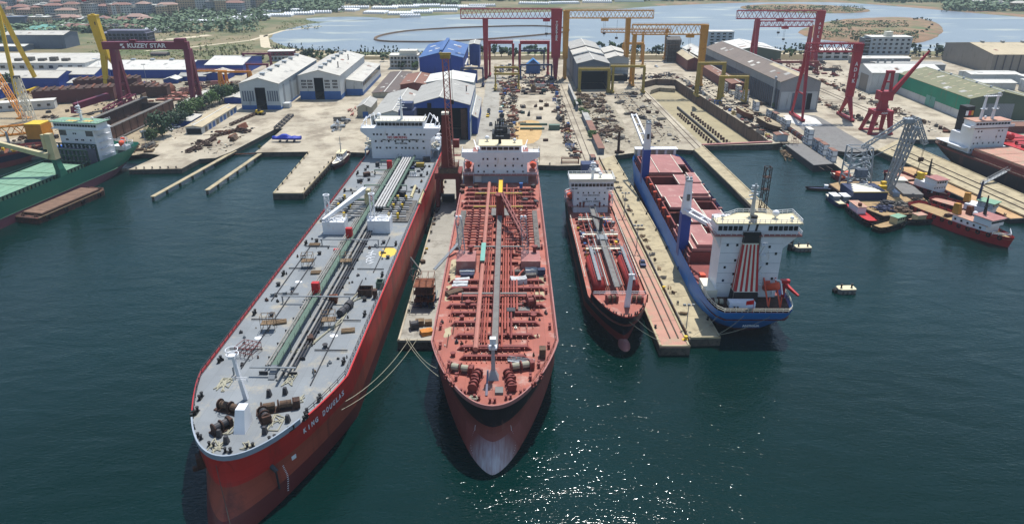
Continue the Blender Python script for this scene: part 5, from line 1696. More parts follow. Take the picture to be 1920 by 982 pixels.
for x in (-8.6,4.6):
	S.b(MB().bx(x,Ys - .04,19.2,x + 3.6,Ys + .1,21.6),'window_recess','junk_grey',sb)
for k in range(4):
	S.b(MB().bx(8.6,Ys + 2,10 + k * 3,10.0,Ys + 9,10.15 + k * 3).rail([(10,Ys + 2,10.15 + k * 3),(10,Ys + 9,10.15 + k * 3)],1,.05,1.5),'balcony','white',sb)
radar_mast(S,1,Ys + 4,25.3,7,'white',sb,yard=3.5)
dome(S,5.5,Ys + 5,25.3,.6,sb)
fnl = S.b(MB().bx(-3,Ys + 12,D5,3,Ys + 17,20),'funnel','green_hull',sb)
lb_ = lifeboat(S,6.5,Ys + 19,D5 + 2.5,.4,'orange',7,sb)
S.b(MB().rail([(9,LG - 12,D5 + 1.6),(8.6,LG - 4,D5 + 1.6),(6,LG - .6,D5 + 1.6),(-6,LG - .6,D5 + 1.6)],1.2,.06,1.5,3),'railing','white',sb)
S.b(MB().bx(1,LG - 9,D5 - .2,8,LG - 5,D5 + 1.8),'winch_house','white',sb)
# brown deck barge alongside it
S = Rig('deck_barge','brown plank-decked barge lying alongside the green container ship','barge',(-185.0,257.0,0),-.22)
S.b(MB().prism([(-5.6,0),(5.4,0),(5.6,34),(3,37),(-3,37),(-5.6,34)],-1,2.2),'hull','barge_side')
for k in range(10):
	y = 3.2 + k * 3.0
	S.b(MB().bx(-4.6,y,2.9,4.0,y + 2.86,3.15),'plank_panel','barge_plank')
S.b(MB().bx(-4.9,2.9,2.2,4.3,33.4,2.9),'hatch_coaming','rust_dark')
for x in (-5.4,5.3):
	S.b(MB().bx(x - .2,.2,2.2,x + .2,34,2.5),'gunwale','timber')
for y in (1.4,35):
	for x in (-3,3):
		bitts(S,S.o,(x,y,2.2),0,'rust_dark',.8)
tyre_me = MB().ring((0,0,0),.55,.22,'x').mesh('tyre_fender')
tyre_me.materials.append(MAT['tyre'])
for y in (4,13,22,31):
	inst(tyre_me,'tyre_fender',S.o,(5.75,y,1.3),0,1.3)
# red and blue ship at the very left edge
zbands('hull_lf',[(2.6,(34,40,66)),(5.4,(150,66,60))],(150,70,66),.6,var=.15,scale=.2)
S = Rig('supply_vessel','red and navy ship with yellow gear on deck at the left edge','ship',(-242,357,0),.62)
# its bow points right and away, stern out of frame; local y runs aft (left, towards us)
S.o.rotation_euler = (0,0,math.pi - .62)
S.m = Matrix.Translation(V3((-233,352,0))) @ Matrix.Rotation(math.pi - .62,4,'Z')
S.o.location = (-233,352,0)
S.i = S.m.inverted()
h,out,rows = hull(S,15,[(-2,3,18,1.1,.8,68,12,.3),(0,3,17,1.1,.75,69,12,.3),(3,1.6,15,1.1,.66,70,10,.5),(6.4,0,13,1.1,.55,70,8,.7)],'hull_lf','rust',5.2)
rnd = random.Random(21)
for i in range(34):
	x,y = rnd.uniform(-5,5),rnd.uniform(5,34)
	if abs(x) > 1.2 + y * .3:
		continue
	S.b(MB().box(x,y,5.9,rnd.uniform(.8,2),rnd.uniform(.8,2),1.4,rnd.random()).tube((x,y,5.2),(x,y,7.2),.3,.3,6),'deck_gear',rnd.choice(('yellow','junk_grey','steel_dark','junk_brown','yellow')))
S.b(MB().taper((-1,16,5.2),(-1,16,15),1.2,1.2,.7,.7),'mast','galv')
# pale pontoon with blue cabins
S = Rig('work_pontoon','pale flat pontoon with a blue site cabin row left of the green ship','pontoon',(-232,350,0),.66)
S.b(MB().bx(-13,-4.5,-.8,13,4.5,1.1),'hull','grey_lead')
S.b(MB().bx(-12.8,-4.3,1.1,12.8,4.3,1.2),'deck','concrete')
for k in range(4):
	c = S.b(MB().bx(2.2 + k * 2.1,-1.4,1.2,4.2 + k * 2.1,1.4,4.0),'cabin',('blue_paint','blue_paint','blue_bright','wall_slate')[k])
	S.b(MB().bx(2.7 + k * 2.1,-1.5,1.4,3.6 + k * 2.1,-1.4,3.2),'door','wall_white',c)
for x in (-10,-5,0):
	bitts(S,S.o,(x,-3.6,1.2),0,'black',.7)
# ================================================================= dark bulk carrier on the right
zbands('hull_bk',[(6.2,(110,44,44))],(46,38,40),.7,var=.25,dirt=(96,60,50),amt=.4,streak=5,scale=.2)
S = Rig('bulk_carrier','dark hulled bulk carrier with white bridge house at the right edge','cargo ship',(238.2,231,0),.158)
LK,D6 = 124.0,7.0
h,out,rows = hull(S,23,[(-2,2,30,1.1,.8,LK - 14,26,.1),(0,2,28,1.1,.75,LK - 10,24,.2),(3.4,2,25,1.1,.66,LK - 4,20,.45),(D6,.5,22,1.1,.55,LK,15,.62)],'hull_bk','rust_dark')
edge_rail(S,rows,D6,.3,'beam_red',25,98,1.1,.06,2.2)
S.b(MB().bx(-9.6,62,D6,9.6,97,D6 + 2.6),'hatch_coaming','beam_red')
for k in range(3):
	S.b(MB().bx(-9.2,63 + k * 11.4,D6 + 2.6,9.2,74 + k * 11.4,D6 + 3.6),'hatch_cover','slab_pink')
S.b(MB().bx(-9.6,24,D6,9.6,58,D6 + 2.6),'hatch_coaming','beam_red')
for k in range(3):
	S.b(MB().bx(-9.2,25 + k * 11.2,D6 + 2.6,9.2,36 + k * 11.2,D6 + 3.6),'hatch_cover','slab_pink')
Yk = 100.0
sb = S.b(MB().bx(-8.8,Yk,D6,8.8,Yk + 8,19.2),'superstructure','white')
S.b(MB().bx(-8.8,Yk + 8,D6,4,Yk + 14,15),'after_house','white',sb)
S.b(MB().bx(-11.2,Yk + 1,D6 + 2.2,11.2,Yk + 20,D6 + 2.5),'boat_deck','white',sb)
S.b(MB().bx(-11.4,Yk - .4,19.2,11.4,Yk + 5,19.5).bx(-11.4,Yk - .4,19.5,11.4,Yk - .2,20.4),'bridge_wing','white',sb)
S.b(MB().bx(-9.2,Yk - .2,19.5,9.2,Yk + 7,22.0),'wheelhouse','white',sb)
S.b(MB().bx(-9.6,Yk - .5,22,9.6,Yk + 7.5,22.25),'wheelhouse_roof','slab_pink',sb)
S.b(MB().bx(-8.9,Yk - .45,18.7,8.9,Yk - .05,18.9),'painted_line','beam_red',sb)
pane_row(S,sb,[-8 + k * 1.6 for k in range(11)],Yk - .2,20.9,1.2,.9)
for z,xs in ((17.4,(-6.4,-4.8,4.2,6)),(14.6,(-6.8,-5,3.6,5.8)),(11.8,(-7.4,-5.4,-2.6,.6,3,5.6)),(8.8,(-8,-6.6,-4.4,-1.6,2,2.8,6.8))):
	pane_row(S,sb,xs,Yk,z,.55,.75)
for x in (-3.6,2.4):
	m_ = S.b(MB().taper((x,Yk + 4,22.2),(x + .3,Yk + 4,33),1.0,1.0,.7,.7),'mast','white',sb)
	S.b(MB().box(x,Yk + 3.6,27,2.2,2,.2).rail([(x - 1.1,Yk + 2.7,27),(x + 1.1,Yk + 2.7,27)],.8,.06,1),'mast_platform','white',m_)
S.b(MB().bx(-4.6,Yk + 3.4,32.6,3.8,Yk + 4.6,32.9).rail([(-4.6,Yk + 3.4,32.9),(3.8,Yk + 3.4,32.9)],.9,.06,1).box(2.8,Yk + 4,34.2,1.6,.4,.4),'mast_bridge','white',sb)
dome(S,-1.2,Yk + 4,22.2,.6,sb)
fn = S.b(MB().taper((-3,Yk + 13.5,D6 + 2),(-3.6,Yk + 13.5,26.5),4.5,5.5,4.2,5.0),'funnel','black',sb)
S.b(MB().bx(-5.9,Yk + 10.8,22.4,-4.6,Yk + 10.95,24.6),'funnel_mark','white',fn)
S.b(MB().bx(-4.55,Yk + 10.8,22.4,-3.1,Yk + 10.95,24.6),'funnel_mark','red',fn)
S.b(MB().bx(-3.05,Yk + 10.8,22.4,-1.9,Yk + 10.95,24.6),'funnel_mark','crane_ochre',fn)
for i in range(14):
	x,y = rnd.uniform(-8,2),Yk + rnd.uniform(15,22)
	S.b(MB().box(x,y,D6 + .8,rnd.uniform(.6,2),rnd.uniform(.6,2),1.5,rnd.random()).tube((x,y,D6),(x,y,D6 + 2.2),.35,.35,8),'deck_gear',rnd.choice(('junk_brown','white_warm','rust','slab_pink')))
gw = MB().bx(-.8,-9,0,.8,9,.2).rail([(-.8,-9,.2),(-.8,9,.2)],1,.05,2).rail([(.8,-9,.2),(.8,9,.2)],1,.05,2)
gw.v = [(x,y,z + (y + 9) * .28) for x,y,z in gw.v]
solo('gangway','grey gangway from the wide rail pier up to the dark bulk carrier','gangway',gw,'steel_grey',(210.6,300,2.6),-1.15)
S = Rig('product_tanker','bright red decked ship behind the dark bulk carrier, cut by the frame','tanker',(268,250,0),.158)
h,out,rows = hull(S,22,[(-2,2,30,1.1,.8,118,26,.1),(0,2,28,1.1,.75,120,24,.2),(7,.5,22,1.1,.55,126,15,.62)],'hull_bk','red')
S.b(MB().ball((-4,104,9),2.2,12,8),'deck_tank','red',None,True)
for y in range(40,112,6):
	S.b(MB().tube((-9,y,7.8),(9,y,7.8),.3,.3,7),'deck_pipe','beam_red')
	S.b(MB().bx(-8 + (y % 4),y + 2,7,-6,y + 4,8.4),'deck_box','beam_red')
# ================================================================= tugs and small craft
def tug(name,label,cat,stern,bow,B,hullm,deckm,z=2.2,house=None,bul=1.0,funnel=None,mast=None,tyres=True):
	a,b = V3((stern[0],stern[1],0)),V3((bow[0],bow[1],0))
	L_ = (b - a).length
	d = (a - b).normalized()
	rz = math.atan2(d.y,d.x) - math.pi / 2
	s = Rig(name,label,cat,tuple(b),rz)
	hh,oo,rr = hull(s,B,[(-1.2,1.5,L_ * .45,1.2,.75,L_ - 2,L_ * .3,.4),(0,1.0,L_ * .42,1.2,.7,L_ - 1,L_ * .3,.5),(z + bul,0,L_ * .36,1.2,.55,L_,L_ * .25,.6)],hullm,deckm,z)
	n = int(L_ / 3.2)
	if tyres:
		tr = rr[-1][1]
		for sg in (-1,1):
			for k in range(1,n):
				y = k * L_ / n
				x = side_at(y,rr,z + bul * .3)
				inst(tyre_me,'tyre_fender',s.o,(sg * (x + .12),y,z + bul * .1),0,.9 if B < 6 else 1.15)
	s.L = L_
	return s
T = tug('tugboat','large red tug with long white deckhouse and orange funnel, nearest the camera','tug',(159.5,270.5),(175.4,232.5),10.2,mat('tug_red',(176,38,42),.5,var=.12,scale=.3,dirt=(120,40,40),amt=.3,streak=4),'wood_deck',3.0)
k = T.L
hs = T.b(MB().bx(-3.6,k * .2,3.0,3.6,k * .52,5.8),'deckhouse','white')
T.b(MB().bx(-3.4,k * .17,5.8,3.4,k * .33,8.3),'wheelhouse','white',hs)
T.b(MB().bx(-3.8,k * .155,8.3,3.8,k * .345,8.55),'wheelhouse_roof','hatch_red',hs)
T.b(MB().bx(-3.9,k * .19,5.8,3.9,k * .56,5.95),'boat_deck','slab_pink',hs)
pane_row(T,hs,[-2.9 + q * .83 for q in range(8)],k * .17,7.4,.62,.7)
for y in (.24,.3,.36,.42,.48):
	for sg in (-1,1):
		T.b(MB().bx(sg * 3.6 - .06,k * y,4.2,sg * 3.6 + .06,k * y + .8,5.0),'window','glass_dark',hs)
T.b(MB().taper((-1.8,k * .52,5.9),(-1.8,k * .53,9.8),2.0,2.6,1.5,2.0),'funnel','crane_ochre',hs)
T.b(MB().taper((1.8,k * .46,5.9),(1.8,k * .47,9.0),1.8,2.2,1.4,1.8),'funnel','rust',hs)
T.b(MB().taper((0,k * .30,8.5),(0,k * .31,15.5),.9,.9,.3,.3).box(0,k * .3,11.5,2.6,.3,.3),'mast','black',hs)
T.b(MB().ball((2.4,k * .42,6.7),1.0,8,6),'rubber_boat','white',hs)
T.b(MB().tube((-1.5,k * .62,3.6),(1.5,k * .62,3.6),.8,.8,10).bx(-2,k * .6,3,2,k * .64,3.3),'tow_winch','rust_dark')
T.b(MB().rail([(-4.6,k * .12,4.0),(0,k * .03,4.0),(4.6,k * .12,4.0)],1,.06,1.5),'railing','white')
T = tug('tugboat','red tug with white house and yellow funnel behind the grey barge','tug',(170.5,314),(179.2,280.0),9.2,mat('tug_maroon',(134,36,44),.55,var=.15,scale=.3,dirt=(90,30,36),amt=.3),'slab_pink',2.6)
k = T.L
hs = T.b(MB().bx(-3.2,k * .16,2.6,3.2,k * .46,5.6),'deckhouse','white')
T.b(MB().bx(-2.8,k * .14,5.6,2.8,k * .32,8.0),'wheelhouse','white',hs)
T.b(MB().bx(-3.1,k * .125,8.0,3.1,k * .335,8.25),'wheelhouse_roof','hatch_red',hs)
pane_row(T,hs,(-2.1,-.9,.3,1.5),k * .14,7.2,.8,.8)
pane_row(T,hs,(-2.4,-1.2,0,1.2,2.4),k * .16,4.6,.4,.5)
T.b(MB().box(-1.6,k * .44,7.0,1.8,2.4,2.8),'funnel','yellow',hs)
T.b(MB().box(1.6,k * .44,6.6,1.6,2.0,2.2),'funnel','yellow',hs)
T.b(MB().taper((0,k * .36,6),(0,k * .37,15.0),1.2,1.0,.3,.3).box(0,k * .36,12,3,.3,.3),'mast','black',hs)
T.b(MB().bx(-4.0,k * .6,2.6,4.0,k * .6 + .4,3.4),'tow_beam','rust_dark')
T = tug('tugboat','white topped tug with ochre funnel half hidden behind the large red tug','tug',(171,278),(186.5,255.5),8.4,'tug_maroon','slab_pink',2.4)
k = T.L
hs = T.b(MB().bx(-3,k * .16,2.4,3,k * .5,5.2),'deckhouse','white')
T.b(MB().bx(-2.6,k * .14,5.2,2.6,k * .34,7.4),'wheelhouse','wall_pale',hs)
T.b(MB().bx(-2.9,k * .12,7.4,2.9,k * .36,7.65),'wheelhouse_roof','green_hatch',hs)
pane_row(T,hs,(-1.8,-.6,.6,1.8),k * .14,6.6,.8,.8)
T.b(MB().taper((0,k * .52,5.2),(0,k * .53,8.6),1.8,2.2,1.4,1.8),'funnel','crane_ochre',hs)
T.b(MB().taper((0,k * .38,7),(0,k * .38,14.5),1.1,1.0,.4,.4).box(0,k * .37,11.5,2.2,.3,.3),'mast','navy',hs)
T = tug('work_launch','small red launch with black tyre fenders at the corner of the crane pontoon','launch',(136.0,253),(135.2,275),6.0,'black','red',1.5)
k = T.L
T.o.location = (135.4,275,0)
hs = T.b(MB().bx(-1.7,k * .22,1.5,1.7,k * .55,4.2),'cabin','white')
T.b(MB().bx(-2.0,k * .2,4.2,2.0,k * .57,4.4),'cabin_roof','slab_pink',hs)
pane_row(T,hs,(-1,0,1),k * .22,3.4,.6,.7)
for q in (.28,.38,.48):
	T.b(MB().bx(-1.76,k * q,3.0,-1.7,k * q + .9,3.8),'window','glass_dark',hs)
T.b(MB().box(.6,k * .5,5.0,1.0,1.2,1.2),'funnel','rust',hs)
T = tug('work_launch','tan decked launch with green topped cabin, nearest the open water','launch',(134.6,248.4),(150.0,256.8),5.4,'black','wood_deck',1.2)
k = T.L
hs = T.b(MB().bx(-1.6,k * .16,1.2,1.6,k * .42,3.8),'cabin','beige_steel')
T.b(MB().bx(-1.8,k * .14,3.8,1.8,k * .44,4.0),'cabin_roof','green_hatch',hs)
for q in (.2,.28,.36):
	for sg in (-1,1):
		T.b(MB().bx(sg * 1.6 - .05,k * q,2.8,sg * 1.6 + .05,k * q + .8,3.5),'window','glass_dark',hs)
T = tug('work_launch','pink decked launch between the tan launch and the large red tug','launch',(163.2,259.6),(149.8,256.0),5.0,'black','slab_pink',1.2)
k = T.L
hs = T.b(MB().bx(-1.5,k * .28,1.2,1.5,k * .56,3.4),'cabin','beige_steel')
T.b(MB().bx(-1.7,k * .26,3.4,1.7,k * .58,3.6),'cabin_roof','slab_pink',hs)
T = tug('work_launch','red rescue launch with orange tank beside the floating crane','launch',(150.5,303),(146.4,317.5),5.6,'tug_maroon','white_warm',1.3,tyres=False)
T.b(MB().ball((0,T.L * .62,3.0),1.9,10,8),'orange_tank','orange',None,True)
T.b(MB().bx(-1.2,T.L * .25,1.3,1.2,T.L * .45,3.0),'cabin','orange')
for i,(x0,y0,x1,y1,lab) in enumerate(((133.4,273.5,132.4,288.0,'left of two white motor boats beside the crane pontoon'),(137.2,273.0,136.6,287.5,'right of two white motor boats beside the crane pontoon'))):
	T = tug('motor_boat',lab,'boat',(x0,y0),(x1,y1),3.9,'navy','white_warm',1.2,bul=.5,tyres=False)
	k = T.L
	hs = T.b(MB().bx(-1.4,k * .3,1.2,1.4,k * .6,3.0),'cabin','wall_slate')
	T.b(MB().bx(-1.6,k * .28,3.0,1.6,k * .62,3.15),'cabin_roof','white',hs)
	pane_row(T,hs,(-.7,.7),k * .3,2.4,.9,.6)
	T.b(MB().bx(-1.3,k * .72,1.25,1.3,k * .92,1.5),'cockpit_sole','cream_deck')
T = tug('open_skiff','long low skiff with a tiny white cabin left of the floating crane','boat',(138,295.4),(126.8,297.4),2.6,'rust_dark','navy',.7,bul=.4,tyres=False)
hs = T.b(MB().bx(-.7,T.L * .7,.7,.7,T.L * .82,2.3),'cabin','white')
T.b(MB().bx(-.85,T.L * .69,2.3,.85,T.L * .83,2.4),'cabin_roof','white',hs)
T = tug('work_boat','small white and maroon workboat beside the concrete finger pier','boat',(-82.2,347),(-83.4,325.5),5.6,mat('boat_maroon',(96,36,44),.5),'white_warm',2.0,tyres=False)
k = T.L
hs = T.b(MB().bx(-1.7,k * .5,2.0,1.7,k * .8,4.8),'cabin','white')
T.b(MB().bx(-1.9,k * .48,4.8,1.9,k * .82,5.0),'cabin_roof','cream_deck',hs)
pane_row(T,hs,(-1,0,1),k * .5,4.0,.7,.8)
T.b(MB().beam((-1.6,k * .3,2.1),(1.4,k * .46,3.2),.4).beam((1.6,k * .3,2.1),(-1.4,k * .46,3.2),.4),'crossed_booms','white',hs)
T.b(MB().taper((0,k * .62,5),(0,k * .62,12.5),.5,.5,.15,.15).beam((-1,k * .62,9),(1,k * .62,9),.12),'mast','galv',hs)
# ================================================================= floating crane on its pontoon
S = Rig('floating_crane','grey lattice floating crane standing on its cluttered pontoon','floating crane',(150,284,0),0)
S.w(MB().prism([(137.5,299),(139.2,268),(143,259.5),(156,262),(163.5,276),(163,302.5),(144,302.5)],-1.2,1.8),'pontoon','rust_dark')
S.w(MB().prism([(138,298.6),(139.6,268.2),(143.2,260),(155.8,262.4),(163,276),(162.5,302),(144,302)],1.8,1.9),'pontoon_deck','wood_deck')
hb = S.w(MB().bx(138.6,277.5,1.9,152.5,290,5.2),'machinery_house','navy')
for k_ in range(4):
	S.w(MB().bx(139 + k_ * 1.0,278 + k_ * 2.8,5.2,150 - k_ * .4,280.5 + k_ * 2.8,5.45),'roof_panel','white_warm',hb)
S.w(MB().bx(138.5,277.3,5.2,152.6,277.7,5.5),'roof_edge','crane_khaki',hb)
bp = [V3(p) for p in ((143,293,1.9),(153,293,1.9),(153,301,1.9),(143,301,1.9))]
tp = [V3(p) for p in ((142.6,294.5,19),(151.5,294.5,19),(151.5,299.5,19),(142.6,299.5,19))]
tw = MB()
for a,b in zip(bp,tp):
	tw.beam(a,b,.5)
for f in (.25,.5,.75,1.0):
	ring = [a.lerp(b,f) for a,b in zip(bp,tp)]
	for i in range(4):
		tw.beam(ring[i],ring[(i + 1) % 4],.3)
		lo = [a.lerp(b,f - .25) for a,b in zip(bp,tp)]
		tw.beam(lo[i],ring[(i + 1) % 4],.24)
S.w(tw,'tower_frame','galv')
mh = MB()
rnd = random.Random(4)
for i in range(26):
	mh.box(rnd.uniform(144,152),rnd.uniform(294,300),rnd.uniform(2.5,14),rnd.uniform(.8,2.6),rnd.uniform(.8,2.2),rnd.uniform(.6,1.8),rnd.random())
S.w(mh,'winch_machinery','galv')
S.w(MB().box(148,293.6,8.5,4.5,3,3.2),'operator_cab','wall_slate')
S.w(MB().box(155,287.5,4.2,3.0,2.0,1.6).box(156,289,5.6,2,1.4,1.2),'counter_gear','yellow')
A1,A2 = V3((157.5,286,4)),V3((160.5,294,4))
P1,P2 = V3((161.6,284,30.5)),V3((161.8,290,31.5))
S.w(MB().truss(A1,P1,1.6,2.0,12,.26,.14),'main_boom','galv')
S.w(MB().truss(A2,P2,1.6,2.0,12,.26,.14),'main_boom','galv')
cb = MB()
for f in (.12,.3,.48,.66,.84,1):
	cb.beam(A1.lerp(P1,f),A2.lerp(P2,f),.3)
for f,g in ((.12,.3),(.3,.48),(.48,.66),(.66,.84),(.84,1)):
	cb.beam(A1.lerp(P1,f),A2.lerp(P2,g),.2).beam(A2.lerp(P2,f),A1.lerp(P1,g),.2)
S.w(cb,'boom_bracing','galv')
S.w(MB().truss((147,295,19.2),(159,288,32.4),1.8,1.4,11,.18,.1),'back_stay','galv')
S.w(MB().beam((151.5,299.5,18),(160,290.5,31.5),.35).beam((151.5,294.5,15),(159.4,287,24),.3),'tie_rod','galv')
S.w(MB().box(160.2,288.2,32.2,3.6,3.4,1.6).rail([(158.4,286.6,33),(162,286.6,33),(162,290,33)],1,.06,1),'boom_head','galv')
J = V3((167.2,285.5,23.4))
S.w(MB().truss((162,286,33.4),J,2.4,1.6,8,.2,.11),'fly_jib','galv')
S.w(MB().beam((159.4,287,32),J + V3((-.6,0,0)),.25),'jib_tie','galv')
S.w(MB().tube(J,J + V3((-.2,0,-6)),.08,.08,5).tube(J + V3((.5,0,0)),J + V3((.2,0,-6)),.08,.08,5).box(J.x,J.y,J.z - 6.6,1.8,1.0,1.6).tube(J + V3((0,0,-7)),J + V3((-.6,0,-13)),.12,.12,6).box(J.x - .6,J.y,J.z - 13.2,.9,.6,.9),'hook_block','rust_dark')
# clutter on and beside the pontoon
def heap(seed,n,w_,d_,zmax,smin=.4,smax=1.8,long=.3):
	r_ = random.Random(seed)
	mb = MB()
	for i in range(n):
		x,y = r_.gauss(0,w_ / 4),r_.gauss(0,d_ / 4)
		x,y = max(-w_ / 2,min(w_ / 2,x)),max(-d_ / 2,min(d_ / 2,y))
		k_ = max(.1,1 - (abs(x) / w_ + abs(y) / d_))
		z = r_.uniform(.1,max(.25,zmax * k_))
		if r_.random() < long:
			a = r_.uniform(0,math.pi)
			l_ = r_.uniform(1.5,4)
			mb.beam((x - math.cos(a) * l_ / 2,y - math.sin(a) * l_ / 2,z),(x + math.cos(a) * l_ / 2,y + math.sin(a) * l_ / 2,z + r_.uniform(-.3,.4)),r_.uniform(.15,.4))
		else:
			mb.box(x,y,z,r_.uniform(smin,smax),r_.uniform(smin,smax),r_.uniform(smin * .6,smax * .7),r_.uniform(0,3))
	return mb
for i,(x,y,m,lab) in enumerate(((150,272,'steel_dark','dark tangle of gear before the navy crane house'),(146,267,'tarp_navy','navy sheeted gear on the crane pontoon corner'),(155,270,'junk_grey','pale heap of parts on the crane pontoon, right side'),(152,265.5,'junk_brown','brown scrap heap near the pontoon front edge'))):
	solo('scrap_heap',lab,'scrap',heap(40 + i,46,8,6,1.8),m,(x,y,1.92))
S = Rig('flat_barge','flat barge with grey sheeted cargo between the crane and the second tug','barge',(166,285,0),-.13)
S.b(MB().bx(-4.6,-22,-1,4.6,20,1.3),'hull','rust_dark')
S.b(MB().bx(-4.4,-21.8,1.3,4.4,19.8,1.4),'deck','wood_deck')
S.b(MB().prism([(-4,-3),(4,-3),(4,12),(-4,12)],1.4,3.0),'sheeted_cargo','grey_lead')
S.b(MB().bx(-3.6,13,1.4,3.4,18.6,3.8),'barge_cabin','white_warm')
S.b(MB().bx(-8.2,-4,1.0,-5.6,9,3.6),'long_container','grey_blue')
solo('scrap_heap','brown and yellow scrap heap on the flat barge','scrap',heap(55,40,6,8,1.5),'junk_brown',(165,276,1.42))
solo('pump_set','small yellow machine on the flat barge','machine',MB().bx(-1.1,-.7,0,1.1,.7,.3).bx(-.9,-.6,.3,.6,.6,1.4).tube((.6,0,.8),(1.2,0,.8),.4,.4,8),'yellow',(166.8,271,1.42),.4)
S = Rig('flat_barge','long tan surfaced barge lying against the wide rail pier','barge',(190.2,291,0),.17)
S.b(MB().prism([(-6.2,-34),(4.4,-34),(5.2,33),(-4.6,35),(-6.2,32)],-1,1.7),'hull','steel_dark')
S.b(MB().prism([(-5.8,-33.6),(4.0,-33.6),(4.8,32.6),(-4.5,34.5),(-5.8,31.8)],1.7,1.85),'deck',mat('barge_tan',(206,168,122),.95,var=.12,scale=.1,dirt=(176,138,98),amt=.5,dscale=.25))
for y in (-30,-10,12,30):
	bitts(S,S.o,(-5.2,y,1.85),R(90),'black',.7)
S = Rig('flat_barge','black steel barge moored beside the container row quay','barge',(144.6,342,0),0.03)
S.b(MB().prism([(-5.2,-19),(5.2,-17),(5.4,19),(-4.8,18)],-1,3.0),'hull','steel_dark')
S.b(MB().prism([(-5.0,-18.8),(5.0,-16.8),(5.2,18.8),(-4.6,17.8)],3.0,3.12),'deck','grey_lead')
S.b(scaffold(2.6,2.4,6,1,3,False),'access_tower','crane_brick').location = (0,17.5,3.1)
solo('raft','rotten timber raft with pipes beside the black barge','raft',heap(60,50,5,22,.9,.3,1.2,.7),'timber',(136.8,350,.3),-.15)
solo('work_float','small green machine float at the dry dock mouth','float',MB().bx(-2,-2,-.5,2,2,.9).bx(-1,-1,.9,.6,1,2.6).tube((1.4,0,.9),(1.4,0,3.8),.3,.3,8),'green_dark',(139.2,358.6,0))
# mooring dolphins in open water
for i,(x,y,lab) in enumerate(((101.4,231,'concrete mooring dolphin with two bollards close beside the blue cargo ship'),(102.8,198.6,'concrete mooring dolphin with two bollards alone in open water'))):
	S = Rig('mooring_dolphin',lab,'dolphin',(x,y,0),.04)
	S.b(MB().prism([(-2.8,-1),(-2,-1.6),(2.4,-1.6),(2.9,-1),(2.9,1),(2.4,1.6),(-2,1.6),(-2.8,1)],-.6,1.4),'concrete_cap','grey_lead')
	S.b(MB().prism([(-2.7,-.95),(-1.95,-1.5),(2.35,-1.5),(2.8,-.95),(2.8,.95),(2.35,1.5),(-1.95,1.5),(-2.7,.95)],1.4,1.5),'cap_top','cream_deck')
	for xx in (-1.5,1.7):
		S.b(MB().tube((xx,0,1.5),(xx,0,2.5),.26,.26,8).tube((xx,0,2.5),(xx,0,2.75),.42,.42,8),'bollard','black')
	for xx in (-1.4,0,1.4):
		S.b(MB().tube((xx,-1.7,-2),(xx,-1.7,.2),.3,.3,8),'pile','steel_dark')
		S.b(MB().box(xx,-1.66,.6,.5,.1,.35),'drain_hole','black')
	S.b(MB().tube((-3.1,-.8,.4),(-3.1,.8,.4),.75,.75,10),'rubber_fender','tyre')
	if i == 0:
		S.b(MB().tube((-4.4,.6,-1),(-4.3,.6,2.2),.75,.7,10).tube((-3.4,1.8,-1),(-3.3,1.8,3.6),.6,.6,10),'fender_pile','black')
# boat under its blue cover ashore
S = Rig('covered_boat','motor yacht wrapped in a bright blue cover on the quay','boat',(-117.4,368,GZ),0)
cov = MB()
n = 12
vs = []
for i in range(n + 1):
	t_ = i / n
	x = -7.4 + 15.0 * t_
	wd = 1.9 * (math.sin(math.pi * min(1,.05 + t_ * .62)) ** .6) if t_ < 1 else 1.6
	rg = 2.9 + (1.4 * math.exp(-((t_ - .42) / .13) ** 2)) + .2 * math.sin(i * 2.2)
	vs += [(x,-wd * .75,1.3 - .3 * (1 - t_) * 0),(x,-wd,2.3),(x,-wd * .4,rg * .95),(x,wd * .4,rg),(x,wd,2.3),(x,wd * .75,1.3)]
fs = []
for i in range(n):
	for j in range(6):
		fs.append((i * 6 + j,(i + 1) * 6 + j,(i + 1) * 6 + (j + 1) % 6,i * 6 + (j + 1) % 6))
fs += [(0,1,2,3,4,5),tuple(n * 6 + q for q in (5,4,3,2,1,0))]
cov.add(vs,fs)
S.b(cov,'cover','blue_tarp')
for x in (-3.6,0,3.8):
	S.b(MB().bx(x - .3,-1.5,0,x + .3,1.5,.5).beam((x,-1.3,.5),(x,-.9,1.5),.3).beam((x,1.3,.5),(x,.9,1.5),.3),'cradle','steel_dark')
# mooring lines
def line(label,a,b,sag=1.0,m='rope',r=.06):
	a,b = V3(a),V3(b)
	pts = [a.lerp(b,i / 10) - V3((0,0,sag * 4 * (i / 10) * (1 - i / 10))) for i in range(11)]
	tag(MB().path(pts,r,5).build('mooring_line',m),label,'rope')
line('upper mooring line from KING DOUGLAS bow to the pier end',G(648,752,13.2),(-27,166,2.9),2.0)
line('lower mooring line from KING DOUGLAS bow to the pier end',G(640,768,12.6),(-25,165.6,2.9),2.5)
line('left mooring line from the red tanker bow to the pier end',G(822,705,12.8),(-28.5,165.8,2.9),1.2)
line('right mooring line from the red tanker bow to the pier end',G(818,690,12.8),(-28,166.4,2.9),1.6)
line('upper bow line from the chemical tanker to the pink pier',(32.6,165.6,8.8),(39.3,167,2.9),.5)
line('lower bow line from the chemical tanker to the pink pier',(30.5,164.4,8.6),(39.2,164,2.9),.5)
line('left stern line from the blue cargo ship to the tan pier',(57.5,171.5,8.8),(48.5,167.2,2.9),.8)
line('middle stern line from the blue cargo ship to the tan pier corner',(62,168.4,8.6),(55.0,167.6,2.9),.6)
line('right stern line from the blue cargo ship to the tan pier corner',(70,168.6,8.6),(55.2,167.4,2.9),1.0)
line('slack line hanging from the KING DOUGLAS bow into the water',G(404,868,12.5),(-49.5,96.5,.2),.3,'rope_dark')
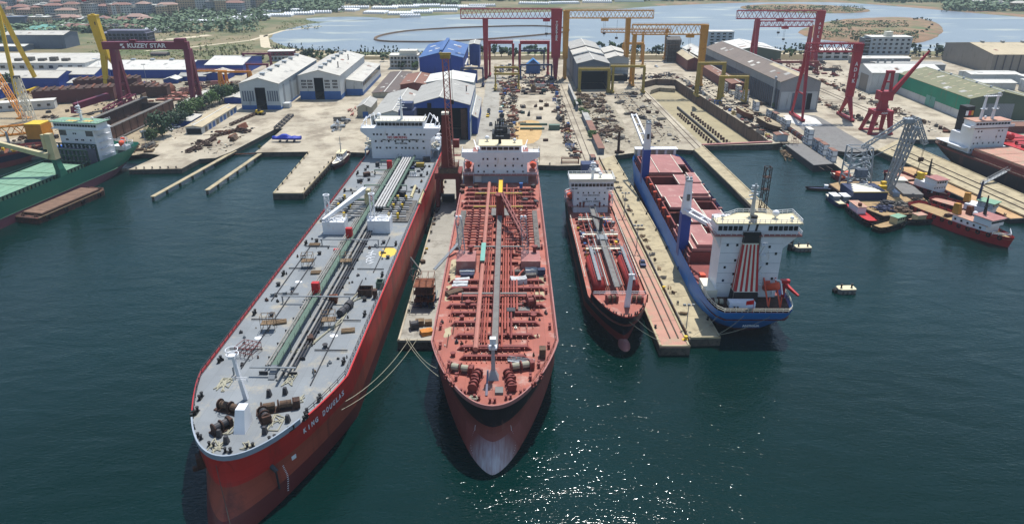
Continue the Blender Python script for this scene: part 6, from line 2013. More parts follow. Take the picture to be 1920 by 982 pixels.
# ------------------------------------------------------------------ cranes
def PX(px,py,y):
	"""point on the vertical plane at depth y seen at that pixel"""
	v = py - 491
	t = y / (F_PX * CT - v * ST)
	return V3(((px - 960) * t,y,CAM_H + (-F_PX * ST - v * CT) * t))
def gantry(name,label,m,x0,x1,y,zt,gd,over=(0,0),lattice=True,thick='right',lw=3.0,tw=7.0,spread=9.0,panels=18,trolley=True,zb=GZ,gw=3.2,single=False,txt=None,txt_m='white'):
	S = Rig(name,label,'gantry crane',((x0 + x1) / 2,y,zb))
	zg = zt - gd
	a,b = V3((x0 - over[0],y,zt - gd / 2)),V3((x1 + over[1],y,zt - gd / 2))
	if lattice:
		g = S.w(MB().truss(a,b,gw,gd,panels,.28,.16),'girder',m)
		S.w(MB().bx(x0 - over[0],y - gw / 2 - .1,zg - .3,x1 + over[1],y - gw / 2 + .7,zg + .2).bx(x0 - over[0],y - gw / 2 - .1,zt - .3,x1 + over[1],y - gw / 2 + .5,zt + .2),'girder_chord',m,g)
	else:
		g = S.w(MB().bx(x0 - over[0],y - gw / 2,zg,x1 + over[1],y + gw / 2,zt),'girder',m)
	S.w(MB().rail([(x0 - over[0],y - gw / 2,zt + .2),(x1 + over[1],y - gw / 2,zt + .2)],1.1,.06,4),'girder_railing',m,g)
	for side,x in (('left',x0),('right',x1)):
		if side == thick:
			# box leg, slim towards you, spreading only at the foot
			S.w(MB().taper((x,y,zt + .1),(x,y,zb + (zt - zb) * .30),tw,gw,tw * .8,gw * .9),'leg',m)
			for dy in (-spread / 2,spread / 2):
				S.w(MB().taper((x,y,zb + (zt - zb) * .32),(x,y + dy,zb + 1.6),tw * .55,gw * .7,lw * .6,lw * .6),'leg',m)
		else:
			for dy in (-spread / 2,spread / 2):
				S.w(MB().taper((x,y + dy * .12,zg),(x,y + dy,zb + 1.6),lw,lw * .9,lw * .6,lw * .6),'leg',m)
			S.w(MB().beam((x,y - spread * .3,zb + (zt - zb) * .35),(x,y + spread * .3,zb + (zt - zb) * .35),lw * .4),'leg_tie',m)
		S.w(MB().bx(x - 1.0,y - spread / 2 - 2,zb + .5,x + 1.0,y + spread / 2 + 2,zb + 1.7),'sill_beam',m)
		for dy in (-spread / 2 - 1,spread / 2 + 1):
			S.w(MB().bx(x - .8,y + dy - 1.3,zb,x + .8,y + dy + 1.3,zb + .6),'bogie','steel_dark')
	if trolley:
		xt = x0 + (x1 - x0) * trolley if trolley is not True else x0 + (x1 - x0) * .82
		t = S.w(MB().bx(xt - 2.6,y - gw * .6,zg - 2.0,xt + 2.6,y + gw * .6,zg - .4),'trolley',m if m != 'crane_maroon' else 'steel_dark')
		for dx in (-.5,.5):
			S.w(MB().tube((xt + dx,y,zg - 2),(xt + dx,y,zg - 10),.08,.08,5),'hoist_rope','steel_dark',t)
		S.w(MB().bx(xt - 1.0,y - .5,zg - 11.4,xt + 1.0,y + .5,zg - 10).tube((xt,y,zg - 11.4),(xt,y,zg - 13),.2,.12,6),'hook_block','steel_dark',t)
	return S
def vertical_text(S,body,x,y,z0,h,size,m='white',par=None):
	n = len(body)
	for i,ch in enumerate(body):
		lettering(ch,size * (.75 if ch != 'I' else .16),m,par or S.o,S.i @ V3((x,y,z0 - i * h / max(1,n - 1))),(R(90),0,0),.03,size)
S = gantry('gantry_crane','tall red lattice gantry crane lettered TURKTER over the main slip','crane_red',-19.5,32.6,553,51.5,6.6,(18,2.5),True,'right',4.0,8.2,10,22,.86)
vertical_text(S,'TURKTER',32.8,551.2,42.2,12.0,1.9)
S = gantry('gantry_crane','tall yellow lattice gantry crane right of the red TURKTER one','crane_ochre',39.6,85,552,50.5,5.2,(1,18),True,'left',3.4,4.6,9,22,.62)
S.w(MB().tube((77,552,44),(77,552,32),.08,.08,5).bx(76,551.5,30.6,78,552.5,32),'hook_block','steel_dark')
gantry('gantry_crane','orange lattice gantry crane spanning the slip and dry dock','crane_ochre',86,134.5,525,43.5,6.4,(2,2),True,'right',2.6,5.2,12,16,.8)
gantry('gantry_crane','far slender orange gantry crane beside the lake shore','crane_ochre',112,132,640,27.5,2.6,(36,3),True,'right',1.6,2.2,6,18,False,gw=2)
gantry('gantry_crane','small orange portal crane behind the grey twin sheds','crane_ochre',90,107,604,21.5,1.8,(0,0),False,'none',1.4,2,5,8,False,gw=1.6)
gantry('portal_crane','left of two crimson portal cranes at the head of the main slip','crane_red',-17.0,.8,562,28.2,2.4,(1,0),False,'none',2.0,2,7,8,False,gw=2.2)
gantry('portal_crane','right of two crimson portal cranes at the head of the main slip','crane_red',6.0,27.6,566,27.5,2.4,(0,1),False,'none',2.0,2,7,8,False,gw=2.2)
gantry('portal_crane','nearer khaki portal crane over the steel racks on the main slip','crane_khaki',-11.5,4.8,505,14.0,1.3,(1,0),False,'none',1.0,1,4,6,False,gw=1.4)
gantry('portal_crane','farther khaki portal crane over the steel racks on the main slip','crane_khaki',-11.5,4.6,516,16.6,1.3,(1,0),False,'none',1.0,1,4,6,False,gw=1.4)
gantry('portal_crane','navy portal crane over the red plates on the main slip','navy',6.4,29.6,548,13.2,1.2,(0,.4),False,'none',1.5,1,4,6,False,gw=1.4)
gantry('portal_crane','dark portal crane behind the bright blue tent','navy',5.5,25.5,590,17.5,1.2,(0,.4),False,'none',1.3,1,4,6,False,gw=1.4)
gantry('portal_crane','navy portal crane beside the tall blue hall','navy',-36,-20.6,520,15.4,1.2,(0,.4),False,'none',1.3,1,4,6,False,gw=1.4)
gantry('portal_crane','ochre portal crane framing the open door of the grey shed','crane_khaki',46,66.0,498,18.4,1.6,(1,.5),False,'none',2.2,1,5,6,False,gw=1.8)
gantry('portal_crane','ochre portal crane right of the grey shed door','crane_khaki',68.5,89.5,497,20.5,1.4,(2,.5),False,'none',1.6,1,5,6,False,gw=1.8)
gantry('portal_crane','farther khaki portal crane between dry dock and dark brown shed','crane_khaki',123,139.6,484,24.5,1.6,(1,1),False,'none',2.0,1,6,6,False,gw=2)
gantry('portal_crane','nearer khaki portal crane between dry dock and dark brown shed','crane_khaki',133,149.5,465,19.0,1.6,(1,1),False,'none',2.0,1,6,6,False,gw=2)
# KUZEY STAR
S = gantry('gantry_crane','maroon box gantry crane lettered KUZEY STAR','crane_maroon',-243.6,-198.4,455,41.2,4.4,(6,1),False,'none',3.6,4,12,8,False,gw=3.4)
lettering('KUZEY STAR',23.5,'white',S.o,S.i @ V3((-222.5,453.2,39.0)),bold=.03,height=2.7)
lg_ = MB().add([(-238.4,453.2,40.2),(-236.0,453.2,40.2),(-236.9,453.2,39.4),(-237.3,453.2,39.0),(-238.4,453.2,39.0)],[(0,1,2,3,4)]).add([(-237.4,453.2,38.9),(-236.2,453.2,38.9),(-235.8,453.2,37.6),(-238.2,453.2,37.6),(-237.0,453.2,38.2)],[(0,1,2,3,4)])
S.w(lg_,'emblem','white')
S.w(MB().bx(-205,452.8,41.2,-199,457,43.2).bx(-233,453.6,41.2,-229,456.4,42.4),'machinery_house','crane_maroon')
for x in (-243.6,-198.4):
	br = MB()
	for dy in (-7,7):
		br.beam((x,455 + dy,GZ + .6),(x,455,GZ + 17),.7)
		br.beam((x,455 + dy * .6,GZ + 5),(x,455 - dy * .3,GZ + 9),.5)
	S.w(br,'leg_brace','crane_maroon')
# tall yellow leg behind it
S = Rig('yellow_crane','tall bright yellow crane leg standing left of the KUZEY STAR crane','crane',(-275,503,GZ))
S.w(MB().taper((-278.5,503,51.5),(-275.5,503,24),5.6,4.2,5.0,4.2),'upper_leg','crane_yellow')
S.w(MB().taper((-276.6,502,26),(-276.0,494,GZ + .4),3.4,3.6,1.8,2.0),'leg','crane_yellow')
S.w(MB().taper((-275.0,504,26),(-266.5,514,GZ + .4),3.4,3.4,1.6,1.8),'leg','crane_yellow')
S.w(MB().bx(-281,500.6,51.4,-275.2,505.4,52.2).bx(-279,501.6,52.2,-277,503,53),'head_platform','crane_yellow')
S.w(MB().bx(-277.3,500.8,46,-276.7,500.95,48),'hatch','black')
S = Rig('yellow_crane','slim yellow A-shaped crane leg at the left edge','crane',(-333,499,GZ))
S.w(MB().taper((-330.6,483.5,GZ + .8),(-337,498,55),1.9,2.2,2.2,2.6),'leg','crane_yellow')
S.w(MB().taper((-334,515,GZ + .8),(-338,500,59),1.9,2.2,2.2,2.6),'leg','crane_yellow')
S.w(MB().beam((-330.6,482,GZ + .8),(-334,516,GZ + .8),1.6,1.6),'sill_beam','crane_yellow')
S.w(MB().beam((-337,497.5,52),(-352,497.5,52),1.4,1.6).beam((-338,499,58),(-352,499,58),1.6,1.8),'cross_beam','crane_yellow')
# ADIK cranes
S = gantry('gantry_crane','farther tall red lattice gantry crane lettered ADIK','crane_red',197,247,606,45.5,6.0,(17,2.0),True,'right',3.0,6.6,14,20,.36)
vertical_text(S,'ADIK',247,604.2,35.8,10.0,2.0)
S = gantry('gantry_crane','lower red lattice gantry crane behind the tall ADIK one','crane_red',213,260.5,655,32.5,4.4,(1,1),True,'left',2.2,4.6,8,20,.52)
vertical_text(S,'ADIK',213,653.2,22,8.0,1.6)
S = gantry('gantry_crane','nearest red gantry crane lettered ADIK over the pale apron','crane_red',167.5,196,421,44.6,4.4,(1,1.8),True,'right',1.8,4.8,17,12,False,gw=3.0)
vertical_text(S,'ADIK',196,419.4,33.5,9.5,2.2)
gantry('portal_crane','small red portal crane beyond the nearest ADIK crane','crane_red',182,206,520,14,1.6,(2,1),False,'none',1.2,1,6,6,False,gw=1.4)
gantry('portal_crane','dark red travelling beam in the ADIK steel yard','beam_red',205,236,570,12,1.6,(2,1),False,'none',1.2,1,6,6,False,gw=1.4)
gantry('portal_crane','nearer orange portal crane in the left steel yard','crane_orange',-226,-203,520,13.4,1.2,(1,1),False,'none',1.2,1,5,6,False,gw=1.4)
gantry('portal_crane','farther orange portal crane in the left steel yard','crane_orange',-204,-183,512,14.2,1.2,(1,1),False,'none',2.0,1,8,6,False,gw=1.4)
gantry('portal_crane','nearer maroon portal crane beside the left grey shed','crane_maroon',-196,-181,545,14.0,1.2,(1,1),False,'none',1.2,1,5,6,False,gw=1.4)
gantry('portal_crane','farther maroon portal crane behind the blue and white shed','crane_maroon',-213,-192,588,15.4,1.2,(1,1),False,'none',1.2,1,5,6,False,gw=1.4)
# red luffing crane by the right-hand pier
S = Rig('luffing_crane','red harbour crane with raised jib beside the right-hand pier','harbour crane',(199,388,GZ))
for x,dx in ((195.6,-2.6),(203.0,1.0)):
	for y,dy in ((385,-2.4),(391,2.4)):
		S.w(MB().taper((x,y,13.2),(x + dx,y + dy,GZ + .8),2.6,2.2,1.8,1.6),'leg','crane_red')
S.w(MB().bx(194.2,383.8,12.4,204.4,392,14.6),'portal_beam','crane_red')
S.w(MB().bx(192,381.8,GZ,205.4,383.4,GZ + .8).bx(192,392.6,GZ,205.4,394.2,GZ + .8),'sill_beam','crane_red')
S.w(MB().taper((199.4,388,14.6),(199.8,388,20),4.4,4.4,3.2,3.2),'slew_column','crane_red')
S.w(MB().box(199.5,388,22.2,7.0,6,4.6),'machinery_house','crane_red')
S.w(MB().beam((197.6,388,24),(198.8,388,34.5),1.3,1.3).beam((202.2,388,24),(201.4,388,34.5),1.3,1.3).bx(198,387,34,202.2,389,35.2).bx(198.4,387.4,29,201.8,388.6,29.8),'a_frame','crane_red')
S.w(MB().taper((201.5,386.5,22.4),(217,386,45.5),2.2,2.6,.7,.8),'jib','crane_red')
lettering('ADIK',3.6,'white',S.o,S.i @ V3((199.5,383.7,13.5)),bold=.02,height=1.0)
# brick red tower crane on the pier between the tankers
S = Rig('tower_crane','brick red portal crane with upright lattice jib on the pier between tankers','harbour crane',(-24.6,274,2.55))
for x in (-29.0,-21.0):
	for y in (266,283):
		S.w(MB().taper((x,y,3.2),(x + (.3 if x < -25 else -.3),274 + (y - 274) * .55,14.2),1.4,1.6,1.6,2.0),'leg','crane_brick')
	S.w(MB().bx(x - .7,263.5,2.55,x + .7,285.5,3.4),'sill_beam','steel_dark')
S.w(MB().bx(-30.2,269.5,13.4,-19.8,279,15.8),'portal_deck','crane_brick')
S.w(MB().bx(-28.6,269.2,15.8,-21.2,279,17.6),'slew_platform','junk_brown')
S.w(MB().taper((-25.4,273.6,17.6),(-25.6,273.6,38),4.4,4.6,2.4,2.6),'tower','crane_brick')
S.w(MB().box(-21.6,272.4,27,2.4,2.4,3.0),'operator_cab','crane_brick')
S.w(MB().rail([(-28.6,269.2,17.6),(-21.2,269.2,17.6),(-21.2,279,17.6)],1.1,.06,1.5).bx(-22.8,272,22,-20,274,22.15).rail([(-22.8,272,22.15),(-20,272,22.15)],1,.06,1),'platform_railing','crane_brick')
S.w(MB().bx(-26.9,272.2,38,-24.2,275,38.8),'tower_cap','white_warm')
S.w(MB().truss((-23.6,272.0,18),(-24.6,272.4,59),2.2,2.2,18,.14,.08),'lattice_jib',mat('lattice_pink',(176,104,92),.6,var=.1))
S.w(MB().box(-24.6,272.4,59.6,3.6,2.2,1.6).box(-24.6,272.4,60.6,4.4,1.0,.6),'jib_head','crane_khaki')
S.w(MB().tube((-22.6,272,59),(-22.4,272,44),.08,.08,5).box(-22.4,272,43,.9,.7,1.6),'hook_block','black')
S.w(MB().bx(-28,272.5,3.0,-23,275,5.6),'drive_unit','black')
# orange crawler crane and pale derrick on the left quay
S = Rig('crawler_crane','orange lattice crawler crane lying along the left quay','crawler crane',(-262,372,GZ))
S.w(MB().truss((-300,358,6.2),(-250,371,8.5),3.0,4.5,15,.28,.16),'lattice_jib','crane_orange')
S.w(MB().bx(-251,366,4,-242.5,375,11.5),'machine_house','crane_orange')
S.w(MB().bx(-252,364.5,GZ,-241,367,GZ + 1.8).bx(-252,374,GZ,-241,376.5,GZ + 1.8),'tracks','steel_dark')
S.w(MB().bx(-251,365.9,11.5,-242.5,375.1,11.9),'house_roof','yellow')
S = Rig('derrick','orange lattice boom leaning at the left edge','crane',(-296,400,GZ))
S.w(MB().truss(PX(45,222,420),PX(-6,140,430),2.6,2.6,12,.22,.13),'lattice_boom','crane_orange')
S.w(MB().box(*PX(48,222,420),9,4,1.2),'winch_base','crane_orange')
for k in range(4):
	S.w(MB().beam(PX(40 + k * 5,222,420),PX(44 + k * 8,252,412),.3),'leg','crane_orange')
S = Rig('derrick','white lattice tower crane on the left quay','crane',(-290,425,GZ))
q0 = G(57,226)
S.w(MB().truss((q0.x - 2.4,q0.y,GZ),(q0.x - 1.4,q0.y,26),2.4,2.4,9,.16,.1).truss((q0.x + 2.4,q0.y,GZ),(q0.x - .6,q0.y,27),2.0,2.0,9,.16,.1),'lattice_tower','white_warm')
S.w(MB().box(q0.x - 1,q0.y,27,3,2,1.4),'tower_head','steel_dark')
# maroon girders lying on blocks
S = Rig('crane_girder','maroon lattice girder lying on blocks below the KUZEY STAR crane','girder',(-240,440,GZ))
S.w(MB().truss(PX(200,210,425),PX(250,182,455),4,3.6,9,.3,.2),'lattice','crane_maroon')
S = Rig('crane_girder','maroon box girder lying above the green ship bridge','girder',(-262,430,GZ))
S.w(MB().beam(PX(140,200,428),PX(203,180,448),3,3.6),'box_beam','crane_maroon')
S.w(MB().beam(PX(140,200,428),PX(141,213,427),3.2,3.2),'end_leg','crane_maroon')
# small masts and lamp posts
def lamp_mast(label,px,py,h,zb=GZ,m='galv',double=True):
	q = G(px,py,zb)
	t = thing('lamp_mast',label,'lamp mast',(q.x,q.y,zb))
	MB().tube((0,0,0),(0,0,h),.16,.1,6).build('pole',m,t)
	MB().beam((-1.3,0,h),(1.3,0,h),.15).build('cross_arm',m,t)
	for x in (-1.2,0,1.2):
		MB().box(x,-.2,h + .3,.7,.5,.5).build('floodlight','steel_grey',t)
for lab,px,py,h in (('floodlight mast on the pier fence halfway along the pink pier',1193,470,9),('floodlight mast on the pier fence behind the chemical tanker house',1170,405,9),('floodlight mast near the end of the pier fence',1287,612,6.5),
  ('floodlight mast before the long blue shed',275,153,12),('lone lamp post on the quay behind the green ship stern',276,284,10),('lamp post in the yard left of the KUZEY STAR crane',190,141,11),('dark lamp post beside the dry dock mouth',1430,262,13)):
	lamp_mast(lab,px,py,h,2.55 if py > 380 else GZ,'steel_dark' if 'dark' in lab else 'galv')
solo('signal_tower','rusty lattice beacon tower on the thin rail jetty behind the bridge','tower',MB().truss((0,0,0),(0,0,17),2.2,2.2,7,.12,.08).box(0,0,8,2.8,2.8,.2).box(0,0,13,2.8,2.8,.2),'rust_dark',(98.2,266,2.5))
solo('signal_tower','brown steel post with jumble at its foot behind the cargo ship bow','post',MB().tube((0,0,0),(0,0,11),.7,.6,8).box(0,0,.6,3,2,1.2,.4).box(1.8,.6,.4,2,2,.8,.9),'rust_dark',(52.5,346.5,GZ))
# scaffold tower with machinery on the pier between the tankers
S = Rig('access_tower','rusty scaffold stair tower with hoses on the pier between the tankers','scaffold',(-25.2,186,2.6))
S.b(scaffold(5.6,6,9.0,3,4),'scaffold','rust')
S.b(heap(71,60,5,6,4.5,.5,1.6,.4),'compressors','tarp_navy')
S.b(MB().beam((-1.2,3,9),(-4.4,6,12),.35).beam((-4.4,6,12),(-4.2,5,5),.3).ring((-3.4,4,8),1.3,.18,'y'),'hose_arm','junk_grey')
S.b(MB().bx(2.6,-1,0,2.9,8.0,.3).beam((2.6,4,9),(9.0,14,13),1.0,.25),'gangway','steel_grey')
solo('cable_drum','round dark drum near the end of the pier between the tankers','drum',MB().tube((-1,0,1.1),(1,0,1.1),1.1,1.1,14).tube((-1.1,0,1.1),(-.9,0,1.1),1.4,1.4,14).tube((.9,0,1.1),(1.1,0,1.1),1.4,1.4,14),'steel_dark',(-26.6,171.5,2.56),.3)
solo('tarp_heap','orange tarpaulin heap at the pier end between the tankers','tarpaulin',tarp_mb(3.2,2.4,1.3,8),mat('tarp_orange',(216,140,60),.8,var=.15,bump=.4),(-23.0,168.6,2.56),.4)
solo('crate_pair','two tan crates near the end of the pier between the tankers','crates',MB().bx(-2.2,-.8,0,0,.8,1.5).bx(.2,-.8,0,2.2,.8,1.3).bx(-2.3,-.9,1.5,.1,.9,1.6),'timber',(-24.2,173.5,2.56),.1)
# ------------------------------------------------------------------ sheds and other buildings
def shed(label,x0,x1,y0,y1,eave,ridge,wall,roof,axis='y',rz=0.0,name='shed',cat='shed',open_front=None,band=None,vents=0,monitor=False,off=.5,wins=None,zb=GZ,trim=None,stripes=0):
	"""gabled shed; local axes: front faces -y, origin at the front left corner on the ground"""
	W,Ln = (x1 - x0,y1 - y0) if axis == 'y' else (y1 - y0,x1 - x0)
	S = Rig(name,label,cat,(x0,y0,zb) if axis == 'y' else (x0,y1,zb),rz if axis == 'y' else rz - R(90))
	# local x across 0..W, local y along 0..Ln
	e,r = eave - zb,ridge - zb
	xm = W * off
	if open_front:
		a,b,ht = open_front
		wl = MB().add([(0,0,0),(a,0,0),(a,0,ht),(b,0,ht),(b,0,0),(W,0,0),(W,0,e),(xm,0,r),(0,0,e)],[(0,1,2,8),(2,3,6,7,8),(3,4,5,6)])
		wl.add([(0,0,0),(0,0,e),(0,Ln,e),(0,Ln,0),(W,0,0),(W,0,e),(W,Ln,e),(W,Ln,0),(xm,Ln,r)],[(0,1,2,3),(7,6,5,4),(3,2,8,6,7)])
		S.b(wl,'wall',wall)
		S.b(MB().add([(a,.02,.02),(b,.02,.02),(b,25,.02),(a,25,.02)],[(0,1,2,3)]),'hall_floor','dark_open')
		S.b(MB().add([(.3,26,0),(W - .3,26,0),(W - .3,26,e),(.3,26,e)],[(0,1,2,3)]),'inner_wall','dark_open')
	else:
		S.b(MB().prof([(0,0),(W,0),(W,e),(xm,r),(0,e)],'y',0,Ln),'wall',wall)
	t = .25
	o = .5
	for xa,za,xb,zb_ in ((-o,e - o * (r - e) / max(.1,xm),xm,r),(xm,r,W + o,e - o * (r - e) / max(.1,W - xm))):
		S.b(MB().add([(xa,-o,za),(xb,-o,zb_),(xb,Ln + o,zb_),(xa,Ln + o,za),(xa,-o,za + t),(xb,-o,zb_ + t),(xb,Ln + o,zb_ + t),(xa,Ln + o,za + t)],
  [(0,3,2,1),(4,5,6,7),(0,1,5,4),(1,2,6,5),(2,3,7,6),(3,0,4,7)]),'roof',roof)
	S.b(MB().bx(xm - .3,-o,r + t - .05,xm + .3,Ln + o,r + t + .2),'ridge_cap','roof_white')
	if band:
		h,m = band
		segs = [(0,W)] if not open_front else [(0,open_front[0]),(open_front[1],W)]
		for a,b in segs:
			S.b(MB().bx(a,-.12,0,b,0,h),'painted_band',m)
		S.b(MB().bx(W,0,0,W + .12,Ln,h * .5),'painted_band',m)
	if vents:
		for k in range(vents):
			y = Ln * (k + .6) / vents
			S.b(MB().bx(xm - 1.3,y - 1.0,r + t,xm + 1.3,y + 1.0,r + t + 1.1).bx(xm - 1.6,y - 1.3,r + t + 1.1,xm + 1.6,y + 1.3,r + t + 1.35),'roof_vent','galv')
	if monitor:
		S.b(MB().bx(xm - 1.0,1,r + t,xm + 1.0,Ln - 1,r + t + 1.2).bx(xm - 1.3,.8,r + t + 1.2,xm + 1.3,Ln - .8,r + t + 1.4),'ridge_monitor',roof)
	if Ln > 30:
		pr_ = random.Random(int(W * 97 + Ln * 13))
		for k in range(int(Ln / 7)):
			u,y,du,dy = pr_.uniform(.05,.6),pr_.uniform(2,Ln - 8),pr_.uniform(.1,.3),pr_.uniform(1.2,4.5)
			sl = pr_.choice((0,1)) if .1 < off < .9 else (1 if off <= .1 else 0)
			f = lambda q: (xm * q,e + (r - e) * q) if sl == 0 else (W - (W - xm) * q,e + (r - e) * q)
			(xa,za),(xb,zb_) = f(u),f(u + du)
			q = [(xa,y,za + t + .03),(xb,y,zb_ + t + .03),(xb,y + dy,zb_ + t + .03),(xa,y + dy,za + t + .03)]
			S.b(MB().add(q,[(0,1,2,3) if xb > xa else (3,2,1,0)]),'roof_sheet',pr_.choice((roof,'roof_light','roof_grey','roof_grey','roof_rust','roof_white')))
	for k in range(stripes):
		x = W * (k + .5) / stripes
		S.b(MB().bx(-.1,Ln * (k + .5) / stripes - .25,0,0,Ln * (k + .5) / stripes + .25,e),'wall_rib',trim or wall)
	S.W,S.Ln,S.e,S.r = W,Ln,e,r
	return S
def front_panel(S,x0,x1,z0,z1,m,name='door',y=-.06,parent=None,t=.12):
	return S.b(MB().bx(x0,y - t,z0,x1,y,z1),name,m,parent)
def grid_windows(S,x0,x1,z0,z1,nx,nz,m='glass_dark',y=-.1,frac=.7,name='window'):
	dx,dz = (x1 - x0) / nx,(z1 - z0) / nz
	me = MB().bx(-dx * frac / 2,-.06,-dz * frac / 2,dx * frac / 2,.06,dz * frac / 2).mesh(name)
	me.materials.append(MAT[m])
	for i in range(nx):
		for j in range(nz):
			inst(me,name,S.o,(x0 + dx * (i + .5),y,z0 + dz * (j + .5)))
S = shed('left of the two big pale sheds with dark centre door',-166.5,-142.4,444,538,18.0,21.4,'wall_pale','roof_light',open_front=(9.2,15.6,13.4),band=(2.6,'blue_paint'),vents=6)
grid_windows(S,1.0,8.6,3.2,13.4,5,1,'wall_slate',frac=.62)
grid_windows(S,16.4,23.4,3.2,13.4,5,1,'wall_slate',frac=.62)
for k in range(6):
	S.b(MB().bx(S.W,8 + k * 15,1,S.W + .14,11 + k * 15,S.e - 2),'wall_light','wall_grey')
S.b(MB().bx(S.W + .1,4,0,S.W + 4,9,3),'annexe','wall_white')
S = shed('right of the two big pale sheds with white window grids and blue base',-138.4,-111.8,474,560,17.6,21.0,'wall_white','roof_light',open_front=(9.8,15.8,14.0),band=(5.4,'blue_paint'),vents=7)
for xa in (1.4,5.4,16.6,21.6):
	grid_windows(S,xa,xa + 3.4,7.0,13.0,4,3,'glass_dark',frac=.66)
for y in (22,55):
	S.b(MB().tube((S.W * .8,y,S.e + 1),(S.W * .8,y,S.e + 5.5),.35,.35,8),'flue_pipe','steel_dark')
S = shed('low lean-to shed with dark window strip right of the pale sheds',-111.3,-100.2,488,560,11.2,12.6,'wall_white','roof_light',off=.05,band=(4.2,'blue_paint'))
for k in range(12):
	S.b(MB().bx(S.W,3 + k * 5.7,5.6,S.W + .1,7.6 + k * 5.7,7.8),'window','glass_dark')
shed('low building with wide dark brown roof behind the quay',-92.5,-76.5,480,561,5.2,5.8,'wall_beige','roof_dark')
S = shed('small beige shed with a blue door on the quay',-91.0,-83.3,423,446,8.2,9.8,'wall_beige','roof_grey',name='store_shed')
front_panel(S,3.0,6.2,0,3.4,'blue_paint')
# the great hall at the head of the tanker berth
S = shed('big open-fronted blue and grey hall behind the KING DOUGLAS bridge',-52.2,-22.0,371.5,424,20.6,24.6,'wall_blue','roof_grey',name='ship_hall',cat='hall',open_front=(.8,29.2,16.8))
S.b(MB().bx(S.W,.4,0,S.W + .2,S.Ln - .4,14.5),'side_cladding','wall_pale')
S.b(MB().bx(S.W + .2,.4,9.2,S.W + .3,S.Ln - .4,10.8),'painted_stripe','blue_paint')
S.b(MB().bx(25.5,1.5,0,28.6,6,16),'folded_door','rust_dark')
S.b(MB().bx(8.5,-.3,16.9,10.6,-.05,19.4),'fascia_opening','dark_open')
S.b(MB().tube((27,30,S.e + .6),(27,30,S.e + 4),.3,.3,8),'flue_pipe','steel_dark')
S = shed('lower grey-roofed bay joined to the left of the open-fronted hall',-73.4,-52.4,372.5,432,14.4,17.4,'wall_pale','roof_grey',name='ship_hall',cat='hall',open_front=(1,20,10.4),off=.55)
shed('pale roofed rear bay behind the open-fronted hall',-50,-22.6,425,452,22.2,24.4,'wall_pale','roof_white',name='ship_hall',cat='hall')
shed('narrow grey lean-to on the right of the open-fronted hall',-21.6,-18.6,384,436,11.0,12.4,'wall_blue','roof_grey',off=.1)
shed('brown ribbed roof shed between the grey hall and tall blue hall',-74.5,-55.5,486,526,9.5,11.0,'wall_rustred','roof_rust')
S = shed('tall royal blue hall with ridge vent near the lake',-66.5,-35.2,530,598,20.4,24.2,'wall_royal','roof_blue',name='assembly_hall',cat='hall',monitor=True)
S.b(MB().bx(S.W,20,9,S.W + 1.0,50,10.4),'side_duct','roof_white')
shed('blue grey-roofed annexe behind the tall royal blue hall',-34.4,-26.4,598,622,20.5,21.2,'wall_blue','roof_grey',name='assembly_hall',cat='hall')
shed('small navy shed with pale roof beside the tall royal blue hall',-34.6,-25.8,532,548,11.5,12.2,'wall_blue','roof_tan')
def block(label,x0,x1,y0,y1,top,wall,nx,nz,roof='roof_white',name='office_building',cat='building',rz=0.0,wm='glass_dark',zb=GZ,para=True,frac=.62):
	S = Rig(name,label,cat,(x0,y0,zb),rz)
	W,D,H = x1 - x0,y1 - y0,top - zb
	S.b(MB().bx(0,0,0,W,D,H),'wall',wall)
	S.b(MB().bx(-.3,-.3,H,W + .3,D + .3,H + .35),'roof',roof)
	grid_windows(S,.6,W - .6,.6,H - .4,nx,nz,wm,-.06,frac)
	S.W,S.H = W,H
	return S
S = block('white three storey office block between sheds and lake',-98.4,-75.4,594,606,12.6,'wall_white',8,3)
S.b(MB().bx(8,1,S.H + .35,22,10,S.H + 3.6),'penthouse','white_warm')
for k in range(3):
	S.b(MB().bx(0,-1.2,3.2 + k * 3.3,14,0,3.4 + k * 3.3),'balcony','white_warm')
S = block('two storey building with maroon upper floor and white ground floor',-207.5,-187,632,642,6.4,'wall_white',6,1,rz=.12)
S.b(MB().bx(-.5,-.5,S.H + .35,S.W + .5,10.5,S.H + 3.8),'upper_floor','crane_maroon')
S.b(MB().bx(-.8,-.8,S.H + 3.8,S.W + .8,10.8,S.H + 4.1),'flat_roof','roof_white')
for k in range(6):
	S.b(MB().bx(1 + k * 3.4,-.6,S.H + 1.2,3.2 + k * 3.4,-.5,S.H + 2.6),'upper_window','glass_dark')
# sheds of the middle yard
S = shed('grey shed with a big black doorway behind the khaki portal crane',45.0,67.2,508,540,19.8,22.6,'wall_slate','roof_grey',open_front=(1.2,21,12.4))
shed('middle grey bay of the stepped shed behind the black doorway',44.8,67.0,540.4,566,20.6,23.2,'wall_slate','roof_light')
shed('rear grey bay of the stepped shed near the lake',44.6,66.8,566.4,604,21.4,24.2,'wall_slate','roof_grey')
S = shed('pale blue shed right of the black doorway',70.2,86.4,546,566,17.4,19.4,'wall_pale','roof_light')
for z in (6,11):
	S.b(MB().bx(0,-.1,z,S.W,0,z + .35),'wall_rail','wall_slate')
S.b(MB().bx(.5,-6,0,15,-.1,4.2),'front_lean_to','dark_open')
S.b(MB().bx(.2,-6.4,4.2,12,-.1,4.5),'lean_to_roof','roof_tan')
shed('rear pale shed behind the pale blue one',70.4,86.2,567,590,18.6,20.6,'wall_pale','roof_light')
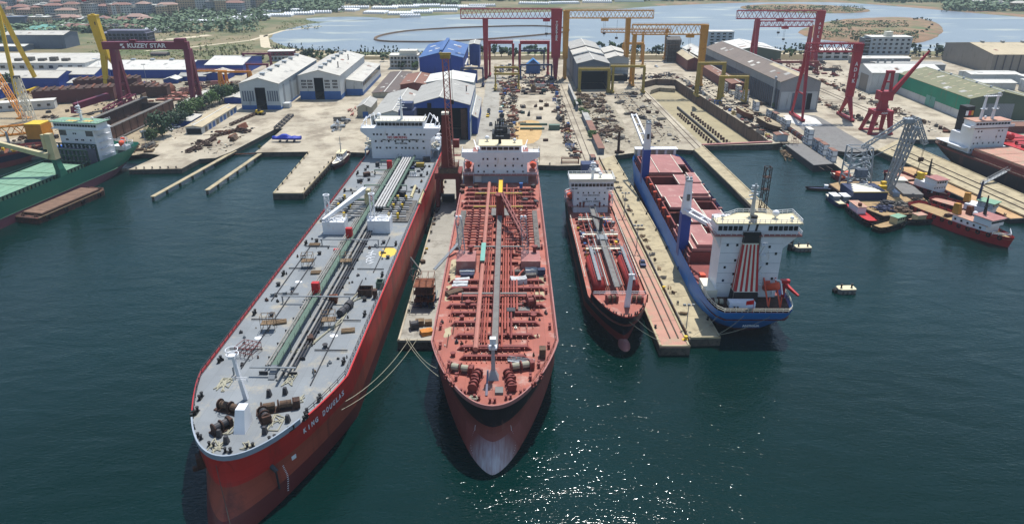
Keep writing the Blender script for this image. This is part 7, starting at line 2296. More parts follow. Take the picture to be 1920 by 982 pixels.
# right-hand yard
S = shed('very long shed with brown and tan roof beside the dry dock',163.4,188.4,443,592,19.2,23.6,'wall_grey','roof_brown',rz=.062)
S.b(MB().add([(-.55,-.6,S.e - .1),(S.W * .5,-.6,S.r + .3),(S.W * .5,44,S.r + .3),(-.55,44,S.e - .1)],[(0,1,2,3)]).add([(S.W * .5,-.6,S.r + .3),(S.W + .55,-.6,S.e - .1),(S.W + .55,44,S.e - .1),(S.W * .5,44,S.r + .3)],[(0,1,2,3)]),'new_roof','roof_tan')
for v in ():
	pass
S.b(MB().bx(-.14,.2,0,-.02,S.Ln,S.e - 5),'lower_cladding','wall_dark')
for k in range(48):
	S.b(MB().bx(-.5,2 + k * 3.05,0,-.14,2.5 + k * 3.05,S.e - 5),'wall_pier','wall_slate')
S.b(MB().bx(1,-.14,0,S.W - 1,0,11),'front_cladding','wall_pale')
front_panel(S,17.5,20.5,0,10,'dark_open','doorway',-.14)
front_panel(S,8,17.2,0,10.4,'wall_slate','sliding_door',-.14)
S.b(MB().tube((-1.0,6,0),(-1.0,6,S.e + 1),.6,.6,10).ball((-1,6,S.e + 1.6),.9),'flue_pipe','galv')
S = shed('white shed with taupe sliding doors behind the red cranes',244,292,497,527,15.4,19.0,'wall_white','roof_white',axis='x')
front_panel(S,2,8,0,10.5,'wall_taupe','sliding_door')
front_panel(S,8.6,14,0,11,'wall_white','sliding_door',-.1)
front_panel(S,14.4,26,0,11,'wall_taupe','sliding_door')
front_panel(S,10,12,6,8.6,'wall_dark','emblem',-.25)
for k in range(3):
	S.b(MB().tube((S.W * .35,12 + k * 5,S.e),(S.W * .35,12 + k * 5,S.r + 2.4),.8,.8,8),'roof_duct','steel_grey')
S = shed('long green shed with olive roof and rusty green upper wall',262.6,298,414,498,15.0,19.0,'wall_white','roof_green')
S.b(MB().bx(-.16,0,4.6,-.02,S.Ln,S.e),'upper_cladding','green_rusty')
S.b(MB().add([(0,-.1,0),(S.W,-.1,0),(S.W,-.1,S.e),(S.W / 2,-.1,S.r),(0,-.1,S.e)],[(0,1,2,3,4)]),'front_cladding',mat('green_grey',(96,112,92),.7,var=.1,scale=.2))
S.b(MB().bx(9,-.3,0,26,-.12,10),'front_door','wall_grey')
for y0 in (34,39.6):
	S.b(MB().bx(-.3,y0,0,-.16,y0 + 5,6.4),'sliding_door','teal_roof')
for k in range(10):
	for q in (0,1):
		y = 5 + k * 8
		x = S.W * (.14 + .2 * q)
		S.b(MB().add([(x,y,S.e + (S.r - S.e) * x / (S.W / 2) + .32),(x + 3.2,y,S.e + (S.r - S.e) * (x + 3.2) / (S.W / 2) + .32),(x + 3.2,y + .8,S.e + (S.r - S.e) * (x + 3.2) / (S.W / 2) + .32),(x,y + .8,S.e + (S.r - S.e) * x / (S.W / 2) + .32)],[(0,1,2,3)]),'rooflight','roof_tan')
for k in range(5):
	S.b(MB().ball((S.W / 2,12 + k * 14,S.r + .6),.8,8,5),'roof_ventilator','galv')
shed('green-grey annexe joined to the right of the long green shed',298.4,318,416,452,11,12.4,'green_grey','roof_green')
S = shed('large taupe ribbed hall at the right edge by the lake',372,470,572,640,16.4,21,'wall_taupe','roof_tan',axis='x',vents=6)
for k in range(22):
	pass
for k in range(16):
	S.b(MB().bx(S.W,3 + k * 6,0,S.W + .4,3.6 + k * 6,S.e),'wall_rib','wall_dark')
shed('low white shed before the taupe ribbed hall',336,372,536,552,7.6,8.4,'wall_pale','roof_white',axis='x')
shed('small white shed left of the low white shed at right',322,350,506,520,7.0,8.0,'wall_white','roof_white',axis='x')
S = block('white two storey workshop at the right edge',352,420,488,506,9.6,'wall_white',14,2)
shed('low red roofed hut at the right edge behind the bulk carrier',268,310,386,396,6,7.2,'wall_rustred','roof_rust',axis='x',name='workshop_hut')
block('pale flat office at the right edge behind the green shed',366,430,520,532,8.2,'wall_pale',12,2)
S = block('white five storey office tower by the lake with glazed left corner',321,358,668,682,17.4,'wall_white',7,4,frac=.45)
S.b(MB().bx(-5,.5,0,-.05,12,S.H - 1),'glazed_corner','glass_dark')
for k in range(5):
	S.b(MB().bx(-5.2,.3,1 + k * 3,-.1,.5,1.6 + k * 3),'floor_band','wall_white')
S.b(MB().bx(14,3,S.H + .3,20,8,S.H + 4.5),'stair_head','white_warm')
S = block('grey white office tower behind the orange crane leg',187,211,712,724,17,'wall_pale',4,5,frac=.5)
shed('green fronted shed with white roof beneath the farther ADIK crane',186,230,634,684,10.4,14,'green_grey','roof_white',rz=.0)
block('white low office beneath the ADIK crane leg',262,292,640,654,10,'wall_white',4,2)
shed('long white low shed right of the ADIK cranes',285,330,612,626,7.5,8.2,'wall_grey','roof_white',axis='x')
shed('grey low shed left of the white office tower',292,345,586,602,6.5,7.2,'wall_grey','roof_grey',axis='x')
shed('dark red barn-like shed with tan roof beyond the dry dock',139,149,584,628,10.5,12.6,'wall_rustred','roof_tan')
shed('dark red low shed against the long brown-roofed shed',149,160,494,566,8.6,9.4,'wall_rustred','roof_rust',rz=.03)
shed('pale roofed shed between the barn and the long brown-roofed shed',152,166,598,652,11,14,'wall_grey','roof_white',rz=.05)
S = Rig('concrete_silo','grey concrete silo tower under scaffolding by the orange crane','silo',(137,630,GZ))
S.b(MB().bx(-5,0,0,5.5,8,14).bx(-6,-.5,14,6,8.5,18).add([(-6,-.5,18),(6,-.5,18),(6,8.5,20),(-6,8.5,20)],[(0,1,2,3)]),'tower','junk_grey')
S.b(scaffold(11,2.4,17,4,6),'scaffolding','rust_dark').location = (-2,-2,0)
# left-hand yard
S = shed('long royal blue shed with wide white roof behind the KUZEY STAR crane',-338,-245,552,598,8.4,11.8,'wall_royal','roof_white',axis='x')
for k in range(6):
	S.b(MB().bx(S.W * .5 - 1.4,12 + k * 15,S.r + .2,S.W * .5 + 1.4,15 + k * 15,S.r + 1.3),'roof_vent','galv')
for y in (33,40):
	S.b(MB().bx(S.W,y,0,S.W + .15,y + 3,4.6),'door','wall_pale')
shed('royal blue shed right of the long one, seen past the maroon crane leg',-236,-207,566,612,9.6,13,'wall_royal','roof_white',axis='x')
shed('low blue shed with grey roof below the maroon crane girder',-246,-226,540,552,5.6,7,'wall_royal','roof_grey',axis='x',name='store_shed')
shed('small blue shed with pale gable roof right of the maroon crane leg',-228,-212,542,560,6.4,8.4,'wall_royal','roof_light',name='store_shed')
shed('tiny blue shed below the long royal blue one',-253,-243,530,540,5,6.4,'wall_blue','roof_white',name='store_shed')
S = shed('blue shed with cream roof and red emblem in the left yard',-366,-318,512,536,9.4,12.4,'wall_royal','roof_light',axis='x')
S.b(MB().bx(8,-.15,4,11,0,7),'emblem','red')
S = shed('blue shed behind the cream roofed one in the left yard',-330,-300,526,548,9.4,12.4,'wall_royal','roof_light',axis='x')
shed('blue shed with cream roof at the left edge, nearest the yellow leg',-372,-336,476,496,8,10.6,'wall_royal','roof_light',axis='x')
shed('pale low shed behind the rusty hull block',-312,-285,512,530,6,7.4,'wall_blue','roof_light',axis='x',name='store_shed')
S = block('white factory with windows and roof machinery at the left edge',-440,-322,556,606,12.5,'wall_white',16,2,'roof_light',frac=.45)
for k in range(5):
	S.b(MB().bx(60 + k * 9,8,S.H + .3,65 + k * 9,12,S.H + 2.2 + (k % 2)),'roof_machine','junk_grey')
shed('large grey corrugated hall far left in the fields',-482,-424,708,732,14.6,17,'wall_slate','roof_light',axis='x')
shed('low open grey shed far left beside the corrugated hall',-486,-452,690,704,6.6,7.6,'wall_slate','roof_white',axis='x')
S = Rig('unfinished_building','dark unfinished concrete frame building in the fields at left','building',(-394,714,GZ))
for k in range(5):
	S.b(MB().bx(0,0,k * 3.2,46,16,k * 3.2 + .5),'floor_slab','lavender')
for i in range(12):
	for j in range(2):
		S.b(MB().bx(i * 4.1,j * 15,0,i * 4.1 + .8,j * 15 + .8,12.8),'column','lavender')
S.b(MB().bx(.5,4,0,45.5,15,12.6),'dark_infill','steel_dark')
S.b(MB().bx(8,1,13.3,44,14,15.6),'upper_storey','lavender')
shed('low dark hut in the fields right of the unfinished frame',-322,-308,660,668,4.4,5,'wall_dark','roof_dark',axis='x',name='field_hut')
S = shed('long low white quay building with blue doors',-176.4,-167.6,384,438,6.0,6.6,'wall_white','roof_tan',name='workshop_row',cat='building')
for k in range(9):
	S.b(MB().bx(S.W,4 + k * 5.6,0,S.W + .12,7.2 + k * 5.6,2.9),'door' if k % 2 else 'window','blue_paint' if k % 3 else 'glass_dark')
S.b(MB().bx(.5,-.15,0,S.W - .5,0,3),'open_bay','dark_open')
shed('low white roofed store behind the long quay building',-196,-181,402,418,5,5.6,'wall_blue','roof_light',name='store_shed')
shed('small blue and white shed right of the maroon crane foot',-184,-172,462,478,5.6,6.4,'wall_royal','roof_light',name='store_shed')
shed('grey workshop row behind the maroon crane foot',-206,-196,440,486,5.6,6.2,'wall_white','roof_light',name='workshop_row',cat='building')
block('white site office with small windows at the left edge',-334,-281,430,437,7.2,'wall_white',10,1,rz=.33,name='site_office',frac=.35)
solo('guard_hut','small grey hut with white vehicles behind it near the quay trees','hut',MB().bx(-3.4,-2,0,3.4,2,3).bx(-3.8,-2.4,3,3.8,2.4,3.3).bx(-2.6,-2.1,.6,-1,-2,2.2).bx(.8,-2.1,.6,2.6,-2,2.2),'wall_slate',(-193.5,378,GZ),.2)
# rusty floating dock walls in the left yard
S = Rig('steel_dock','rusty brown steel dock walls behind the green ship','dock',(-214,395,GZ),-.03)
for x,l0,l1 in ((-14,-18,52),(6,-26,44)):
	w_ = S.b(MB().bx(x - .8,l0,0,x + .8,l1,7.2),'dock_wall','rust_dark' if x < 0 else mat('rust_wall',(126,92,76),.85,var=.2,scale=.2,dirt=(90,64,54),amt=.5,streak=4))
	S.b(MB().bx(x - 1.3,l0,7.2,x + 1.3,l1,7.5),'wall_walk','junk_grey',w_)
	for k in range(9):
		S.b(MB().bx(x + .8,l0 + 3 + k * 7.6,.4,x + 1.0,l0 + 3.4 + k * 7.6,7.0),'wall_stiffener','rust_dark',w_)
S.b(MB().bx(-13,-20,.02,5,44,.6),'dock_floor','junk_brown')
S.b(MB().tube((7.4,-24,.7),(7.4,42,.7),.5,.5,8),'drain_pipe','junk_grey')
S.b(heap(80,60,12,8,4,.6,2,.6).build('x','rust') and MB().bx(-13,44,0,5,46,5),'end_wall','rust_dark')
for o_ in [o for o in bpy.data.objects if o.name == 'x']:
	bpy.data.objects.remove(o_)
# rusting hull sections
def section(label,px,w_,l_,h_,rz,m,ribs_=6):
	q = G(*px)
	S = Rig('hull_section',label,'hull section',(q.x,q.y,GZ),rz)
	S.b(MB().bx(0,0,.4,l_,w_,h_),'shell',m)
	S.b(MB().bx(-.2,-.2,h_,l_ + .2,w_ + .2,h_ + .15),'top_plate','rust_dark')
	for k in range(ribs_):
		S.b(MB().bx(l_ * (k + .3) / ribs_,.4,h_ + .15,l_ * (k + .3) / ribs_ + 1.2,w_ - .4,h_ + .9),'frame','rust' if k % 2 else 'rust_dark')
	return S
section('long rusty hull section farthest back beside the yellow leg',(142,177),12,40,9,.22,mat('hull_maroon',(98,52,50),.8,var=.2,scale=.2,dirt=(140,84,60),amt=.3),9)
section('long dark rusty hull section in the left yard',(65,198),13,46,8.5,.35,'hull_maroon',10)
section('brown hull section beside the maroon crane foot',(246,178),10,16,6,.15,'hull_maroon',4)
section('dark hull section right of the maroon crane foot',(276,184),10,13,7,.2,'rust_dark',3)
q = G(300,176)
S = Rig('pipe_section','large rusty open ring section in the left yard','ring section',(q.x,q.y,GZ),-.6)
rg = MB()
for k in range(14):
	a0,a1 = math.pi * k / 14,math.pi * (k + 1) / 14
	for y0,y1 in ((0,9),):
		rg.add([(5 * math.cos(a0),y0,6 * math.sin(a0)),(5 * math.cos(a1),y0,6 * math.sin(a1)),(5 * math.cos(a1),y1,6 * math.sin(a1)),(5 * math.cos(a0),y1,6 * math.sin(a0)),
				(4.7 * math.cos(a0),y0,5.7 * math.sin(a0)),(4.7 * math.cos(a1),y0,5.7 * math.sin(a1)),(4.7 * math.cos(a1),y1,5.7 * math.sin(a1)),(4.7 * math.cos(a0),y1,5.7 * math.sin(a0))],
  [(0,1,2,3),(7,6,5,4),(0,4,5,1),(3,2,6,7)])
S.b(rg,'shell','rust')
for k in range(3):
	q = G(280 + k * 16,192 - k * 3)
	for j in range(3):
		p_ = G(322 + k * 14 - j * 9,176 + j * 6)
		solo('steel_grating','%s pink steel panel laid out in the left yard, %s row from the shed' % (('left','middle','right')[k],ORD[j]),'panel',MB().bx(-3.4,-2.6,.3,3.4,2.6,.8).bx(-3.2,-2.4,0,-2.6,2.4,.3).bx(2.6,-2.4,0,3.2,2.4,.3).bx(-3.4,-2.6,.8,3.4,-2.4,1.1),'pipe_pink',(p_.x,p_.y,GZ + .03),.12)
# blue tent at the head of the main slip
S = Rig('work_tent','bright blue work tent at the head of the main slip','tent',(16.5,572,GZ))
S.b(MB().prof([(-5.4,0),(5.4,0),(5.4,6),(0,10.5),(-5.4,6)],'y',0,8),'tent_wall','blue_paint')
for k in range(3):
	S.b(MB().add([(-6,k * 2.9,5.7),(0,k * 2.9,10.9),(0,k * 2.9 + 2.5,10.9),(-6,k * 2.9 + 2.5,5.7)],[(0,1,2,3)]).add([(0,k * 2.9,10.9),(6,k * 2.9,5.7),(6,k * 2.9 + 2.5,5.7),(0,k * 2.9 + 2.5,10.9)],[(0,1,2,3)]),'roof_sheet',mat('sky_blue',(60,150,226),.6) if k == 0 else 'sky_blue')
# ------------------------------------------------------------------ yard clutter, every pile and box a thing of its own
rnd = random.Random(101)
def plates(w_,l_,n,r_):
	mb = MB()
	z = 0
	for k in range(n):
		h = r_.uniform(.08,.18)
		mb.box(r_.uniform(-.15,.15),r_.uniform(-.2,.2),z + h / 2,w_ * r_.uniform(.85,1),l_ * r_.uniform(.85,1),h,r_.uniform(-.05,.05))
		z += h
	return mb
def pipes(l_,n,r,r_):
	mb = MB()
	row,z,left = 0,r,n
	wide = max(2,int(math.sqrt(n * 2)))
	while left > 0 and wide > 0:
		for k in range(min(wide,left)):
			o = r_.uniform(-.4,.4)
			mb.tube(((k - wide / 2) * 2.05 * r,-l_ / 2 + o,z),((k - wide / 2) * 2.05 * r,l_ / 2 + o,z),r,r,7)
		left -= wide
		wide -= 1
		z += r * 1.8
	return mb
def beams(l_,n,r_):
	mb = MB()
	for k in range(n):
		mb.box(r_.uniform(-1.3,1.3),r_.uniform(-.6,.6),.2 + .35 * (k % 3),r_.uniform(.25,.45),l_ * r_.uniform(.7,1),.3,r_.uniform(-.08,.08))
	return mb
def frames(w_,l_,h_,r_):
	mb = MB()
	for x in (-w_ / 2,w_ / 2):
		for y in (-l_ / 2,0,l_ / 2):
			mb.beam((x,y,0),(x,y,h_),.25)
	for z in (.3,h_):
		for x in (-w_ / 2,w_ / 2):
			mb.beam((x,-l_ / 2,z),(x,l_ / 2,z),.22)
		for y in (-l_ / 2,0,l_ / 2):
			mb.beam((-w_ / 2,y,z),(w_ / 2,y,z),.2)
	return mb
def machine(r_):
	a,b,c = r_.uniform(1.2,2.4),r_.uniform(1.4,3),r_.uniform(1.0,2.2)
	return MB().bx(-a / 2 - .15,-b / 2 - .15,0,a / 2 + .15,b / 2 + .15,.25).bx(-a / 2,-b / 2,.25,a / 2,b * .2,c).tube((0,b * .2,.8),(0,b * .48,.8),.45,.45,8).tube((a * .2,-b * .2,c),(a * .2,-b * .2,c + .9),.12,.12,6)
def reel(r_):
	q = r_.uniform(.7,1.3)
	return MB().tube((-.5,0,q),(.5,0,q),q * .6,q * .6,10).tube((-.6,0,q),(-.45,0,q),q,q,12).tube((.45,0,q),(.6,0,q),q,q,12)
KINDS = {
	'scrap_heap': ('scrap heap',lambda r_: heap(r_.randint(0,9999),26,r_.uniform(3,5.5),r_.uniform(3,6),1.7,.3,1.5,.35),('junk_brown','junk_grey','rust_dark','rust','steel_dark')),
	'plate_stack': ('plate stack',lambda r_: plates(r_.uniform(1.8,3),r_.uniform(3.5,6),r_.randint(4,9),r_),('rust','grey_lead','rust_dark','beam_red')),
	'pipe_stack': ('pipe stack',lambda r_: pipes(r_.uniform(4,8),r_.randint(6,14),r_.uniform(.14,.28),r_),('rust','junk_grey','steel_grey','steel_dark')),
	'beam_stack': ('beam pile',lambda r_: beams(r_.uniform(4,8),r_.randint(6,10),r_),('rust','rust_dark','beam_red','junk_grey')),
	'steel_rack': ('steel rack',lambda r_: frames(r_.uniform(1.6,2.6),r_.uniform(3,5),r_.uniform(1.2,2.4),r_),('rust','steel_grey','crane_khaki','blue_paint')),
	'crate': ('crate',lambda r_: crate_mb(r_.uniform(1.2,2.2),r_.uniform(1.4,2.6),r_.uniform(1,1.9)),('timber','steel_dark','junk_brown','blue_paint','navy')),
	'machine_skid': ('machine skid',machine,('steel_dark','junk_grey','blue_paint','crane_khaki','white_warm')),
	'cable_reel': ('cable reel',reel,('timber','junk_brown','steel_dark')),
	'covered_pallet': ('sheeted pallet',lambda r_: tarp_mb(r_.uniform(1.8,3.2),r_.uniform(1.4,2.4),r_.uniform(1,1.7),r_.randint(0,999)),('tarp_grey','tarp_navy','blue_paint','white_warm','green_dark')),
}
CW = {'junk_brown': 'brown','junk_grey': 'grey','rust_dark': 'dark brown','rust': 'rusty','steel_dark': 'dark','grey_lead': 'grey','beam_red': 'dull red','steel_grey': 'pale grey','crane_khaki': 'khaki','blue_paint': 'blue','timber': 'tan','navy': 'navy',
  'white_warm': 'white','tarp_grey': 'pale','tarp_navy': 'navy','green_dark': 'dark green'}
COUNT = {}
LIB = {}
def clutter(zone,pts,kinds,group,mats=None,z=GZ + .03,sc=1.0):
	"""pts sorted front to back"""
	for x,y in sorted(pts,key=lambda p: p[1]):
		k = rnd.choice(kinds)
		word,fn,ms = KINDS[k]
		ms = mats or ms
		m = rnd.choice(ms)
		key = (k,rnd.randint(0,7))
		if key not in LIB:
			LIB[key] = fn(random.Random(sum(map(ord,k)) + key[1] * 13)).mesh(k)
		me = LIB[key].copy()
		me.materials.clear()
		me.materials.append(MAT[m])
		c = COUNT.get((zone,k,m),0)
		COUNT[(zone,k,m)] = c + 1
		o = inst(me,k,None,(x,y,z),rnd.uniform(0,3.1) if k in ('scrap_heap','crate','machine_skid') else rnd.choice((0,0,1.57)) + rnd.uniform(-.2,.2),sc * rnd.uniform(.8,1.15))
		tag(o,'%s %s, %s nearest %s' % (CW.get(m,'plain'),word,ORD[c] if c < 20 else nth(c),zone),word.split()[-1],group)
def strip(x0,y0,x1,y1,n,jx=1.0,jy=1.5):
	out = []
	for i in range(n):
		t = (i + .5) / n
		out.append((x0 + (x1 - x0) * t + rnd.uniform(-jx,jx),y0 + (y1 - y0) * t + rnd.uniform(-jy,jy)))
	return out
def area(x0,x1,y0,y1,n):
	return [(rnd.uniform(x0,x1),rnd.uniform(y0,y1)) for _ in range(n)]
A_ = ('scrap_heap','scrap_heap','plate_stack','pipe_stack','beam_stack','steel_rack','crate','machine_skid','cable_reel')
B_ = ('crate','machine_skid','covered_pallet','steel_rack','cable_reel','scrap_heap')
clutter('along the right edge of the main slip',strip(30.5,338,29.0,545,46,2.0,2),A_,'things along the right edge of the main slip')
clutter('along the left edge of the main slip',strip(-.5,345,1.0,545,40,1.6,2),A_,'things along the left edge of the main slip')
clutter('beside the grey road',strip(-6.5,372,-5.5,520,22,1.2,2),B_,'things beside the grey road')
clutter('in the racks behind the main slip',area(-11,4,488,540,22),('plate_stack','beam_stack','steel_rack','plate_stack'),'steel in the racks',('beam_red','rust_dark','rust'))
clutter('under the navy portal crane',area(8,28,520,562,20),('plate_stack','beam_stack','steel_rack'),'steel under the navy crane',('beam_red','beam_red','rust_dark','junk_grey'))
clutter('across the head of the main slip',area(2,30,500,522,26),A_ + ('scrap_heap',) * 3,'scrap across the head of the slip')
clutter('before the farthest portal cranes',area(-14,24,570,610,20),B_,'things before the far portal cranes')
clutter('in the junk strip beside the crane rails',area(45,60,372,490,62),('scrap_heap','scrap_heap','scrap_heap','beam_stack','pipe_stack','plate_stack'),'junk in the strip',('junk_brown','junk_brown','junk_grey','rust_dark','timber'))
clutter('on the old slipway',area(68,88,365,500,26),('scrap_heap','beam_stack','plate_stack','crate'),'things on the old slipway',('junk_brown','junk_grey','rust_dark','steel_dark'))
clutter('along the right lip of the dry dock',strip(137,372,126,556,34,1.2,2),A_,'things along the right lip of the dry dock')
clutter('between the dry dock and the container row',area(139,150,376,470,22),A_,'things right of the dry dock',('junk_brown','rust_dark','steel_dark','green_dark','junk_grey'))
clutter('round the dock head',strip(88,545,126,566,22,2,3),A_,'things round the dock head',('steel_dark','navy','junk_brown','rust_dark'))
clutter('in the red steel yard below the ADIK cranes',area(192,262,556,632,60),A_,'steel below the ADIK cranes',('beam_red','beam_red','rust_dark','junk_brown','steel_dark'),sc=1.25)
clutter('along the left rails of the ADIK apron',strip(205,400,190,560,34,1.6,2),A_,'things along the ADIK rails',('junk_brown','rust_dark','junk_grey','rust'))
clutter('along the right rails before the green shed',strip(238,385,226,540,34,1.6,2),A_,'things before the green shed',('junk_brown','rust_dark','junk_grey','rust'))
clutter('in the left steel yard by the orange cranes',area(-232,-178,492,530,46),('plate_stack','beam_stack','steel_rack','pipe_stack'),'steel in the left yard',('hatch_red','rust_dark','rust','junk_brown'),sc=1.3)
clutter('around the rusty hull sections',area(-330,-238,462,512,50),A_,'junk around the hull sections',('junk_brown','rust_dark','junk_grey','rust'),sc=1.2)
clutter('between the dock walls and the maroon crane',area(-236,-196,452,492,30),A_,'junk by the maroon crane',('junk_brown','rust_dark','rust'))
clutter('on the shore behind the green ship stern',area(-196,-178,345,362,16),('scrap_heap','beam_stack','covered_pallet'),'junk behind the green ship',('junk_brown','timber','white_warm','junk_grey'))
clutter('on the bare ground behind the green ship',area(-300,-215,372,440,24),('scrap_heap','beam_stack','crate','machine_skid'),'junk behind the green ship bridge',('junk_brown','steel_dark','junk_grey'))
clutter('on the slab below the low white quay building',[(-159,352),(-155,360),(-158,372),(-152,366),(-149,378),(-154,384),(-160,388),(-146,372),(-147,388),(-150,396),(-163,366)],('beam_stack','steel_rack','pipe_stack','scrap_heap'),'steel on the left slab',('rust','rust_dark','junk_brown'),sc=1.2)
clutter('on the wide quay before the pale sheds',area(-100,-94,390,418,12),('steel_rack','steel_rack','pipe_stack','plate_stack'),'galvanised steel on the wide quay',('steel_grey','galv','junk_grey'))
clutter('near the sharp edge of the wide quay',[(-91,425),(-92,434),(-93,441),(-97,448),(-96,430),(-99,440)],('plate_stack','beam_stack'),'steel near the quay edge',('pipe_pink','rust','rust'))
clutter('on the main slip floor',area(5,26,338,480,14),B_,'things on the slip floor',('steel_dark','junk_brown','green_dark','rust_dark'))
clutter('on the tan pier beside the fence',strip(48.2,176,44.6,320,24,.3,2),('scrap_heap','beam_stack','cable_reel'),'junk along the pier fence',('junk_brown','timber','junk_grey'),z=2.56,sc=.5)
clutter('along the left kerb of the pier between the tankers',strip(-29.2,178,-29.0,310,20,.2,2),('crate','cable_reel','machine_skid'),'gear along the pier kerb',('white_warm','yellow','junk_brown','steel_dark'),z=2.56,sc=.5)
clutter('beside the long brown-roofed shed',area(156,161,452,520,10),B_,'things beside the brown-roofed shed')
clutter('in the yard right of the green shed',area(322,372,470,500,12),B_,'things right of the green shed')
clutter('between the blue sheds of the left yard',area(-300,-236,520,546,24),B_ + A_,'things between the blue sheds')
def debris(name,label,zones,m,seed,z=GZ + .02):
	r_ = random.Random(seed)
	mb = MB()
	for x0,x1,y0,y1,n in zones:
		for i in range(n):
			x,y = r_.uniform(x0,x1),r_.uniform(y0,y1)
			if r_.random() < .45:
				mb.box(x,y,z + .12,r_.uniform(.12,.3),r_.uniform(1,4),.2,r_.uniform(0,3.1))
			else:
				q = r_.uniform(.25,1.1)
				mb.box(x,y,z + q * .3,q,q * r_.uniform(.6,1.6),q * .6,r_.uniform(0,3.1))
	o = mb.build(name,m)
	o['kind'] = 'stuff'
	o['label'] = label
ZS = [(27,33.5,336,548,420),(-3.5,3.5,340,545,420),(-12,30,500,560,420),(44,61,365,495,520),(135,150,368,560,420),(86,128,545,572,160),(192,262,556,632,360),(196,208,390,560,220),(226,242,385,545,220),(-335,-236,455,515,420),(-235,-176,488,532,260),(-260,-178,372,450,220),(-165,-142,345,400,110),(70,88,362,500,200),(-14,24,565,612,160),(-7.5,-4.5,360,530,120)]
debris('loose_debris','brown loose scrap and offcuts strewn about the yards',[(a,b,c,d,n // 3) for a,b,c,d,n in ZS],'junk_brown',301)
debris('loose_debris','dark loose scrap and offcuts strewn about the yards',[(a,b,c,d,n // 3) for a,b,c,d,n in ZS],'steel_dark',302)
debris('loose_debris','pale loose scrap and offcuts strewn about the yards',[(a,b,c,d,n // 6) for a,b,c,d,n in ZS],'white_warm',303)
# long dark slipway grids on the wide quay
for lab,a,b,w_ in (('long black rack of sections beside the narrow slip',(519,243),(546,218),3.0),('long rusty pipe bundle before the yellow forklift',(433,236),(478,216),1.6),('rusty lattice girder lying on the left slab',(352,287),(402,262),2.4),('second rusty girder beside the lattice one on the left slab',(398,258),(447,246),2.4)):
	p0,p1 = G(*a),G(*b)
	mb = MB().truss(p0 + V3((0,0,.7)),p1 + V3((0,0,.7)),w_,1.1,12,.18,.12)
	tag(mb.build('steel_girder','rust_dark' if 'black' not in lab else 'steel_dark'),lab,'girder')
# main slip timber sill and blocks
for i,(x0,x1,y) in enumerate(((4.5,18,394),(4.5,20,404))):
	solo('timber_sill','%s green-grey timber baulk across the sandy patch' % ('nearer','farther')[i],'baulk',MB().bx(0,-.6,0,x1 - x0,.6,1.0),'walk_green',(x0,y,GZ + .05))
# crane truck on the slip
S = Rig('mobile_crane','dark low-bed transporter with small crane on the main slip','vehicle',(14.5,492,GZ),0)
S.b(MB().bx(-8.5,-1.6,1.1,8.5,1.6,1.7),'flat_bed','rust_dark')
for x in (-6,-4.6,4.6,6):
	for y in (-1.5,1.5):
		S.b(MB().tube((x,y - .3,.7),(x,y + .3,.7),.7,.7,12),'wheel','tyre')
S.b(MB().bx(-1.6,-1.2,1.7,1.6,1.2,5.2).bx(-.8,-.8,5.2,.8,.8,6.4),'crane_cab','junk_brown')
S.b(MB().bx(5.4,-1.2,1.7,8.2,1.2,3.6),'driver_cab','green_dark')
S.b(MB().bx(-8.2,-1.2,1.7,-5.4,1.2,3.2),'counterweight','junk_grey')
# long grey screens and huts along the crane rails
for i,(x,y0,y1,h,m) in enumerate(((41.6,402,425,3.2,'wall_slate'),(41.9,378,400,3.4,'rust_dark'),(42.4,344,372,3.0,'wall_slate'),(39.6,440,505,4.2,'wall_slate'))):
	S = Rig('site_hut','%s grey hut row from the front along the crane rails' % ORD[(2,1,0,3)[i]],'hut',(x,y0,GZ),.01)
	S.b(MB().bx(0,0,0,2.8 if i < 3 else .8,y1 - y0,h),'wall','wall_slate')
	S.b(MB().bx(-.3,-.3,h,3.1 if i < 3 else 1,y1 - y0 + .3,h + .25),'roof',('roof_grey','roof_rust','roof_rust','roof_grey')[i])
for i,(px,py) in enumerate(((1098,296),(1108,310),(1118,325),(1137,340))):
	q = G(px,py,2.6)
	S = Rig('cargo_container','%s container from the shore beside the chemical tanker stern' % ORD[i],'container',(37.4 - i * .1 + .9,331 - i * 11,2.6),.03)
	S.b(MB().bx(-1.2,-3,0,1.2,3,2.6),'body','wall_slate')
	S.b(MB().bx(-1.1,-2.9,2.6,1.1,2.9,2.68),'roof',('roof_rust','roof_rust','roof_white','rust')[i])
# office containers on the right quay
cb = MB().bx(-1.25,-3,0,1.25,3,2.6)
cfr = MB()
for x in (-1.25,1.25):
	for y in (-3,3):
		cfr.beam((x,y,0),(x,y,2.6),.2)
for x in (-1.25,1.25):
	for z in (.1,2.55):
		cfr.beam((x,-3,z),(x,3,z),.18)
for y in (-3,3):
	for z in (.1,2.55):
		cfr.beam((-1.25,y,z),(1.25,y,z),.18)
cbm = {}
def cabin(label,x,y,z,m='white',roof='white_warm',rz=0.0):
	t = thing('office_container',label,'container',(x,y,z),rz,'container offices on the right quay')
	if m not in cbm:
		cbm[m] = cb.mesh('body')
		cbm[m].materials.append(MAT[m])
	inst(cbm[m],'body',t)
	if 'f' not in cbm:
		cbm['f'] = cfr.mesh('corner_frame')
		cbm['f'].materials.append(MAT['wall_slate'])
		cbm['w'] = MB().bx(-.05,-.5,-.45,.05,.5,.45).mesh('window')
		cbm['w'].materials.append(MAT['glass_dark'])
		cbm['d'] = MB().bx(-.05,-.45,-1,.05,.45,1).mesh('door')
		cbm['d'].materials.append(MAT['grey_blue'])
	inst(cbm['f'],'corner_frame',t)
	for yy in (-1.8,1.6):
		inst(cbm['w'],'window',t,(-1.3,yy,1.6))
	inst(cbm['d'],'door',t,(-1.3,0,1.05))
	MB().bx(-1.3,-3.05,2.62,1.3,3.05,2.7).build('roof',roof,t)
	return t
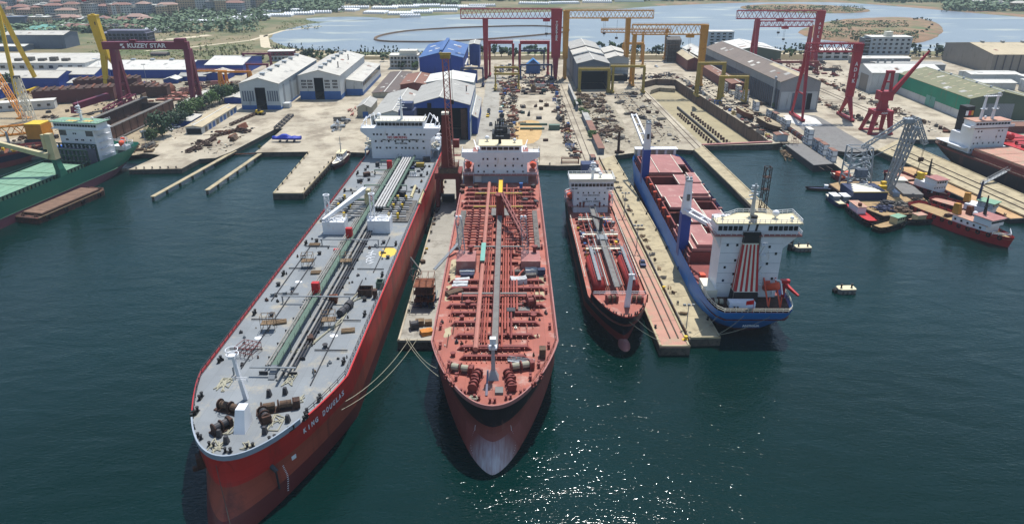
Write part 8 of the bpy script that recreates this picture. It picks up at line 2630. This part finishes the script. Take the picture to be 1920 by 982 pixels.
stacks = [((152.6,334),2,'white'),((152.9,345),2,'white'),((152.6,352),2,'grey_blue'),((152.4,364),3,'white'),((152.2,396),2,'white'),((151.8,404),2,'white'),((151.4,412),2,'junk_grey'),((151.2,420),2,'white'),((150.4,444),2,'white'),((150.2,466),3,'white'),((150,473),2,'white'),((149.6,480),3,'white'),((149.2,492),1,'white'),((149,504),2,'white')]
for i,((x,y),n,m) in enumerate(stacks):
	for k in range(n):
		cabin('%s container office in the %s stack from the front on the right quay' % (('lowest','second','top')[k] if n == 3 else ('lower','upper')[k] if n == 2 else 'single',ORD[i]),x + rnd.uniform(-.1,.1),y,GZ + .02 + k * 2.72,m,rnd.choice(('roof_rust','white_warm','roof_tan')),rnd.uniform(-.02,.02))
for k in range(10):
	solo('gas_cage','%s small gas cage from the front between the container stacks' % ORD[k],'cage',frames(1.4,1.6,2.0,rnd).bx(-.6,-.7,.3,.6,.7,1.7),('wall_slate','beam_red','junk_brown')[k % 3],(152.6,370 + k * 2.5,GZ + .02))
# two hulks on stands right of the dock
def hulk(label,x,y,rz,ln,bw_,m):
	S = Rig('boat_hulk',label,'boat hulk',(x,y,GZ + 1.2),rz)
	hull(S,bw_,[(0,1.5,ln * .45,1.2,.8,ln - 1,ln * .3,.3),(1.2,.8,ln * .42,1.2,.7,ln - .5,ln * .25,.5),(3.2,0,ln * .36,1.2,.55,ln,ln * .2,.7)],m,'dust',2.9)
	for k in range(4):
		S.b(MB().beam((-bw_ * .4,ln * (.2 + .2 * k),-1.2),(-bw_ * .3,ln * (.2 + .2 * k),1),.35).beam((bw_ * .4,ln * (.2 + .2 * k),-1.2),(bw_ * .3,ln * (.2 + .2 * k),1),.35).bx(-1,ln * (.2 + .2 * k) - .4,-1.2,1,ln * (.2 + .2 * k) + .4,0),'stand','rust_dark')
	for k in range(7):
		S.b(MB().box(rnd.uniform(-bw_ * .3,bw_ * .3),ln * rnd.uniform(.3,.9),3.2,rnd.uniform(.5,1.5),rnd.uniform(.5,1.5),.7,rnd.random()),'deck_clutter',rnd.choice(('junk_brown','white_warm','rust')))
hulk('nearer rusty boat hulk on stands right of the dry dock',144.2,382,.1,26,7,'rust_dark')
hulk('farther rusty boat hulk on stands right of the dry dock',138.6,412,.08,22,5.5,'rust')
S = shed('pale blue hut with rusty roof at the dry dock mouth',138,144,369,374,5.4,5.8,'wall_pale','roof_rust',name='dock_hut',cat='hut')
# vehicles
def car_parts():
	b = MB().add([(-.9,-2.1,.35),(.9,-2.1,.35),(.9,2.1,.35),(-.9,2.1,.35),(-.9,-2.1,.85),(.9,-2.1,.85),(.9,2.1,.8),(-.9,2.1,.8),(-.88,-1.0,.95),(.88,-1.0,.95),(.88,1.6,.95),(-.88,1.6,.95)],
				[(0,3,2,1),(0,1,5,4),(1,2,6,10,9,5),(2,3,7,6),(3,0,4,8,11,7),(4,5,9,8),(8,9,10,11),(11,10,6,7)])
	c = MB().add([(-.84,-.9,.93),(.84,-.9,.93),(.84,1.7,.93),(-.84,1.7,.93),(-.66,-.25,1.45),(.66,-.25,1.45),(.66,1.15,1.45),(-.66,1.15,1.45)],[(4,5,6,7),(0,1,5,4),(1,2,6,5),(2,3,7,6),(3,0,4,7)])
	r = MB().bx(-.67,-.22,1.45,.67,1.12,1.5)
	wh = MB().tube((-.12,0,0),(.12,0,0),.33,.33,10)
	return [q.mesh(n) for q,n in ((b,'body'),(c,'cabin_glass'),(r,'roof'),(wh,'wheel'))]
CB,CG,CR,CWH = car_parts()
CG.materials.append(MAT['glass_dark'])
CWH.materials.append(MAT['tyre'])
def car(label,x,y,rz,m,z=GZ + .03):
	t = thing('parked_car',label,'car',(x,y,z),rz,'parked cars')
	for me in (CB,CR):
		q = me.copy()
		q.materials.append(MAT[m])
		inst(q,me.name.split('.')[0],t)
	inst(CG,'cabin_glass',t)
	for x_ in (-.82,.82):
		for y_ in (-1.3,1.3):
			inst(CWH,'wheel',t,(x_,y_,.33))
car('dark blue car parked on the pink pier',42.4,212.8,-.03,'navy',2.62)
for i in range(16):
	car('%s %s car from the left parked before the lake-side trees' % (ORD[i // 2],('white','grey')[i % 2]),-12 + i * 2.7,600 + rnd.uniform(-3,3),rnd.uniform(-.2,.2),('white','steel_grey')[i % 2])
for i,(x,y,m,w_) in enumerate(((-14,432,'black','black'),(-14.2,440,'steel_dark','dark grey'),(-14.4,425,'yellow','yellow'),(-6,452,'teal_roof','teal'),(-5,462,'white','white'),(-12,404,'black','second black'),(-6.5,396,'navy','navy'))):
	car('%s car standing on the grey road beside the open-fronted hall' % w_,x,y,rnd.uniform(-.1,.1),m)
for i in range(14):
	car('%s car from the left parked behind the long royal blue shed' % ORD[i],-330 + i * 8 + rnd.uniform(-2,2),606 + rnd.uniform(-3,6),rnd.uniform(0,3),('white','white','steel_grey','red')[i % 4])
for i,(x,y) in enumerate(((-189,392),(-187.6,398),(-191,386))):
	car('%s white van-like car from the front behind the grey quay hut' % ORD[i],x,y,1.2,'white')
car('white car on the road behind the dry dock head',118,602,.3,'white')
S = Rig('forklift','yellow wheel loader before the left pale shed','loader',(-151.5,430,GZ),1.3)
S.b(MB().bx(-1.2,-2.4,.9,1.2,2.0,2.2).bx(-1.0,.6,2.2,1.0,1.8,3.0),'body','yellow')
S.b(MB().bx(-.8,-1,2.2,.8,.5,3.6),'cab','glass_dark')
for x in (-1.3,1.3):
	for y in (-1.5,1.4):
		S.b(MB().tube((x - .3,y,.8),(x + .3,y,.8),.8,.8,12),'wheel','tyre')
S.b(MB().bx(-1.4,-3.6,.4,1.4,-2.6,1.4).beam((-.8,-2.4,1.6),(-.8,-3.2,.9),.3).beam((.8,-2.4,1.6),(.8,-3.2,.9),.3),'bucket','steel_dark')
# quay wall coping, fence on the pier, bollards
fz = Rig('pier_fence','rusty scrub-grown fence between the pink and tan piers','fence',(46.8,163,2.5))
for i in range(44):
	a,b = V3((46.8,164,2.5)).lerp(V3((41.8,336,2.5)),i / 44),V3((46.8,164,2.5)).lerp(V3((41.8,336,2.5)),(i + .94) / 44)
	fz.w(MB().beam(a + V3((0,0,.5)),b + V3((0,0,.5)),.25,1.0 + rnd.uniform(-.2,.3)),'panel',rnd.choice(('junk_grey','wall_dark','junk_brown')))
bq = MB().tube((0,0,0),(0,0,.7),.28,.24,10).tube((0,0,.7),(0,0,.95),.42,.38,10).bx(-.45,-.45,0,.45,.45,.08).mesh('quay_bollard')
bq.materials.append(MAT['black'])
def bollards(label,a,b,n,z=2.6,grp=None):
	for i in range(n):
		p_ = V3((a[0],a[1],z)).lerp(V3((b[0],b[1],z)),(i + .5) / n)
		tag(inst(bq,'quay_bollard',None,p_,0,.9),'%s black bollard from the near end %s' % (ORD[i],label),'bollard','mooring bollards')
bollards('of the finger pier left edge',(-98.6,285),(-100.2,347),8)
bollards('of the finger pier right edge',(-87.4,285),(-85.8,347),8)
bollards('of the pink pier left edge',(39.4,163),(34.6,320),9)
bollards('of the tan pier right edge',(54.9,168),(49.2,335),10)
bollards('of the left slab front edge',(-175,320),(-153.5,321.4),6,GZ + .02)
bollards('of the quay right of the red tanker stern',(-18,331),(21,326.4),6,GZ + .02)
for i,(x,y) in enumerate(((46.0,165.4),(45.9,195))):
	solo('yellow_bollard','%s yellow capped bollard along the pink pier fence' % ('nearer','farther')[i],'bollard',MB().tube((0,0,0),(0,0,.9),.35,.35,10).tube((0,0,.9),(0,0,1.1),.55,.5,10).bx(-.9,-.5,0,.9,.5,.12),'yellow',(x,y,2.6))
for i in range(16):
	inst(tyre_me,'tyre_fender',None,(-86.3 + i * .1,286 + i * 3.8,1.1),0,1.2)
for o_ in [o for o in COL.objects if o.name.startswith('tyre_fender') and o.parent is None]:
	tag(o_,'%s tyre fender from the near end on the finger pier right face' % nth(int(round((o_.location.y - 286) / 3.8))),'fender','tyre fenders on the finger pier')
# quay hut stores on the narrow slip side
solo('scaffold_tower','brown scaffold tower on the quay right of the red tanker stern','scaffold',scaffold(3,2.6,7,1,4,False),'timber',(11.6,331,GZ + .02))
solo('steel_rack','long rusty frame on the quay behind the chemical tanker','frame',frames(8,3,2.2,rnd),'rust',(27.5,330,GZ + .02))
solo('green_skip','grey-green covered skip on the main slip','skip',skip_mb(6,3.4,2.6).bx(-3,-1.7,2.6,3,1.7,2.75),'walk_green',(23.4,394,GZ + .02))
# ------------------------------------------------------------------ trees, town, greenhouses, air
def crown(seed,n,rx,rz_,z0,size,shape='round'):
	r_ = random.Random(seed)
	mb = MB()
	clumps = []
	k = max(5,n // 14)
	for i in range(k):
		if shape == 'round':
			u,v = r_.uniform(0,2 * math.pi),math.acos(r_.uniform(-1,1))
			q = r_.uniform(.45,.95)
			clumps.append((rx * q * math.sin(v) * math.cos(u),rx * q * math.sin(v) * math.sin(u),z0 + rz_ * (1 + q * math.cos(v)),r_.uniform(.25,.42) * rx))
		else:
			t = r_.random()
			a = r_.uniform(0,2 * math.pi)
			q = rx * (1 - t) ** .8 * r_.uniform(.3,1)
			clumps.append((q * math.cos(a),q * math.sin(a),z0 + 2 * rz_ * t,rx * .35 * (1.1 - t)))
	for i in range(n):
		cx,cy,cz,cr = r_.choice(clumps)
		d = V3((r_.gauss(0,1),r_.gauss(0,1),r_.gauss(0,.8)))
		d.normalize()
		c = V3((cx,cy,cz)) + d * cr * r_.uniform(.5,1)
		nrm = (d + V3((0,0,.5)) + V3((r_.uniform(-.6,.6),r_.uniform(-.6,.6),r_.uniform(-.4,.6)))).normalized()
		a = nrm.orthogonal().normalized() * size * r_.uniform(.6,1.2)
		b = nrm.cross(a).normalized() * size * r_.uniform(.5,1)
		mb.add([c - a,c - b * .8,c + a,c + b],[(0,1,2,3)])
	return mb
def trunk(h,r,seed):
	r_ = random.Random(seed)
	mb = MB().tube((0,0,0),(0,0,h),r,r * .5,7)
	for i in range(4):
		a = r_.uniform(0,6.28)
		mb.tube((0,0,h * r_.uniform(.5,.9)),(math.cos(a) * h * .5,math.sin(a) * h * .5,h * r_.uniform(1.1,1.5)),r * .4,r * .15,5)
	return mb
TREES = {}
def tree_kind(key,n,rx,rz_,z0,size,m,shape='round'):
	vs = []
	for s in range(3):
		c = crown(len(key) * 31 + s * 7,n,rx,rz_,z0,size,shape).mesh('crown')
		c.materials.append(MAT[m])
		t = trunk(z0 + rz_ * .6,max(.12,rx * .07),s).mesh('trunk')
		t.materials.append(MAT['bark'])
		vs.append((c,t))
	TREES[key] = vs
tree_kind('near_round',900,3.6,2.6,1.2,.42,'leaf')
tree_kind('near_dark',900,3.2,2.8,1.0,.4,'leaf_dark')
tree_kind('far_round',110,3.4,2.8,1.0,.95,'leaf_dark')
tree_kind('far_light',110,3.0,2.4,.9,.85,'leaf')
tree_kind('far_cone',60,1.2,2.6,.5,.6,'leaf_dark','cone')
tree_kind('young',40,.9,1.1,.7,.5,'leaf_dry')
def tree(key,name,label,x,y,sc=1.0,group=None,z=GZ):
	t = thing(name,label,'tree',(x,y,z),rnd.uniform(0,6),group)
	c,k = rnd.choice(TREES[key])
	inst(c,'crown',t,sc=(sc,sc,sc * rnd.uniform(.85,1.2)))
	inst(k,'trunk',t,sc=sc)
	return t
near = [(305,256,1.5,'near_dark'),(285,268,.8,'near_round'),(335,236,1.3,'near_dark'),(352,226,1.1,'near_round'),(368,212,1.2,'near_round'),(382,205,1.1,'near_dark'),(398,199,1.1,'near_round'),(412,194,1.2,'near_dark'),(426,189,1.2,'near_round'),(440,184,1.1,'near_dark')]
for i,(px,py,s,k) in enumerate(near):
	q = G(px,py)
	tree(k,'broadleaf_tree','%s leafy tree from the green ship in the row behind the quay building' % ORD[i],q.x,q.y,s * 1.35,'trees behind the quay building')
for i,(px,py,s) in enumerate(((1083,203,.9),(1097,220,.8),(1110,262,.7),(1090,212,.55))):
	q = G(px,py)
	tree('near_round','broadleaf_tree','%s green tree growing in the junk strip right of the crane rails' % ('upper','middle','lowest','small second')[i],q.x,q.y,s)
q = G(487,279)
tree('near_round','shrub','small round shrub on the corner of the wide quay',q.x,q.y,.28)
q = G(1457,203)
tree('near_round','shrub','green shrub behind the container row beside the long shed',q.x - 2,q.y,.5)
# rows along the lake path
def row(px0,py0,px1,py1,n,key,label,sc,j=3.0,group=None,name='young_tree'):
	for i in range(n):
		t = (i + .5) / n
		q = G(px0 + (px1 - px0) * t,py0 + (py1 - py0) * t)
		tree(key,name,'%s %s' % (nth(i),label),q.x + rnd.uniform(-j,j) * .5,q.y + rnd.uniform(-j,j),sc * rnd.uniform(.7,1.25),group)
row(506,92,640,104,26,'far_cone','slim tree from the left along the curve of the lake path',1.2,2,'lake path trees')
row(640,104,800,103,30,'far_cone','slim tree from the left on the lake path behind the pale sheds',1.4,2,'lake path trees')
row(1130,101,1340,100,34,'far_cone','slim tree from the left on the lake path behind the orange crane',1.5,2.5,'lake path trees')
row(1345,101,1620,103,40,'far_cone','slim tree from the left on the lake path behind the ADIK cranes',1.6,3,'lake path trees')
row(1700,106,1920,112,26,'far_cone','slim tree from the left on the lake path at the right edge',1.5,4,'lake path trees')
row(370,96,470,90,18,'young','small sapling from the left in the front row of the dry field',1.2,6,'field saplings')
row(360,104,465,97,18,'young','small sapling from the left in the middle row of the dry field',1.3,6,'field saplings')
row(340,112,460,105,18,'young','small sapling from the left in the back row of the dry field',1.2,6,'field saplings')
for i,(px,py,s,k) in enumerate(((570,112,1.3,'far_round'),(585,114,1.5,'far_round'),(602,112,1.3,'far_light'),(618,110,1.0,'far_round'),(545,120,1.0,'far_light'),(488,118,1.2,'far_round'),(720,116,1.0,'far_round'),(762,128,1.2,'far_round'),(778,131,1.2,'far_light'),(752,130,1.0,'far_round'),
		(928,106,1.4,'far_round'),(940,107,1.6,'far_round'),(953,106,1.5,'far_light'),(905,104,1.2,'far_round'),(962,110,1.2,'far_round'),(990,104,1.3,'far_round'),(1003,105,1.5,'far_round'),(1016,104,1.3,'far_light'),(893,104,1.1,'far_round'),(1122,97,1.3,'far_round'),(1145,94,1.4,'far_light'),(1165,97,1.2,'far_round'),
		(1195,104,1.4,'far_round'),(1230,106,1.3,'far_round'),(1347,93,1.8,'far_cone'),(1480,108,1.2,'far_light'),(1503,98,1.3,'far_round'),(1715,100,1.5,'far_round'),(1757,106,1.9,'far_round'),(1778,104,1.3,'far_light'),(1800,104,1.4,'far_round'),(1840,118,1.3,'far_light'),(1825,112,1.2,'far_round'),(145,128,1.0,'far_round'),(172,128,1.1,'far_round'),(10,166,1.6,'far_round'),(22,164,1.4,'far_round'),(118,140,1.0,'far_light'))):
	q = G(px,py)
	tree(k,'broadleaf_tree','%s large round-headed tree from the left behind the yard sheds' % nth(i),q.x,q.y,s * 1.1,'large trees behind the sheds')
for i,(px,py) in enumerate(((1713,38),(1720,37),(1728,36),(1736,38),(1744,40),(1748,48),(1742,54),(1736,58),(1728,62),(1720,64),(1712,66),(1704,68),(1698,70),(1596,73),(1606,74),(1615,75),(1568,41))):
	q = G(px,py,GZ + 2)
	tree('far_round','island_bush','%s dark bush from the far tip around the lake island' % ORD[i],q.x,q.y,.55,'bushes on the lake island',GZ + 1.2)
# green growth on the islands: one mass nobody could count
def thicket(name,label,polys,n,size,m,z,hgt=2.0,seed=1):
	r_ = random.Random(seed)
	mb = MB()
	for (x0,x1,y0,y1),k in polys:
		for i in range(k):
			px,py = r_.uniform(x0,x1),r_.uniform(y0,y1)
			q = G(px,py,z)
			cr = size * r_.uniform(.6,1.3)
			for j in range(n):
				d = V3((r_.gauss(0,1),r_.gauss(0,1),r_.gauss(0,.7)))
				d.normalize()
				c = q + V3((d.x * cr,d.y * cr,max(-.2,cr * .6 + d.z * cr * .8) * hgt / 2))
				a = V3((r_.uniform(-1,1),r_.uniform(-1,1),r_.uniform(-.5,.5))) * cr * .45
				nn_ = (d + V3((0,0,.7))).normalized()
				b = nn_.cross(a).normalized() * cr * .4
				mb.add([c - a,c - b,c + a,c + b],[(0,1,2,3)])
	o = mb.build(name,m)
	o['kind'] = 'stuff'
	o['label'] = label
	return o
thicket('marsh_growth','green marsh growth covering the lake islands',[((1560,1700,40,52),260),((1600,1720,58,76),300),((1530,1600,50,70),130),((1400,1620,12,22),420)],4,2.2,'leaf',GZ + 2.6,.8)
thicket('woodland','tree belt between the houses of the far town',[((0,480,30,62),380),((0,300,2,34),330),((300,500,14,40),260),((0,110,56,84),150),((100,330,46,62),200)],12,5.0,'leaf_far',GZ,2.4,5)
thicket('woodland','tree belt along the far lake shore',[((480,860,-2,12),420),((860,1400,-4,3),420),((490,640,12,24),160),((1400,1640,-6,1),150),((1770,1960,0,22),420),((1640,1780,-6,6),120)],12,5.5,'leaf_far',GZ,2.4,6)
thicket('scrub','low scrub dotted over the dry fields',[((280,500,48,62),120),((160,480,62,84),160),((170,330,96,118),160),((520,600,40,56),80),((330,480,84,116),120)],5,1.7,'leaf_dry',GZ,1.3,7)
# town houses with hipped roofs
def town_wall(name,rgb,sx=3.2,sz=3.0):
	m = mat(name,rgb,.8,var=.06,scale=.1)
	t = m.node_tree
	N,Lk = t.nodes,t.links
	tc = N.new('ShaderNodeTexCoord')
	sp = N.new('ShaderNodeSeparateXYZ')
	Lk.new(tc.outputs['Object'],sp.inputs[0])
	ad = N.new('ShaderNodeMath')
	ad.operation = 'ADD'
	Lk.new(sp.outputs[0],ad.inputs[0])
	Lk.new(sp.outputs[1],ad.inputs[1])
	f = []
	for src,per,w_ in ((ad.outputs[0],sx,.5),(sp.outputs[2],sz,.52)):
		d = N.new('ShaderNodeMath')
		d.operation = 'DIVIDE'
		d.inputs[1].default_value = per
		Lk.new(src,d.inputs[0])
		fr_ = N.new('ShaderNodeMath')
		fr_.operation = 'FRACT'
		Lk.new(d.outputs[0],fr_.inputs[0])
		g = N.new('ShaderNodeMath')
		g.operation = 'GREATER_THAN'
		g.inputs[1].default_value = w_
		Lk.new(fr_.outputs[0],g.inputs[0])
		f.append(g)
	mu = N.new('ShaderNodeMath')
	mu.operation = 'MULTIPLY'
	Lk.new(f[0].outputs[0],mu.inputs[0])
	Lk.new(f[1].outputs[0],mu.inputs[1])
	b = N['Principled BSDF']
	old = b.inputs['Base Color'].links[0].from_socket
	mm = N.new('ShaderNodeMix')
	mm.data_type = 'RGBA'
	Lk.new(mu.outputs[0],mm.inputs[0])
	Lk.new(old,mm.inputs[6])
	mm.inputs[7].default_value = (.06,.07,.085,1)
	Lk.new(mm.outputs[2],b.inputs['Base Color'])
for nm,rgb in (('town_cream',(222,212,194)),('town_white',(212,212,208)),('town_pink',(206,176,160)),('town_grey',(168,172,176)),('town_peach',(212,184,150))):
	town_wall(nm,rgb)
mat('tile_red',(156,118,106),.85,var=.15,scale=.2)
mat('tile_pale',(176,146,132),.85,var=.15,scale=.2)
def house(label,x,y,w_,d_,h_,wall,roof,rz,flat=False,name='apartment_block'):
	t = thing(name,label,'building',(x,y,GZ),rz,'town buildings')
	MB().bx(-w_ / 2,-d_ / 2,0,w_ / 2,d_ / 2,h_).build('wall',wall,t)
	if flat:
		MB().bx(-w_ / 2 - .4,-d_ / 2 - .4,h_,w_ / 2 + .4,d_ / 2 + .4,h_ + .5).bx(-w_ / 6,-d_ / 6,h_ + .5,w_ / 6,d_ / 6,h_ + 2.6).build('roof',roof,t)
	else:
		r_ = min(w_,d_) * .5
		rh = r_ * .5
		o = .8
		if w_ >= d_:
			a,b = (-w_ / 2 + r_,0,h_ + rh),(w_ / 2 - r_,0,h_ + rh)
		else:
			a,b = (0,-d_ / 2 + r_,h_ + rh),(0,d_ / 2 - r_,h_ + rh)
		cs = [(-w_ / 2 - o,-d_ / 2 - o,h_),(w_ / 2 + o,-d_ / 2 - o,h_),(w_ / 2 + o,d_ / 2 + o,h_),(-w_ / 2 - o,d_ / 2 + o,h_)]
		f = [(0,1,5,4),(1,2,5),(2,3,4,5),(3,0,4)] if w_ >= d_ else [(0,1,4),(1,2,5,4),(2,3,5),(3,0,4,5)]
		MB().add(cs + [a,b],f).build('roof',roof,t)
rt = random.Random(77)
WORD = {'town_cream': 'cream','town_white': 'white','town_pink': 'pinkish','town_grey': 'grey','town_peach': 'peach'}
for ri,(py,x0,x1,n,hm) in enumerate(((58,118,255,7,4),(50,0,90,5,8),(46,96,285,9,7),(38,-15,150,8,14),(35,160,330,8,13),(27,-15,250,12,17),(26,285,470,7,16),(17,-20,330,15,17),(16,380,520,6,13),(9,-25,420,18,17),(3,-30,520,20,17),(-3,-30,560,20,17))):
	n = int(n * 1.35)
	for i in range(n):
		t = (i + .5) / n
		q = G(x0 + (x1 - x0) * t + rt.uniform(-4,4),py + rt.uniform(-1.6,1.6))
		wall = rt.choice(list(WORD))
		flat = rt.random() < .4
		roof = rt.choice(('roof_white','roof_light','grey_lead')) if flat else rt.choice(('tile_red','tile_pale','tile_red'))
		house('%s %s house from the left in the %s row of the far town' % (nth(i),WORD[wall],ORD[ri]),q.x,q.y,rt.uniform(13,25),rt.uniform(10,13),hm * rt.uniform(.9,1.45),wall,roof,rt.uniform(-.25,.35),flat)
for i,(px,py,w_,h_,m) in enumerate(((1785,5,16,7,'town_white'),(1830,12,18,8,'town_cream'),(1872,15,16,8,'town_white'),(1908,18,20,9,'town_peach'),(1850,3,22,10,'town_white'),(1600,-1,30,6,'town_white'),(1640,0,22,7,'town_cream'),(1690,2,18,6,'town_white'))):
	q = G(px,py)
	house('%s pale house from the left on the wooded far right shore' % ORD[i],q.x,q.y,w_,11,h_,m,'roof_light',rt.uniform(-.2,.3),i % 2 == 0)
q = G(160,34)
fl = thing('flag_mast','tall mast with a red flag in the far town','flag',(q.x,q.y,GZ))
MB().tube((0,0,0),(0,0,24),.3,.2,6).build('pole','galv',fl)
MB().add([(0,0,24),(6,.6,23.4),(6,.4,19.6),(0,0,20)],[(0,1,2,3),(3,2,1,0)]).build('flag','red',fl)
solo('glass_office','dark glass flat building at the near edge of the far town','building',MB().bx(-12,-7,0,12,7,12).bx(-12.4,-7.4,12,12.4,7.4,12.5).bx(-11,-7.2,2,11,-7.0,10),'wall_slate',tuple(G(33,52)),.2)
for i,(px,py) in enumerate(((72,64),(90,61),(38,76),(25,74))):
	q = G(px,py)
	house('%s teal roofed low hall from the left before the far town' % ORD[i],q.x,q.y,22,14,5,'town_white','teal_roof',.2)
# greenhouses
def greenhouse(label,px,py,w_,l_,n,rz=0.0):
	q = G(px,py)
	t = thing('greenhouse',label,'greenhouse',(q.x,q.y,GZ),rz,'white greenhouses round the lake')
	for k in range(n):
		x = (k - n / 2) * w_
		mb = MB().prof([(x,0),(x + w_ * .96,0),(x + w_ * .96,1.8),(x + w_ * .75,2.9),(x + w_ * .48,3.3),(x + w_ * .2,2.9),(x,1.8)],'y',0,l_)
		mb.build('vault','white',t)
for i,(px,py,n,l_) in enumerate(((275,62,9,26),(365,44,14,16),(420,41,12,14),(455,38,10,22),(395,35,10,16),(480,34,9,18),(520,32,11,14),(560,29,12,18),(600,26,9,14),(460,31,8,14),(640,22,12,20),(665,17,12,16),(700,27,9,24),(720,18,11,22),(750,29,10,26),(760,16,12,22),(790,26,9,26),(800,14,12,24),(830,23,12,20),(770,33,8,14),(850,15,12,16),(885,17,12,14),(1000,9,14,14),(1060,8,14,14),(1120,6,14,14),(1180,4,14,14),(1230,2,12,14),(905,13,12,12),(545,22,9,14),(505,24,9,12))):
	greenhouse('%s white greenhouse range from the left round the far shore' % nth(sorted((275,365,420,455,395,480,520,560,600,460,640,665,700,720,750,760,790,800,830,770,850,885,1000,1060,1120,1180,1230,905,545,505)).index(px)),px,py,3.4,l_,n,rnd.uniform(-.2,.2))
# sea air between here and the far town
hz = MB().bx(-9300,-1000,-6.5,9300,9300,104).build('haze','white')
hm_ = bpy.data.materials.new('haze_air')
hm_.use_nodes = True
t = hm_.node_tree
for n_ in list(t.nodes):
	if n_.type == 'BSDF_PRINCIPLED':
		t.nodes.remove(n_)
vol = t.nodes.new('ShaderNodeVolumePrincipled')
vol.inputs['Color'].default_value = (.74,.87,1.0,1)
vol.inputs['Density'].default_value = .00010
vol.inputs['Anisotropy'].default_value = .2
out_ = [n_ for n_ in t.nodes if n_.type == 'OUTPUT_MATERIAL'][0]
t.links.new(vol.outputs[0],out_.inputs['Volume'])
hz.data.materials.clear()
hz.data.materials.append(hm_)
hz['kind'] = 'stuff'
